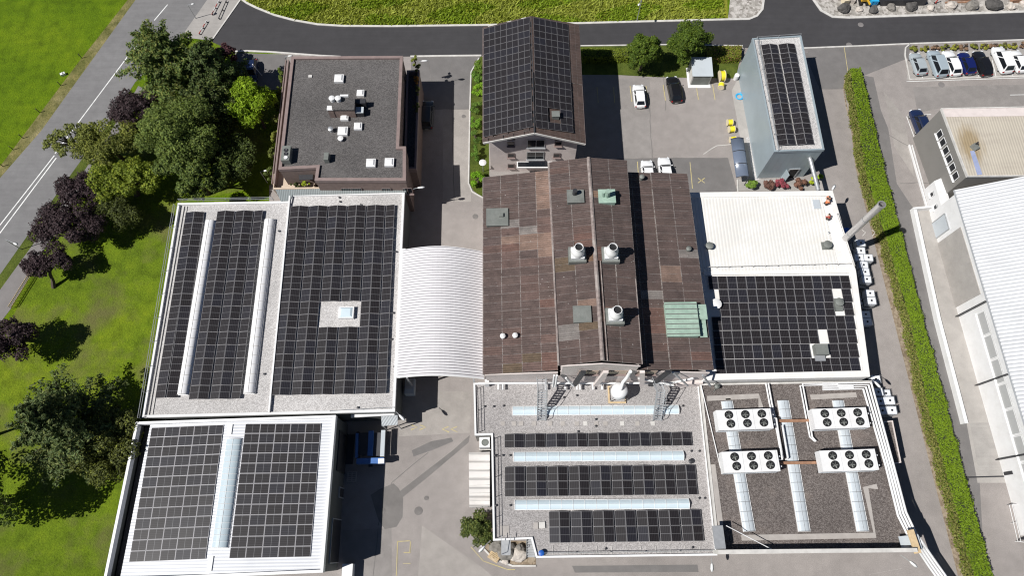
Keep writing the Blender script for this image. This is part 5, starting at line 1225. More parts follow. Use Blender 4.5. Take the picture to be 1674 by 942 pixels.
# ------------------------------------------------------------------ intermediate bulk containers along the lane
def ibc():
    r = thing('bulk_container', 'x', 'container')
    mb = MB(); n = 3
    mb.box((0, 0, .66), (.94, 1.16, .98)); t = obj('tank', mb, MT['ibc'], r)
    bv = t.modifiers.new('b', 'BEVEL'); bv.width = .05; bv.segments = 2
    mb = MB(); mb.lathe((0, 0, 1.15), [(.13, 0), (.13, .06), (.01, .06)], 12); obj('cap', mb, MT['black'], r)
    mb = MB(); mb.box((0, 0, .07), (1.02, 1.2, .12)); obj('pallet', mb, MT['steel_dark'], r)
    mb = MB()
    for s in (-1, 1):
        for k in range(5):
            mb.bar((s * .515, -.58 + k * .29, .15), (s * .515, -.58 + k * .29, 1.16), .022); 
            mb.bar((-.5 + k * .25, s * .605, .15), (-.5 + k * .25, s * .605, 1.16), .022)
        for z in (.45, .8, 1.15): mb.bar((s * .53, -.6, z), (s * .53, .6, z), .02); mb.bar((-.52, s * .62, z), (.52, s * .62, z), .02)
    obj('cage', mb, MT['steel'], r)
    return r
ip = ibc(); used = False
iso = [('directly below the foot of the steel flue', 1407.5, 396.7, 2), ('second below the flue', 1407.5, 409.8, 2), ('inner one of the only side-by-side pair above the gap', 1405, 421, 2),
       ('outer one of the only side-by-side pair above the gap', 1420, 421, 2), ('fourth below the flue in the upper line', 1412, 432.9, 2), ('fifth below the flue in the upper line', 1414.5, 444.5, 2), ('last before the gap in the upper line', 1417.2, 456.4, 2),
       ('first below the gap in the middle of the line', 1422.5, 479.5, 2), ('in the wall shade, inner one of the pair below the gap', 1409.4, 492.5, 1), ('outer one of the pair below the gap', 1425, 491.5, 2),
       ('in the shade, upper of the two lone shaded ones', 1415.5, 514, 1), ('in the shade, lower of the two lone shaded ones', 1418.3, 526, 1), ('alone in the shade just above the lamp', 1432, 620, 1),
       ('inner one in the first rank below the lamp', 1436, 641, 2), ('outer one in the first rank below the lamp', 1448.5, 643.5, 1), ('inner one in the middle rank below the lamp', 1440, 656, 2),
       ('outer one in the middle rank below the lamp', 1455, 655, 2), ('inner one in the last rank above the gravel-topped box', 1443, 671.5, 2), ('outer one in the last rank above the gravel-topped box', 1458.4, 671, 2)]
for t, x, y, n in iso:
    p = P(x, y, 1.18 * n)
    for k in range(n):
        place(ip, used, (p.x, p.y, 1.18 * k + .01), math.pi / 2 + YAW + random.uniform(-.03, .03) + (-.06 if y < 500 else 0), 'white plastic bulk container ' + ('' if n == 1 else ('on top, ' if k else 'underneath, ')) + t, 'white bulk containers along the lane'); used = True
p = P(1385, 379, 1.0); mb = MB(); mb.lathe((p.x, p.y, 0), [(.7, 0), (.72, .9), (.6, 1.1), (.2, 1.15), (.01, 1.15)], 16); single('blue_tank', mb, MT['blue'], 'dark blue plastic tank in the shade behind the steel flue', 'tank', None, True)
for k, (x, y) in enumerate([(1374, 318), (1376, 330)]): pass
# gravel topped box
gb = PP([(1443, 690), (1459, 688), (1473, 757), (1458, 760)], 3.7); gt = thing('gravel_topped_box', 'long dark box with gravel-covered top standing beside the lane', 'container', ((gb[0].x + gb[2].x) / 2, (gb[0].y + gb[2].y) / 2, 0))
mb = MB(); mb.prism(inset(gb, .05), 0, 3.5); obj('wall', mb, MT['dark_wall'], gt)
mb = MB(); mb.prism(inset(gb, .1), 3.5, 3.65); obj('gravel_top', mb, MT['gravel_brown'], gt)
mb = MB(); mb.ring(gb, inset(gb, .12), 3.48, 3.78); obj('edge_trim', mb, MT['pink_wall'], gt)
p = P(1464, 792, .8); mb = MB(); mb.box((p.x, p.y, .4), (.9, 2.6, .8), -.15)
br = thing('brown_skip', 'low brown box in the wall shade below the gravel-topped box', 'skip', (p.x, p.y, 0)); obj('body', mb, MT['brown_wall'], br)
mb = MB(); mb.box((p.x, p.y, .83), (1.0, 2.7, .06), -.15); obj('lid', mb, MT['brown_wall'], br)

# ------------------------------------------------------------------ lamps
def lamp(label, base, head, zb_, zh, pole=False, hl=.95):
    b = P(head[0], head[1], zh); a = P(base[0], base[1], zb_) if base else Vector((b.x - .7, b.y - .1, 0))
    r = thing('street_lamp' if pole else 'wall_lamp', label, 'lamp', a, 'street and wall lamps')
    if pole:
        mb = MB(); mb.tube([a, Vector((a.x, a.y, zh - .15))], [.07, .05], 8); obj('pole', mb, MT['steel'], r, True); s = Vector((a.x, a.y, zh - .15))
    else: s = a
    mb = MB(); mb.tube([s, b], .04, 6); obj('arm', mb, MT['steel'], r)
    d = b - s; d.z = 0
    d = d.normalized() if d.length > .05 else Vector((1, 0, 0)); q = Vector((-d.y, d.x, 0))
    mb = MB(); pr = [(0, .08), (.25, .17), (.7, .2), (1, .09)]
    vs = []
    for t, w in pr:
        c = b + d * (t - .3) * hl; vs += [c - q * w + Vector((0, 0, -.03)), c + Vector((0, 0, .09 if 0 < t < 1 else .03)), c + q * w + Vector((0, 0, -.03)), c + Vector((0, 0, -.06))]
    fs = [(4 * i + k, 4 * i + (k + 1) % 4, 4 * i + 4 + (k + 1) % 4, 4 * i + 4 + k) for i in range(3) for k in range(4)] + [(0, 1, 2, 3), (15, 14, 13, 12)]
    mb.add(vs, fs); obj('lamp_head', mb, MT['white'], r, 'all')
    return r
lamp('white lamp head on the corner between the brown building and the solar hall', (675, 309), (686, 306.5), 6.4, 6.6)
lamp('white lamp head at the top right corner of the brown building', (684, 101), (692, 99), 6.3, 6.5)
lamp('white lamp by the side road kerb above the brown building', None, (473, 91), 0, 4.5, True, .7)
lamp('small garden lamp in the tree shade left of the brown building terrace', None, (433, 279), 0, 3.2, True, .6)
lamp('white lamp head at the top right corner of the cream roof', (1358, 314), (1362, 308), 7.1, 7.4)
lamp('white lamp head over the bulk containers at the white hall corner', (1424, 620), (1433, 627), 6.9, 7.1)
lamp('white lamp head on a curved arm at the bottom right corner of the brown roof', (1472, 908), (1491, 921), 5.0, 5.4)
lamp('small white lamp hanging off the bottom edge of the skylight roof', (1163, 912), (1164, 925), 4.0, 4.2)
lamp('white lamp head at the lower right corner of the gravel hall near the chevrons', (648, 674), (655, 681), 5.9, 6.0)
lamp('white lamp head above the rock garden at the lower left annex corner', (802, 884), (790, 896), 4.0, 4.2)
lamp('short street lamp leaning over the old road at the left edge', (35, 408), (24, 398), 0, 3.4, True, .7)
lamp('thin pole on the meadow edge above the house and car park', (1041, 34), (1045, 6), 0, 5.0, True, .5)
lamp('street lamp on the junction near the red barriers at the top left', None, (314, 6), 0, 3.0, True, .5)
p = P(789, 265, 2.6); gl = thing('garden_lamp', 'white mushroom lamp on a post among the shrubs beside the house', 'lamp', (p.x, p.y, 0))
mb = MB(); mb.tube([(p.x, p.y, 0), (p.x, p.y, 2.3)], .06, 8); obj('post', mb, MT['steel'], gl)
mb = MB(); mb.lathe((p.x, p.y, 2.3), [(.2, 0), (.5, .12), (.52, .2), (.3, .34), (.02, .4)], 16); obj('shade', mb, MT['white'], gl, True)

# ------------------------------------------------------------------ cars
def car(kind, paintkey, L, W, H, hood=.27, rear=.10, beltf=.58, name='parked_car', cat='car', roofrack=False):
    r = thing(name, 'x', cat); pm = PAINT[paintkey]; zb0 = .22; zbelt = H * beltf
    # lower body: lofted stations along +y
    st = [(-.5, .70, .42, .80), (-.485, .86, .30, .92), (-.43, .96, .24, .97), (-.3, 1, .2, 1.0), (0, 1, .2, 1.0), (.22, 1, .2, .99), (.36, .99, .22, .93), (.44, .93, .26, .84), (.485, .82, .32, .74), (.5, .66, .42, .64)]
    mb = MB(); vs = []
    for t, w, zl, zt in st:
        hw = W / 2 * w; y = t * L; z0 = zl; z1 = zbelt * zt
        vs += [(-hw * .9, y, z0), (-hw, y, z0 + .12), (-hw, y, (z0 + z1) / 2 + .05), (-hw * .95, y, z1 - .05), (-hw * .82, y, z1), (0, y, z1 + .035), (hw * .82, y, z1), (hw * .95, y, z1 - .05), (hw, y, (z0 + z1) / 2 + .05), (hw, y, z0 + .12), (hw * .9, y, z0)]
    m = 11
    fs = [(i * m + k, i * m + (k + 1) % m, (i + 1) * m + (k + 1) % m, (i + 1) * m + k) for i in range(len(st) - 1) for k in range(m)] + [tuple(range(m)), tuple(range(len(st) * m - 1, (len(st) - 1) * m - 1, -1))]
    mb.add(vs, fs)
    # cabin
    yw, yr = L * (.5 - hood), -L * (.5 - rear * .35)        # base of windscreen / of rear window
    tw, tr = L * (.5 - hood - .16), -L * (.5 - rear - .06)  # roof ends
    bw, tw_ = W / 2 * .90, W / 2 * .70; zt = H - .03; b0 = zbelt - .02
    cab = [(-bw * .96, yr, b0), (bw * .96, yr, b0), (bw, yw * .4, b0), (bw * .95, yw, b0), (-bw * .95, yw, b0), (-bw, yw * .4, b0)]
    ym = (tw + tr) / 2
    rf = [(-tw_ * .94, tr, zt - .03), (tw_ * .94, tr, zt - .03), (tw_, ym, zt + .02), (tw_ * .93, tw, zt - .02), (-tw_ * .93, tw, zt - .02), (-tw_, ym, zt + .02)]
    mb.add(cab + rf, [(0, 1, 7, 6), (1, 2, 8, 7), (2, 3, 9, 8), (3, 4, 10, 9), (4, 5, 11, 10), (5, 0, 6, 11), (6, 7, 8, 11), (8, 9, 10, 11)])
    body = obj('body', mb, pm, r, True)
    bv = body.modifiers.new('b', 'BEVEL'); bv.width = .05; bv.segments = 2; bv.limit_method = 'ANGLE'; bv.angle_limit = R(35)
    def pane(nm, a, b_, c, d, sh=.86, sv=.8, mat='glass_dark', out=.012):
        a, b_, c, d = map(Vector, (a, b_, c, d)); ctr = (a + b_ + c + d) / 4; n = (b_ - a).cross(d - a).normalized()
        if n.dot(ctr - Vector((0, ym, zbelt))) < 0: n = -n
        def sc_(u, v): return (a.lerp(b_, u)).lerp(d.lerp(c, u), v)
        e, f = (1 - sh) / 2, (1 - sv) / 2
        vs = [sc_(e, f), sc_(1 - e, f), sc_(1 - e, 1 - f), sc_(e, 1 - f)]
        mb = MB(); mb.add([v + n * out for v in vs] + [v - n * .03 for v in vs], [(0, 1, 2, 3), (0, 1, 5, 4), (1, 2, 6, 5), (2, 3, 7, 6), (3, 0, 4, 7)]); return obj(nm, mb, MT[mat], r)
    pane('windscreen', cab[3], cab[4], rf[4], rf[3], .9, .84); pane('rear_window', cab[0], cab[1], rf[1], rf[0], .82, .72)
    for s in (0, 1):
        if s == 0: A, B_, C_, D_ = cab[1], cab[2], rf[2], rf[1]; E1, E2, E3_ = cab[3], rf[3], 0
        else: A, B_, C_, D_ = cab[0], cab[5], rf[5], rf[0]; E1, E2, E3_ = cab[4], rf[4], 0
        pane('side_window', A, B_, C_, D_, .88, .72); pane('side_window', B_, E1, E2, C_, .86, .72)
        x = (W / 2 + .07) * (1 if s == 0 else -1); mb = MB(); mb.box((x, yw - .25, zbelt + .06), (.18, .12, .14)); obj('mirror', mb, pm, r)
    for sx in (-1, 1):
        for y in (L * .31, -L * .30):
            mb = MB(); M = Matrix.Rotation(math.pi / 2, 3, 'Y'); mb.lathe((sx * (W / 2 - .13), y, .32), [(.2, -.1), (.31, -.1), (.32, -.05), (.32, .05), (.31, .1), (.2, .1)], 16, M); wl = obj('wheel', mb, MT['tyre'], r, True)
            mb = MB(); mb.lathe((sx * (W / 2 - .03), y, .32), [(.2, -.012), (.2, .012), (.05, .02)], 10, M); obj('rim', mb, MT['steel'], wl)
        mb = MB(); mb.box((sx * W * .36, L * .478, zbelt * .70), (W * .18, .14, .14), -sx * .45); obj('headlight', mb, MT['headlight'], r)
        mb = MB(); mb.box((sx * W * .40, -L * .485, zbelt * .82), (W * .12, .09, .2), sx * .3); obj('tail_light', mb, MT['taillight'], r)
    for e in (-1, 1):
        mb = MB(); mb.box((0, e * L * .499, zbelt * .45), (.52, .02, .11)); obj('number_plate', mb, MT['white'], r)
    if roofrack:
        for sx in (-1, 1):
            mb = MB(); mb.tube([(sx * tw_ * .9, tr + .2, zt + .06), (sx * tw_ * .9, tw - .2, zt + .06)], .03, 6); obj('roof_rail', mb, MT['steel_dark'], r)
    return r
protos = {}
gC = 'cars parked on the company grounds'
def park(key, args, px, py, rz, label, zc=.9):
    used = key in protos
    if not used: protos[key] = car(*args[0], **args[1])
    p = P(px, py, zc); place(protos[key], used, (p.x, p.y, .03), rz, label, gC)
K_ = lambda *a, **k: (a, k)
hatch = lambda c: K_('hatch', c, 4.05, 1.76, 1.47, .25, .10)
estate = lambda c: K_('estate', c, 4.65, 1.83, 1.5, .27, .08)
suv = lambda c: K_('suv', c, 4.6, 1.88, 1.68, .25, .09, .58, roofrack=True)
van = lambda c: K_('van', c, 4.9, 1.92, 1.88, .20, .05, .52)
park('h_w', hatch('white'), 1045.5, 155, .03, 'white hatchback alone in the upper car park beside the black car')
park('e_b', estate('black'), 1102.5, 144, .10, 'black estate car in the upper car park under the round evergreens')
park('h_w', hatch('white'), 1059.5, 281, .03, 'left of two white cars half hidden by the brown roof edge')
park('e_w', estate('white'), 1088.5, 279, .05, 'right, larger of two white cars half hidden by the brown roof edge')
park('h_s', hatch('silver'), 1502.5, 102, .09, 'small silver hatchback at the left end of the parked row')
park('v_s', van('silverblue'), 1533.5, 102, .09, 'silver-blue people carrier second in the parked row')
park('e_w', estate('white'), 1557.5, 101, .09, 'white estate car between the silver people carrier and the blue car')
park('h_bl', hatch('blue'), 1582, 101, .09, 'bright blue hatchback between white and black cars in the parked row')
park('e_b', estate('black'), 1607.5, 101.5, .09, 'black estate car beside the blue hatchback in the parked row')
park('v_w', van('white'), 1640, 96, .09, 'white van with dark side windows near the right end of the parked row')
park('h_w', hatch('white'), 1667, 98, .09, 'white hatchback at the right end of the parked row, cut by the frame')
park('s_n', suv('navy'), 1505, 199, .12, 'dark navy car beside the grey office block wall')
park('h_dg', hatch('navy'), 410, 114, math.pi + .1, 'dark car in tree shade on the small bay by the side road')
park('v_dg', van('darkgrey'), 698, 186, .0, 'dark van in deep shade along the brown building')

# ------------------------------------------------------------------ trailer in the shade
p0 = P(605, 735, 1.2)
tr = thing('flatbed_trailer', 'blue flatbed trailer with pale side beam parked in the shade by the loading door', 'trailer', (p0.x, p0.y, 0))
def tb(name, px0, py0, px1, py1, z, w, h, mat):
    a, b = P(px0, py0, z), P(px1, py1, z); mb = MB(); mb.bar(a, b, w, h); return obj(name, mb, MT[mat], tr)
tb('side_beam', 584, 709, 583, 749, 1.5, .3, .35, 'truckblue'); tb('centre_beam', 607, 705, 605, 746, 1.5, .6, .3, 'truckblue'); tb('side_beam', 627, 704, 625, 747, 1.5, .5, .4, 'sky_grey')
tb('headboard', 584, 755, 628, 754, 1.5, .65, .9, 'truckblue'); tb('deck', 595, 708, 594, 745, 1.25, 1.2, .1, 'steel_dark'); tb('deck', 617, 708, 615, 746, 1.25, 1.0, .1, 'steel_dark')
tb('headboard_cap', 618, 754.5, 628, 754, 1.96, .6, .05, 'white'); tb('drawbar', 606, 757, 606, 764, .8, .5, .2, 'steel_dark')
for x in (585, 626):
    for y in (712, 722, 745):
        p = P(x, y, .45); mb = MB(); mb.lathe((p.x, p.y, .45), [(.25, -.14), (.45, -.14), (.45, .14), (.25, .14)], 16, Matrix.Rotation(math.pi / 2, 3, 'Y')); obj('wheel', mb, MT['tyre'], tr, True)
p = P(567, 735, .12); mb = MB(); mb.box((p.x, p.y, .08), (1.7, 3.6, .16), YAW); single('dock_plate', mb, MT['steel_dark'], 'dark flat loading plate between the trailer and the hall door', 'plate')
p = P(575, 780, .15); mb = MB()
for k in range(6): mb.box((p.x, p.y - .55 + k * .22, .14), (1.2, .12, .03), YAW)
for k in (-1, 0, 1): mb.box((p.x + k * .5, p.y, .06), (.12, 1.2, .12), YAW)
single('pallet', mb, MT['paver'], 'wooden pallet lying in the shade below the trailer', 'pallet')
p = P(634, 693, 3.0); mb = MB(); mb.prism(PP([(623, 680), (650, 678), (650, 695), (624, 697)], 3.4), 3.3, 3.4)
po = thing('porch_roof', 'small ribbed metal canopy at the corner of the gravel hall by the trailer', 'canopy', (p.x, p.y, 0)); obj('sheet', mb, ribbed('ribbed_porch', (0.50, 0.53, 0.55), .3, R(60), .4, .2, .04, None, .6), po)
for x, y in ((625, 696), (649, 694)):
    q = P(x, y, 3.3); mb = MB(); mb.box((q.x, q.y, 1.65), (.1, .1, 3.3)); obj('post', mb, MT['steel'], po)
mb = MB(); mb.bar(P(574, 681, 4.2), P(645, 677, 4.2), .35, .3); single('duct_pipe', mb, MT['white'], 'long white duct on the shaded wall above the trailer', 'duct')
p = P(670, 632, 1.3); mb = MB(); vn = thing('pale_machine', 'pale machine half hidden in the shade under the arched canopy', 'machine', (p.x, p.y, 0))
mb.box((p.x, p.y, .8), (1.2, 2.0, 1.4), 0); obj('body', mb, MT['sky_grey'], vn); mb = MB(); mb.box((p.x, p.y + .2, 1.55), (1.0, 1.2, .12), 0); obj('lid', mb, MT['steel'], vn)

# ------------------------------------------------------------------ car park furniture
hb = PP([(1126, 137), (1161, 137), (1164, 120), (1131, 120)], 0)
hut = thing('utility_hut', 'small white hut with a lean-to metal roof beside the yellow drums', 'hut', (hb[0].x + 1.5, hb[0].y + 1.5, 0))
c0 = P(1144, 124, 1.2); w_, d_ = 2.9, 3.0
x0, x1 = c0.x - w_ / 2 + .1, c0.x + w_ / 2 + .1; y0 = P(1144, 139, 0).y; y1 = y0 + d_
mb = MB(); mb.add([(x0, y0, 0), (x1, y0, 0), (x1, y1, 0), (x0, y1, 0), (x0, y0, 2.2), (x1, y0, 2.2), (x1, y1, 2.5), (x0, y1, 2.5)], [(0, 1, 5, 4), (1, 2, 6, 5), (2, 3, 7, 6), (3, 0, 4, 7)]); obj('wall', mb, MT['kerb'], hut)
mb = MB(); mb.add([(x0 - .1, y0 - .15, 2.2), (x1 + .1, y0 - .15, 2.2), (x1 + .1, y1 + .1, 2.52), (x0 - .1, y1 + .1, 2.52), (x0 - .1, y0 - .15, 2.3), (x1 + .1, y0 - .15, 2.3), (x1 + .1, y1 + .1, 2.62), (x0 - .1, y1 + .1, 2.62)], [(0, 1, 5, 4), (1, 2, 6, 5), (2, 3, 7, 6), (3, 0, 4, 7), (4, 5, 6, 7), (0, 3, 2, 1)]); obj('roof', mb, MT['sky_grey'], hut)
mb = MB(); mb.box(((x0 + x1) / 2, y0 - .03, 1.05), (w_ - .35, .05, 1.9)); obj('door', mb, MT['zinc'], hut)
mb = MB(); mb.box(((x0 + x1) / 2, (y0 + y1) / 2 - .2, .06), (w_ + .5, d_ + .7, .12)); obj('plinth', mb, MT['white'], hut)
def drum(label, px, py, r, w, rz, lay=True, half=False):
    p = P(px, py, r); root = thing('cable_drum', label, 'cable drum', (p.x, p.y, 0), 'yellow cable drums in the car park')
    M = Matrix.Rotation(rz, 3, 'Z') @ Matrix.Rotation(math.pi / 2, 3, 'Y')
    mb = MB(); mb.lathe((p.x, p.y, r), [(r * .85, -w / 2), (r * .88, 0), (r * .85, w / 2)], 20, M); obj('cable', mb, MT['yellow'], root, True)
    for s in (-1, 1):
        mb = MB(); mb.lathe((p.x, p.y, r), [(r * .1, s * w / 2 - .03), (r, s * w / 2 - .03), (r, s * w / 2 + .03), (r * .1, s * w / 2 + .03)], 20, M); obj('flange', mb, MT['cream'], root)
drum('big yellow cable drum standing on edge beside the white hut', 1180, 124, .85, .75, .08)
drum('yellow drum tilted towards the lot with a grey hub, below the big one', 1179, 140, .5, .7, 1.3)
drum('upper of two small yellow drums standing together in the lot', 1193, 200, .5, .75, .05)
drum('lower of two small yellow drums standing together in the lot', 1196, 211, .5, .8, .1)
drum('pale yellow drum at the head of the bicycle shelter', 1198, 228, .5, .8, .05)
p = P(1209, 157, .2); mb = MB()
for k in range(4):
    rr = .42 + .05 * k; mb.tube([(p.x + rr * math.cos(t * math.pi / 10), p.y + rr * math.sin(t * math.pi / 10), .08 + .06 * (k % 2)) for t in range(21)], .05, 6, False)
mb.tube([(p.x + .5, p.y, .1), (p.x + .6, p.y + .5, .06), (p.x + .2, p.y + .9, .06)], .04, 6); single('blue_hose', mb, MT['cyan'], 'coiled bright blue hose on the paving beside the silver block', 'hose', None, True)
p = P(1204, 125, .6); mb = MB(); mb.lathe((p.x, p.y, 0), [(.32, 0), (.38, .5), (.36, 1.0), (.1, 1.1), (.01, 1.1)], 14); single('white_barrel', mb, MT['white'], 'round white barrel at the upper corner of the silver block', 'barrel', None, True)
# bicycle shelter: curved glazed roof
a = P(1194, 228, 2.0); b = P(1203, 291, 2.0); c = P(1224, 291, 2.0)
bs = thing('bicycle_shelter', 'curved blue-grey glazed bicycle shelter beside the silver block', 'shelter', (b.x + 1, (a.y + b.y) / 2, 0))
W_ = c.x - b.x; n = 10
mb = MB(); vs = []
for (ex, ey) in ((a.x, a.y), (b.x, b.y)):
    for k in range(n + 1):
        s = k / n; vs.append((ex + W_ * s, ey, 1.75 + .75 * math.sin(math.pi * (.15 + .6 * s))))
mb.add(vs, [(k, k + 1, n + 2 + k, n + 1 + k) for k in range(n)]); o = obj('canopy', mb, MT['canopy'], bs, 'all'); so = o.modifiers.new('t', 'SOLIDIFY'); so.thickness = .03
for i in range(4):
    t = i / 3; ex, ey = a.x + (b.x - a.x) * t, a.y + (b.y - a.y) * t; mb = MB()
    mb.tube([(ex + W_ * k / n, ey, 1.79 + .75 * math.sin(math.pi * (.15 + .6 * k / n))) for k in range(n + 1)], .05, 6); mb.tube([(ex + W_, ey, 0), (ex + W_, ey, 2.25)], .06, 6); obj('arch_frame', mb, MT['steel_dark'], bs)

# A-frames by the shaded car
for x, y, lb in [(390, 112, 'left of two white A-shaped stands beside the shaded car'), (417, 112, 'right of two white A-shaped stands beside the shaded car')]:
    p = P(x, y, .8); mb = MB(); mb.tube([(p.x - .7, p.y - .3, 0), (p.x, p.y, 1.8), (p.x + .8, p.y - .6, 0)], .05, 6); mb.dome((p.x, p.y, 1.78), .1, 8, 4); single('a_frame_stand', mb, MT['white'], lb, 'stand', 'A-shaped stands')
# red and white barriers on the junction
for i, (x0, y0, x1, y1) in enumerate([(358, 0, 346, 23), (338, 33, 325, 55), (370, 0, 357, 30)]):
    a, b = P(x0, y0, .35), P(x1, y1, .35); lb = ['upper red and white barrier along the old pavement at the top', 'lower red and white barrier next to the dark tree', 'dark barrier rail along the pavement edge at the top'][i]
    r = thing('road_barrier', lb, 'barrier', (a.x, a.y, 0), 'road barriers on the junction'); L_ = (b - a).length; nn = int(L_ / .6)
    for k in range(nn):
        mb = MB(); mb.bar(a.lerp(b, k / nn), a.lerp(b, (k + 1) / nn - .004), .06, .14); obj('board', mb, MT['redwhite'] if (k % 2 and i < 2) else (MT['white'] if i < 2 else MT['steel_dark']), r)
    for t in (.05, .5, .95): q = a.lerp(b, t); mb = MB(); mb.box((q.x, q.y, .14), (.16, .16, .28), .6); obj('foot', mb, MT['steel_dark'], r)
# fence along the footpath
fa, fb_ = P(22, 505, 0), P(72, 424, 0)
fz = thing('picket_fence', 'thin rail fence between the footpath and the lawn at the left', 'fence', fa)
for k in (.5, 1.0): mb = MB(); mb.bar(fa + Vector((0, 0, k)), fb_ + Vector((0, 0, k)), .05, .08); obj('rail', mb, MT['wood'], fz)
nn = 34
for k in range(nn + 1):
    q = fa.lerp(fb_, k / nn); mb = MB(); mb.box((q.x, q.y, .55), (.07, .04, 1.1), 1.0); obj('picket', mb, MT['wood'], fz)
# wire fence posts in the field
for i, (x, y) in enumerate([(5, 272), (38, 226), (65, 184), (100, 140), (134, 95), (22, 245)]):
    p = P(x, y, 0); mb = MB(); mb.tube([p, p + Vector((0, 0, 1.0))], .06, 6); single('fence_post', mb, MT['bark'], 'short wooden post on the field edge beside the old road', 'post', 'posts along the field edge')
p = P(103, 121, .2); mb = MB(); mb.box((p.x, p.y, .2), (.7, .4, .4), .5); mb.dome((p.x, p.y, .39), .18, 8, 4); single('white_marker', mb, MT['white'], 'small white marker lying in the bright field near the road', 'marker')

# ------------------------------------------------------------------ rocks
def rock(label, px, py, r, mat, group, sq=.7, z=0, name='boulder'):
    bm = bmesh.new(); bmesh.ops.create_icosphere(bm, subdivisions=3, radius=1.0)
    sd = Vector((random.uniform(-50, 50), random.uniform(-50, 50), random.uniform(-50, 50)))
    from mathutils import noise as mn
    sx, sy = random.uniform(.85, 1.25), random.uniform(.7, 1.0)
    for v in bm.verts:
        d = 1 + .38 * mn.noise(v.co * 1.1 + sd) + .16 * mn.noise(v.co * 3 + sd); v.co *= d; v.co = Vector((v.co.x * sx * r, v.co.y * sy * r, v.co.z * sq * r))
    me = bpy.data.meshes.new(name); bm.to_mesh(me); bm.free(); me.materials.append(MT[mat])
    o = bpy.data.objects.new(name, me); col.objects.link(o); p = P(px, py, z + r * sq * .6); o.location = (p.x, p.y, z + r * sq * .55); o.rotation_euler = (0, 0, random.uniform(0, 6))
    return tag(o, label, 'boulder', group)
gR = 'boulders lining the gravel yard'
for lb, x, y, r, m in [('dark boulder at the left end of the row by the road bend', 1380, 13, .95, 'rock_dark'), ('small white stone right of the dark boulder by the bend', 1405, 15, .5, 'rock_pale'), ('flat dark stone below the blue crate', 1428, 15, .75, 'rock_dark'),
                       ('grey rounded boulder below the black skip', 1457, 11, .75, 'rock_grey'), ('mossy dark boulder right of the grey rounded one', 1490, 10, .95, 'rock_dark'), ('small pale stone with grass beside it', 1522, 12, .6, 'rock_pale'),
                       ('white boulder between two brown planks', 1555, 9, .85, 'rock_pale'), ('brownish dark boulder right of the white one', 1589, 8, .95, 'rock_grey'), ('long oval dark boulder', 1626, 7, 1.2, 'rock_dark'), ('pale boulder near the right frame edge', 1653, 9, .75, 'rock_pale'), ('pale stone cut by the right frame edge', 1673, 5, .6, 'rock_pale')]:
    rock(lb, x, y, r, m, gR)
gR2 = 'rocks in the small rock garden'
for lb, x, y, r, m in [('dark mossy rock left in the rock garden', 812, 893, .85, 'rock_grey'), ('large grey rock in the middle of the rock garden', 828, 904, 1.05, 'rock_grey'), ('pale ochre rock right in the rock garden', 848, 908, .85, 'rock_pale'), ('brown rock behind the ochre one', 850, 900, .7, 'rock_grey'), ('flat white stone at the front of the rock garden', 826, 918, .4, 'rock_pale')]:
    rock(lb, x, y, r, m, gR2)
p = P(808, 910, .5); mb = MB(); M_ = Matrix.Rotation(-.55, 3, 'Z')
for k in range(6): c = M_ @ Vector((0, -.45 + k * .18, 0)); mb.box((p.x + c.x, p.y + c.y, .42), (1.3, .13, .05), -.55)
bn = thing('timber_bench', 'pale timber slatted bench in the rock garden', 'bench', (p.x, p.y, 0)); obj('seat', mb, MT['wood'], bn)
for s in (-.5, .5): c = M_ @ Vector((s, 0, 0)); mb = MB(); mb.box((p.x + c.x, p.y + c.y, .2), (.12, .9, .4), -.55); obj('leg', mb, MT['wood'], bn)
# steps at the rock garden
st_ = thing('metal_stairs', 'steel stairs climbing to the skylight roof beside the rock garden', 'stairs', P(866, 905, 0))
for k in range(9):
    a = P(867, 910, 0); mb = MB(); mb.box((a.x, a.y + .28 * k, .3 + .46 * k), (.95, .26, .05)); obj('tread', mb, MT['steel'], st_)
for s in (-.5, .5):
    a = P(867, 911, 0); mb = MB(); mb.bar((a.x + s, a.y - .1, .1), (a.x + s, a.y + 2.5, 4.4), .06, .2); obj('stringer', mb, MT['steel'], st_)
p = P(885, 905, ZG + .4); mb = MB(); mb.lathe((p.x, p.y, ZG), [(.28, 0), (.32, .1), (.32, .55), (.2, .62), (.01, .62)], 14); single('blue_bucket', mb, MT['blue'], 'blue plastic drum on the bottom corner of the skylight roof', 'drum', None, True)
p = P(827, 882, ZG); mb = MB(); mb.box((p.x, p.y - .9, ZG - .5), (.95, 1.6, .06)); 
for s in (-.5, .5): mb.bar((p.x + s, p.y + .4, ZG + 1), (p.x + s, p.y - 1.6, ZG + .5), .05); mb.bar((p.x + s, p.y - 1.6, ZG - .5), (p.x + s, p.y - 1.6, ZG + .5), .05)
single('access_ladder', mb, MT['steel'], 'steel access platform hanging off the roof edge over the rock garden', 'platform')
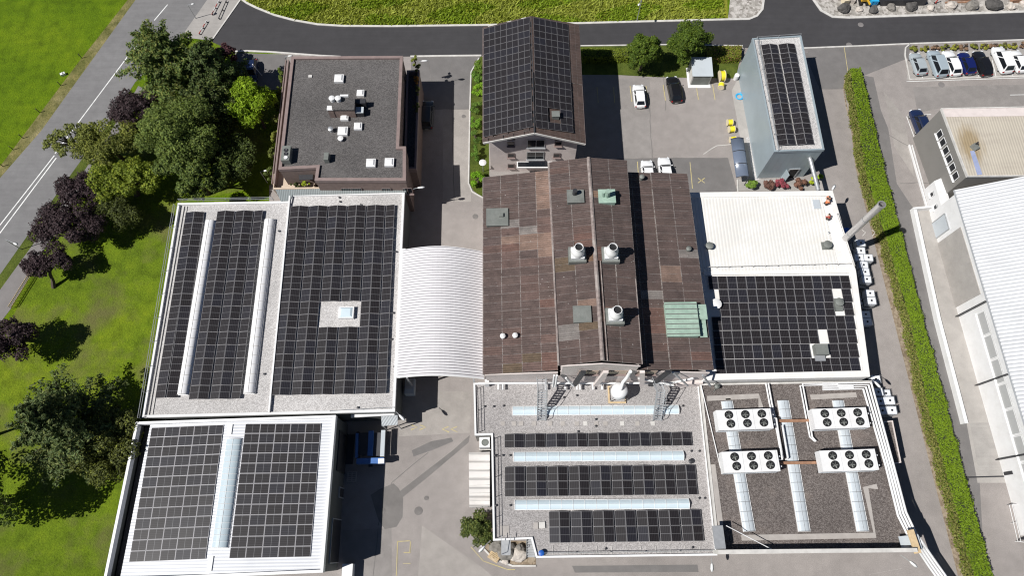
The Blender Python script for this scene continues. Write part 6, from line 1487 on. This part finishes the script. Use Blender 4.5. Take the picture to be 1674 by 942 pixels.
# materials at the top of the gravel yard
def pile(name, label, cat, px, py, parts):
    p = P(px, py, .4); r = thing(name, label, cat, (p.x, p.y, 0))
    for nm, dx, dy, z, d, m, rz in parts:
        mb = MB(); mb.box((p.x + dx, p.y + dy, z), d, rz); obj(nm, mb, MT[m], r)
pile('mini_digger', 'yellow mini digger at the top edge beside the blue crate', 'digger', 1412, 0, [('track', -.5, 0, .25, (.35, 1.6, .5), 'black', 0), ('track', .5, 0, .25, (.35, 1.6, .5), 'black', 0), ('body', 0, .2, .8, (1.1, 1.2, .6), 'digger', .1), ('cab', -.1, .5, 1.5, (.8, .8, .9), 'glass_dark', .1), ('arm', .3, -.7, 1.0, (.2, 1.6, .22), 'digger', .2)])
pile('blue_crate', 'bright cyan-blue crate at the top edge of the gravel yard', 'crate', 1427, 1, [('box', 0, 0, .5, (1.1, 1.4, 1.0), 'cyan', 0), ('lid', 0, 0, 1.03, (1.15, 1.45, .06), 'cyan', 0), ('rib', -.3, -.71, .5, (.08, .04, .9), 'blue', 0), ('rib', .3, -.71, .5, (.08, .04, .9), 'blue', 0)])
pile('cream_sacks', 'cream big bags at the top left of the gravel yard', 'bags', 1388, 1, [('bag', -.6, 0, .45, (.9, .9, .9), 'cream', .2), ('bag', .5, .2, .4, (.85, .9, .8), 'rock_pale', -.2), ('bag', -.1, .9, .4, (.85, .9, .8), 'cream', .4)])
pile('black_skip', 'long black skip at the top edge of the gravel yard', 'skip', 1474, -3, [('side', 0, -1.1, .6, (7.0, .1, 1.2), 'steel_dark', .01), ('side', 0, 1.1, .6, (7.0, .1, 1.2), 'steel_dark', .01), ('floor', 0, 0, .1, (7, 2.1, .2), 'black', .01), ('end', -3.4, 0, .6, (.1, 2.1, 1.2), 'steel_dark', .01), ('end', 3.4, 0, .6, (.1, 2.1, 1.2), 'steel_dark', .01)])
pile('plank_stack', 'stack of brown planks among the boulders at the top right', 'planks', 1570, 1, [('plank', 0, .0, .1, (4.5, .25, .2), 'rust', .02), ('plank', .4, .5, .1, (4.2, .25, .2), 'rust', -.03), ('plank', -.6, .9, .3, (3.6, .3, .2), 'brown_wall', .05)])
pile('red_post', 'short red post at the top edge among the planks', 'post', 1531, 2, [('post', 0, 0, .7, (.14, .14, 1.4), 'redwhite', 0), ('foot', 0, 0, .05, (.4, .4, .1), 'steel_dark', 0)])
pile('clay_pipes', 'orange-brown clay blocks at the top right corner', 'blocks', 1662, -1, [('block', 0, 0, .3, (1.6, .6, .6), 'rust', .1), ('block', .3, .7, .3, (1.5, .6, .6), 'rust', -.1)])

# ------------------------------------------------------------------ vegetation
LEAFK = 2.15; LEAFN = 2.1
def leaf_cloud(pts, nrm, size, tint, long=1.5, jit=.7):
    """pts (n,3), nrm (n,3) -> MB of small leaf quads"""
    n = len(pts); r = rng.normal(size=(n, 3)); nn = nrm + r * jit; nn /= np.linalg.norm(nn, axis=1)[:, None] + 1e-9
    t = np.cross(nn, rng.normal(size=(n, 3))); t /= np.linalg.norm(t, axis=1)[:, None] + 1e-9; b = np.cross(nn, t)
    s = size * rng.uniform(.6, 1.35, size=(n, 1)); a = t * s * long * .5; c = b * s * .5
    fold = nn * s * .12
    tint = np.where((tint[:, 1:2] > tint[:, 0:1]), tint * np.array([[1.08, 1.0, .68]]), tint)
    V = np.stack([pts - a, pts + c * .9 - fold, pts + a, pts - c * .9 - fold], 1).reshape(-1, 3)
    mb = MB(); mb.v = [tuple(v) for v in V]; mb.f = [(4 * i, 4 * i + 1, 4 * i + 2, 4 * i + 3) for i in range(n)]
    mb.tint = np.concatenate([np.clip(tint * LEAFK, 0, 1), np.ones((n, 1))], 1); return mb
def join(mbs):
    o = MB(); T = []
    for m in mbs: o.add(m.v, m.f); T.append(m.tint)
    o.tint = np.concatenate(T); return o
def sph(n):
    v = rng.normal(size=(n, 3)); return v / np.linalg.norm(v, axis=1)[:, None]
def tints(n, base, var=.3, second=None, p2=.25):
    k = rng.uniform(1 - var, 1 + var, size=(n, 1)); c = np.array(base)[None, :] * k
    if second is not None:
        m = rng.random(n) < p2; c[m] = np.array(second)[None, :] * k[m]
    return c
def tree(name, label, px, py, zc, rx, ry, rz, base, second=None, nlobe=22, nleaf=7000, size=.3, group='trees', trunk=None, cat='tree', dens=.42, lobe=(.26, .46), bare=False, var=.3, h0=0.0):
    c = P(px, py, zc); root_xy = trunk or (c.x, c.y)
    r = thing(name, label, cat, (root_xy[0], root_xy[1], h0), group)
    d = sph(nlobe); d[:, 2] = np.where(d[:, 2] < -.35, -d[:, 2], d[:, 2]); rad = rng.uniform(.35, .85, nlobe) ** .7
    L = np.array(c)[None, :] + d * rad[:, None] * np.array([rx, ry, rz]); lr = rng.uniform(*lobe, nlobe) * min(rx, ry)
    nleaf = int(nleaf * LEAFN); size = size * .68; per = (lr ** 2 / (lr ** 2).sum() * nleaf).astype(int)
    P_, N_, T_ = [], [], []
    for k in range(nlobe):
        s = sph(per[k]); s[:, 2] = np.where((s[:, 2] < -.2) & (rng.random(per[k]) < .6), -s[:, 2], s[:, 2])
        rr = lr[k] * (rng.uniform(.5, 1.0, (per[k], 1)) ** .5) * np.array([[1.0, 1.0, .75]])
        rr = rr * (1 + .25 * np.sin(s[:, :1] * 7 + k) * np.cos(s[:, 1:2] * 6 + 2 * k))
        P_.append(L[k] + s * rr); N_.append(s + np.array([0, 0, .35])); q = rng.uniform(.85, 1.15); T_.append(tints(per[k], np.array(base) * q, var, None if second is None else np.array(second) * q))
    P_ = np.concatenate(P_); N_ = np.concatenate(N_); T_ = np.concatenate(T_); P_[:, 2] = np.maximum(P_[:, 2], h0 + .15)
    obj('crown', leaf_cloud(P_, N_, size, T_), MT['leaf'], r, False, False)
    mb = MB(); tp = Vector((root_xy[0], root_xy[1], h0)); ht = max(zc - rz * .3, 1.0); top = Vector((c.x, c.y, ht)); fork = tp.lerp(top, .55) + Vector((0, 0, .3)); tr0 = max(.10, rx * .06)
    mb.tube([tp, tp.lerp(fork, .5) + Vector((.1, .05, 0)), fork, top], [tr0 * 1.3, tr0, tr0 * .85, tr0 * .4], 8)
    for k in range(min(nlobe, 12)):
        e = Vector(L[k]); s = fork.lerp(top, rng.uniform(0, 1)); m = s.lerp(e, .5) + Vector((0, 0, .25)); mb.tube([s, m, e], [tr0 * .45, tr0 * .3, tr0 * .1], 5)
    obj('trunk', mb, MT['bark'], r, True)
    return r
def conifer(name, label, px, py, h, rad, base, second, group='trees', nbr=150, nleaf=9000, size=.34, zc=None, h0=0.0, taper=.8, lean=(0, 0), spread=(1, 1)):
    """px,py = pixel of the mid crown"""
    c = P(px, py, zc or h * .55); r = thing(name, label, 'tree', (c.x - lean[0], c.y - lean[1], h0), group)
    b0 = Vector((c.x - lean[0], c.y - lean[1], h0)); tp = Vector((c.x + lean[0] * .6, c.y + lean[1] * .6, h))
    mb = MB(); mb.tube([b0, b0.lerp(tp, .5), tp], [.32, .2, .04], 8)
    P_, N_, T_ = [], [], []; per = nleaf // nbr
    for k in range(nbr):
        t = .16 + .84 * (k + rng.random()) / nbr; s = b0.lerp(tp, t); a = k * 2.399 + rng.normal() * .3
        prof = (1 - t) ** taper * (1.0 if t > .3 else (.55 + 1.5 * t)); ln = rad * max(.12, prof) * rng.uniform(.45, 1.3)
        dv = Vector((math.cos(a) * spread[0], math.sin(a) * spread[1], rng.uniform(-.1, .32))); e = s + dv * ln
        if k % 2 == 0: mb.tube([s, s.lerp(e, .5) + Vector((0, 0, .1)), e], [.07, .045, .015], 4)
        n = max(8, int(per * (.35 + ln / rad))); u = rng.uniform(.2, 1.05, n) ** .7
        w = (.05 + .13 * np.sin(np.clip(u * 1.1, 0, 1) * math.pi)) * ln + .10
        side = np.array(Vector((-dv.y, dv.x, 0)).normalized())
        pt_ = np.array(s)[None] + np.outer(u, np.array(e - s)) + np.outer(rng.normal(0, .6, n) * w, side) + np.stack([np.zeros(n), np.zeros(n), rng.normal(.05, .16, n) - .25 * np.abs(u - .5)], 1)
        P_.append(pt_); N_.append(np.tile(np.array([dv.x * .5, dv.y * .5, .8]), (n, 1))); q = rng.uniform(.75, 1.25); T_.append(tints(n, np.array(base) * q * 1.4, .3, np.array(second) * q * 1.3, .3))
    P_ = np.concatenate(P_); P_[:, 2] = np.maximum(P_[:, 2], h0 + .1)
    obj('crown', leaf_cloud(P_, np.concatenate(N_), size, np.concatenate(T_), 2.2, .6), MT['leaf'], r, False, False); obj('trunk', mb, MT['bark'], r, True)
    return r
gT = 'trees around the lawn'
conifer('pine_tree', 'big dark pine at the top left leaning over the road edge', 268, 96, 12, 6.6, (.036, .056, .020), (.075, .088, .030), gT, 150, 26000, .20, 7.5, taper=.38)
conifer('pine_tree', 'darker pine right of the big one, above the shaded car', 345, 112, 11.5, 5.2, (.022, .036, .015), (.040, .054, .022), gT, 125, 18000, .20, 7, taper=.45)
conifer('pine_tree', 'slim dark pine behind the two big pines near the terrace', 345, 175, 10, 5.6, (.024, .037, .015), (.050, .062, .022), gT, 110, 13000, .20, 6.2, taper=.5)
tree('broadleaf_tree', 'large grey-green broadleaf tree in the middle of the tree group', 300, 222, 7.0, 6.6, 5.4, 4.2, (.055, .082, .026), (.092, .122, .036), 40, 17000, .27, gT, lobe=(.2, .36))
tree('broadleaf_tree', 'dark grey-green broadleaf crown reaching down to the hall roof', 312, 284, 5.6, 5.0, 3.2, 3.2, (.044, .068, .022), (.078, .105, .032), 26, 9500, .27, gT, lobe=(.24, .4))
tree('maple_tree', 'bright green round maple beside the brown building', 411, 172, 5.5, 3.4, 3.9, 3.0, (.080, .135, .008), (.115, .175, .014), 30, 9500, .27, gT, lobe=(.24, .40))
tree('willow_tree', 'thin olive willow leaning over the road at the left', 116, 232, 5.5, 4.6, 2.9, 1.7, (.080, .098, .034), (.12, .138, .045), 40, 2900, .22, gT, trunk=(P(160, 258, 0).x, P(160, 258, 0).y), lobe=(.10, .22))
tree('olive_green_tree', 'yellowish olive tree between the willow and the big broadleaf', 180, 240, 5.0, 5.2, 4.0, 2.8, (.074, .090, .026), (.12, .135, .036), 36, 9000, .25, gT, lobe=(.2, .36))
tree('lime_green_tree', 'lime green bushy tree above the purple plums', 200, 295, 4.0, 5.8, 3.6, 2.5, (.080, .112, .018), (.135, .165, .026), 40, 10500, .25, gT, lobe=(.2, .36))
PU, PU2 = (.027, .0175, .019), (.046, .030, .032)
tree('purple_plum_tree', 'dark purple plum at the road edge below the big pine', 224, 188, 4.6, 3.5, 4.2, 2.6, PU, PU2, 32, 8500, .24, gT, lobe=(.22, .38))
tree('purple_plum_tree', 'dark purple plum just below the lime green tree', 138, 318, 4.0, 4.2, 3.3, 2.2, PU, PU2, 34, 8000, .24, gT, trunk=(P(168, 340, 0).x, P(168, 340, 0).y), lobe=(.2, .36))
tree('purple_plum_tree', 'dark purple plum in the middle of the plum row on the lawn edge', 110, 370, 4.0, 4.8, 3.9, 2.3, PU, PU2, 40, 9500, .24, gT, trunk=(P(138, 392, 0).x, P(138, 392, 0).y), lobe=(.2, .36))
tree('purple_plum_tree', 'flat purple plum with bare limbs at the lower end of the plum row', 78, 432, 3.4, 4.0, 2.1, 1.3, PU, PU2, 30, 4200, .23, gT, trunk=(P(88, 470, 0).x, P(88, 470, 0).y), lobe=(.22, .42))
tree('purple_plum_tree', 'purple plum cut by the left frame edge below the footpath', 6, 563, 4.2, 3.8, 3.6, 2.4, PU, PU2, 26, 7000, .24, gT, trunk=(P(46, 556, 0).x, P(46, 556, 0).y), lobe=(.2, .36))
tree('olive_bush_tree', 'dark olive bush in the shade between the plums and the hall corner', 190, 352, 2.6, 4.8, 3.2, 1.9, (.030, .040, .014), (.055, .07, .02), 30, 7000, .24, gT, lobe=(.24, .4))
tree('olive_bush_tree', 'shaded dark green tree under the maple by the brown building terrace', 385, 262, 3.5, 3.6, 3.6, 2.4, (.030, .045, .016), (.05, .07, .02), 22, 5500, .26, gT, lobe=(.24, .4))
tree('purple_shrub', 'small reddish purple shrub beside the dark pine at the side road', 371, 88, 1.8, 1.8, 1.7, 1.3, (.045, .02, .024), (.07, .028, .03), 12, 2000, .22, gT)
conifer('spreading_pine', 'spreading dark blue-green pine on the lower lawn', 108, 692, 14, 6.2, (.030, .045, .022), (.056, .070, .032), gT, 170, 28000, .20, 7, taper=.5, spread=(1, 1.15))
tree('olive_bush_tree', 'brownish olive bushy tree between the spreading pine and the white hall', 175, 728, 4.6, 5.6, 4.4, 3.3, (.040, .050, .018), (.075, .090, .022), 44, 11000, .26, gT, lobe=(.2, .36))
tree('broadleaf_tree', 'broadleaf tree at the bottom left edge casting a big shadow on the lawn', -58, 815, 7.0, 5.6, 5.0, 4.2, (.05, .075, .02), (.08, .11, .03), 30, 7500, .36, gT)
tree('broadleaf_tree', 'slim broadleaf tree just outside the left edge above the lawn', -52, 700, 5.0, 3.0, 2.8, 2.8, (.05, .075, .02), (.08, .11, .03), 14, 2500, .34, gT)
gV = 'evergreens above the car park'
tree('round_evergreen', 'left round dark evergreen above the white hatchback', 1053, 88, 3.7, 2.75, 2.4, 3.9, (.034, .060, .010), (.062, .092, .014), 60, 9500, .22, gV, lobe=(.22, .34))
tree('round_evergreen', 'right round dark evergreen above the black car', 1126, 74, 4.1, 3.1, 2.6, 4.4, (.033, .058, .010), (.060, .090, .014), 64, 10500, .22, gV, lobe=(.22, .34))
tree('small_yew', 'dark green small tree beside the rock garden', 782, 868, 2.6, 1.9, 2.1, 1.9, (.042, .062, .022), (.075, .09, .03), 22, 4600, .2, gT)
gS = 'shrubs beside the house'
for i, (x, y, rx, ry, c, lb) in enumerate([(783, 108, .9, 1.2, (.06, .11, .02), 'uppermost shrub of the strip beside the house'), (781, 128, 1.0, 1.2, (.05, .10, .02), 'dark shrub second from the top of the house strip'), (783, 150, 1.1, 1.5, (.085, .165, .015), 'bright round shrub in the upper half of the house strip'),
     (780, 176, .9, 1.1, (.05, .09, .02), 'narrow dark shrub at the middle of the house strip'), (777, 200, .8, 1.2, (.07, .14, .02), 'mid-green shrub right below the middle of the house strip'), (777, 225, .7, 1.3, (.045, .085, .02), 'slim dark shrub above the mushroom lamp'), (777, 250, .7, 1.2, (.05, .10, .02), 'slim shrub level with the mushroom lamp'), (781, 293, 1.0, 1.9, (.075, .16, .012), 'big bright shrub at the rounded lower end of the strip')]):
    tree('leafy_shrub', lb, x, y, .9, rx, ry, .9, c, mul(c, 1.4), 9, 1500, .18, gS, cat='shrub')
gS2 = 'shrubs in front of the silver block'
for x, y, s, c, lb in [(1229, 303, .95, (.075, .13, .03), 'green shrub nearest the bicycle shelter'), (1254, 303, 1.05, (.085, .045, .035), 'brownish red shrub between the green and the bright red ones'), (1277, 302, 1.0, (.15, .035, .045), 'bright red round shrub by the open door'), (1309, 301, 1.1, (.095, .05, .035), 'brown-red shrub right of the open door'), (1329, 297, .75, (.18, .23, .02), 'yellow-green shrub beside the thick pipe'), (1339, 291, .5, (.12, .19, .02), 'small yellow-green shrub behind the thick pipe')]:
    tree('leafy_shrub', lb, x, y, .7, s, s * .8, .7, c, mul(c, 1.4), 9, 1300, .16, gS2, cat='shrub')
gS3 = 'low shrubs along the parked row'
for i in range(12):
    x = 1496 + i * 16; y = 79.5 - .03 * (x - 1490); c = [(.085, .10, .025), (.12, .13, .03), (.13, .085, .055)][i % 3]
    lb = ['green', 'yellowish', 'reddish brown'][i % 3] + ' low shrub above the parked cars, ' + (ORD + ['eleventh', 'twelfth'])[i] + ' from the left end'
    tree('low_shrub', lb, x, y, .35, .85, .6, .4, c, mul(c, 1.4), 7, 500, .16, gS3, cat='shrub')
for i, (x, y, c) in enumerate([(462, 120, (.05, .075, .02)), (459, 145, (.06, .08, .025)), (457, 170, (.05, .07, .02)), (452, 200, (.07, .085, .03)), (450, 225, (.10, .12, .03)), (447, 255, (.07, .09, .03)), (441, 285, (.05, .07, .025))]):
    tree('climbing_shrub', ORD[i] + ' shrub from the top of the strip along the west terrace wall', x, y, 3.4, .7, 1.5, 1.2, c, mul(c, 1.5), 8, 900, .18, 'shrubs along the west terrace', cat='shrub')
for i, (x, y, c, lb) in enumerate([(677, 97, (.09, .11, .03), 'planter shrub at the top of the balcony wing'), (683, 112, (.05, .06, .03), 'dark planter shrub on the upper balcony'), (681, 130, (.20, .10, .02), 'orange flowering planter shrub on the balcony'), (682, 150, (.06, .07, .03), 'dark planter shrub on the middle of the balcony'), (681, 175, (.05, .06, .03), 'dark planter shrub on the lower balcony')]):
    tree('planter_shrub', lb, x, y, 5.7, .45, 1.0, .55, c, mul(c, 1.4), 7, 700, .16, 'planter shrubs on the balcony', cat='shrub', h0=4.7)
for i, (x, y, c, lb) in enumerate([(483, 304, (.04, .05, .025), 'dark potted plant on the terrace'), (498, 302, (.13, .17, .02), 'yellow-green potted plant on the terrace')]):
    tree('potted_plant', lb, x, y, 5.2, .8, .5, .45, c, mul(c, 1.5), 7, 700, .16, 'potted plants on the terrace', cat='plant', h0=4.65)
def hedge(label, left, right, ztop, c1, c2, dens, group=None, sidebrown=None, name='clipped_hedge', zl=None):
    """left/right = pixel polylines of the two top edges"""
    Lp = [P(x, y, ztop) for x, y in left]; Rp = [P(x, y, ztop) for x, y in right]
    r = thing(name, label, 'hedge', Vector((Lp[0].x, Lp[0].y, 0)), group)
    mb = MB(); parts = []
    for i in range(len(Lp) - 1):
        a, b, c, d = Lp[i], Lp[i + 1], Rp[i + 1], Rp[i]
        ii_ = inset([a, b, c, d], 0.0); mb.prism([a.lerp(d, .12), b.lerp(c, .12), c.lerp(b, .12), d.lerp(a, .12)], 0, ztop - .12)
        A = ((b - a).cross(d - a)).length; n = int(A * dens * 2.4); u = rng.random((n, 2))
        A_, B_, C_, D_ = map(np.array, (a, b, c, d))
        t = A_ * (1 - u[:, :1]) * (1 - u[:, 1:]) + B_ * u[:, :1] * (1 - u[:, 1:]) + C_ * u[:, :1] * u[:, 1:] + D_ * (1 - u[:, :1]) * u[:, 1:]
        t[:, 2] += rng.normal(0, .09, n) + .07 * np.sin(t[:, 1] * 2.3) + .05 * np.sin(t[:, 0] * 3.1 + t[:, 1]); parts.append(leaf_cloud(t, np.tile([-.2, 0, 1.], (n, 1)), .13, tints(n, c1, .22, c2, .2), 1.4, .4))
        for (p, q, sgn) in ((a, b, -1), (d, c, 1)):
            n = int((q - p).length * ztop * dens * 1.8); u = rng.random(n); z = rng.random(n) * ztop; e = np.array((q - p).normalized()); nr = np.array([e[1], -e[0], 0]) * -sgn
            nr = -nr if sgn > 0 else nr
            out = np.array(((a - d) if sgn < 0 else (d - a)).normalized())
            t = np.array(p)[None] + np.outer(u, np.array(q - p)); t[:, 2] = z; t += out[None] * (.13 * np.sin(t[:, 1] * 1.1 + sgn) + .09 * np.sin(t[:, 1] * 2.7))[:, None] + out[None] * (rng.normal(0, .1, n) + (1 - z / ztop) * .12)[:, None]
            base = c1 if sidebrown is None or sgn > 0 else sidebrown
            parts.append(leaf_cloud(t, np.tile(out + np.array([0, 0, .2]), (n, 1)), .15, tints(n, base, .35, c2, .2)))
        if i in (0, len(Lp) - 2):
            p, q, w = (a, d, a - b) if i == 0 else (b, c, b - a); n = int((q - p).length * ztop * dens); u = rng.random(n); t = np.array(p)[None] + np.outer(u, np.array(q - p)); t[:, 2] = rng.random(n) * ztop
            w = np.array(Vector((w.x, w.y, 0)).normalized()); t += w[None] * rng.normal(0, .08, n)[:, None]; parts.append(leaf_cloud(t, np.tile(w, (n, 1)), .2, tints(n, c1, .3, c2, .2)))
    obj('branches', mb, plain('hedge_wood_%d' % len(bpy.data.materials), (.03, .04, .012), .95, 0, .3, 3), r)
    obj('foliage', join(parts), MT['leaf'], r, False, False); return r
hedge('long clipped green hedge running down between the lane and the right yard', [(1390, 112), (1415, 280), (1452, 400), (1487, 520), (1516, 660), (1554, 800), (1592, 942), (1604, 990)], [(1407, 111), (1446, 280), (1478, 400), (1508, 520), (1546, 660), (1582, 800), (1622, 942), (1636, 990)], 1.9,
      (.076, .124, .008), (.052, .088, .010), 75, None, (.105, .105, .028))
hedge('low green hedge between the house and the round evergreens', [(950, 80), (1027, 79)], [(950, 92), (1027, 92)], 1.2, (.085, .115, .016), (.055, .08, .015), 65, 'low hedges above the car park')
hedge('low hedge with reddish tips between the evergreens and silver block', [(1154, 77), (1213, 74)], [(1156, 93), (1212, 92)], 1.2, (.085, .105, .018), (.12, .07, .03), 65, 'low hedges above the car park')
# tall grass of the meadow: uncountable tufts
def tufts(name, pix, n, h, c1, c2):
    pts = []
    while len(pts) < n:
        x, y = random.uniform(pix[0], pix[2]), random.uniform(pix[1], pix[3])
        lim = np.interp(x, [k[0] for k in N_KERB] + [1245], [k[1] for k in N_KERB] + [30]) - 3
        if y > lim or (x > 1183 and y > -10) or x < 400 + max(0, -y) * .0: continue
        pts.append(P(x, y, 0))
    A = np.array([tuple(p) for p in pts]); k = len(A); hh = h * rng.uniform(.4, 1.2, k); A[:, 2] = hh * .5
    d = rng.normal(size=(k, 3)) * .5; d[:, 2] = .7; d /= np.linalg.norm(d, axis=1)[:, None]; d[:, 0] += .25
    t = np.cross(d, rng.normal(size=(k, 3))); t /= np.linalg.norm(t, axis=1)[:, None]
    w = t * .10; a = d * hh[:, None] * .7
    V = np.stack([A - a - w, A - a + w, A + a], 1).reshape(-1, 3); mb = MB(); mb.v = [tuple(v) for v in V]; mb.f = [(3 * i, 3 * i + 1, 3 * i + 2) for i in range(k)]
    clump = np.sin(A[:, 0] * .35 + 2 * np.sin(A[:, 1] * .5)) * np.cos(A[:, 1] * .6 + A[:, 0] * .12)
    T = np.where((clump > .1)[:, None], np.array(c1)[None], np.array(c2)[None]) * rng.uniform(.7, 1.35, (k, 1)); mb.tint = np.concatenate([T, np.ones((k, 1))], 1)
    return tag(obj(name, mb, MT['grassblade'], None, False, False), 'tall unmown yellow-green grass on the meadow above the side road', 'grass', kind='stuff')
tufts('tall_grass', (396, -30, 1195, 44), 26000, .55, (0.22, 0.31, 0.02), (0.34, 0.38, 0.06))

# ------------------------------------------------------------------ camera, light, sky
cam = bpy.data.cameras.new('camera'); cam.lens = 24.0; cam.sensor_width = 36.0; cam.clip_end = 3000; cam.clip_start = 1
co = bpy.data.objects.new('camera', cam); col.objects.link(co); co.location = (0, 0, CAM_H); co.rotation_euler = (math.pi / 2 - TH, 0, 0); sc.camera = co
SUN = Vector((.74, .28, -1.0)); sl = bpy.data.lights.new('sun', 'SUN'); sl.energy = 5.0; sl.angle = R(.5); sl.color = (1.0, .98, .945)
so_ = bpy.data.objects.new('sun', sl); col.objects.link(so_); so_.rotation_euler = SUN.to_track_quat('-Z', 'Y').to_euler(); so_.location = (-40, -10, 120)
w = bpy.data.worlds.new('World'); sc.world = w; w.use_nodes = True; nt = w.node_tree; bg = nt.nodes['Background']
sk = nt.nodes.new('ShaderNodeTexSky'); sk.sky_type = 'NISHITA'; sk.sun_disc = False; sk.sun_elevation = math.atan(1 / math.hypot(.74, .28)); sk.sun_rotation = math.atan2(-.74, -.28) % (2 * math.pi)
nt.links.new(sk.outputs[0], bg.inputs[0]); bg.inputs[1].default_value = 0.05; sk.altitude = 3000; sk.air_density = .8; sk.dust_density = 0.0; sk.ozone_density = 1.0
vs_ = sc.view_settings; vs_.view_transform = 'Standard'; vs_.look = 'None'; vs_.gamma = 1.0; vs_.use_curve_mapping = False; vs_.exposure = 0.12
sc.cycles.use_denoising = True; sc.cycles.filter_width = 1.15; sc.cycles.max_bounces = 6; sc.cycles.diffuse_bounces = 3; sc.cycles.transparent_max_bounces = 4
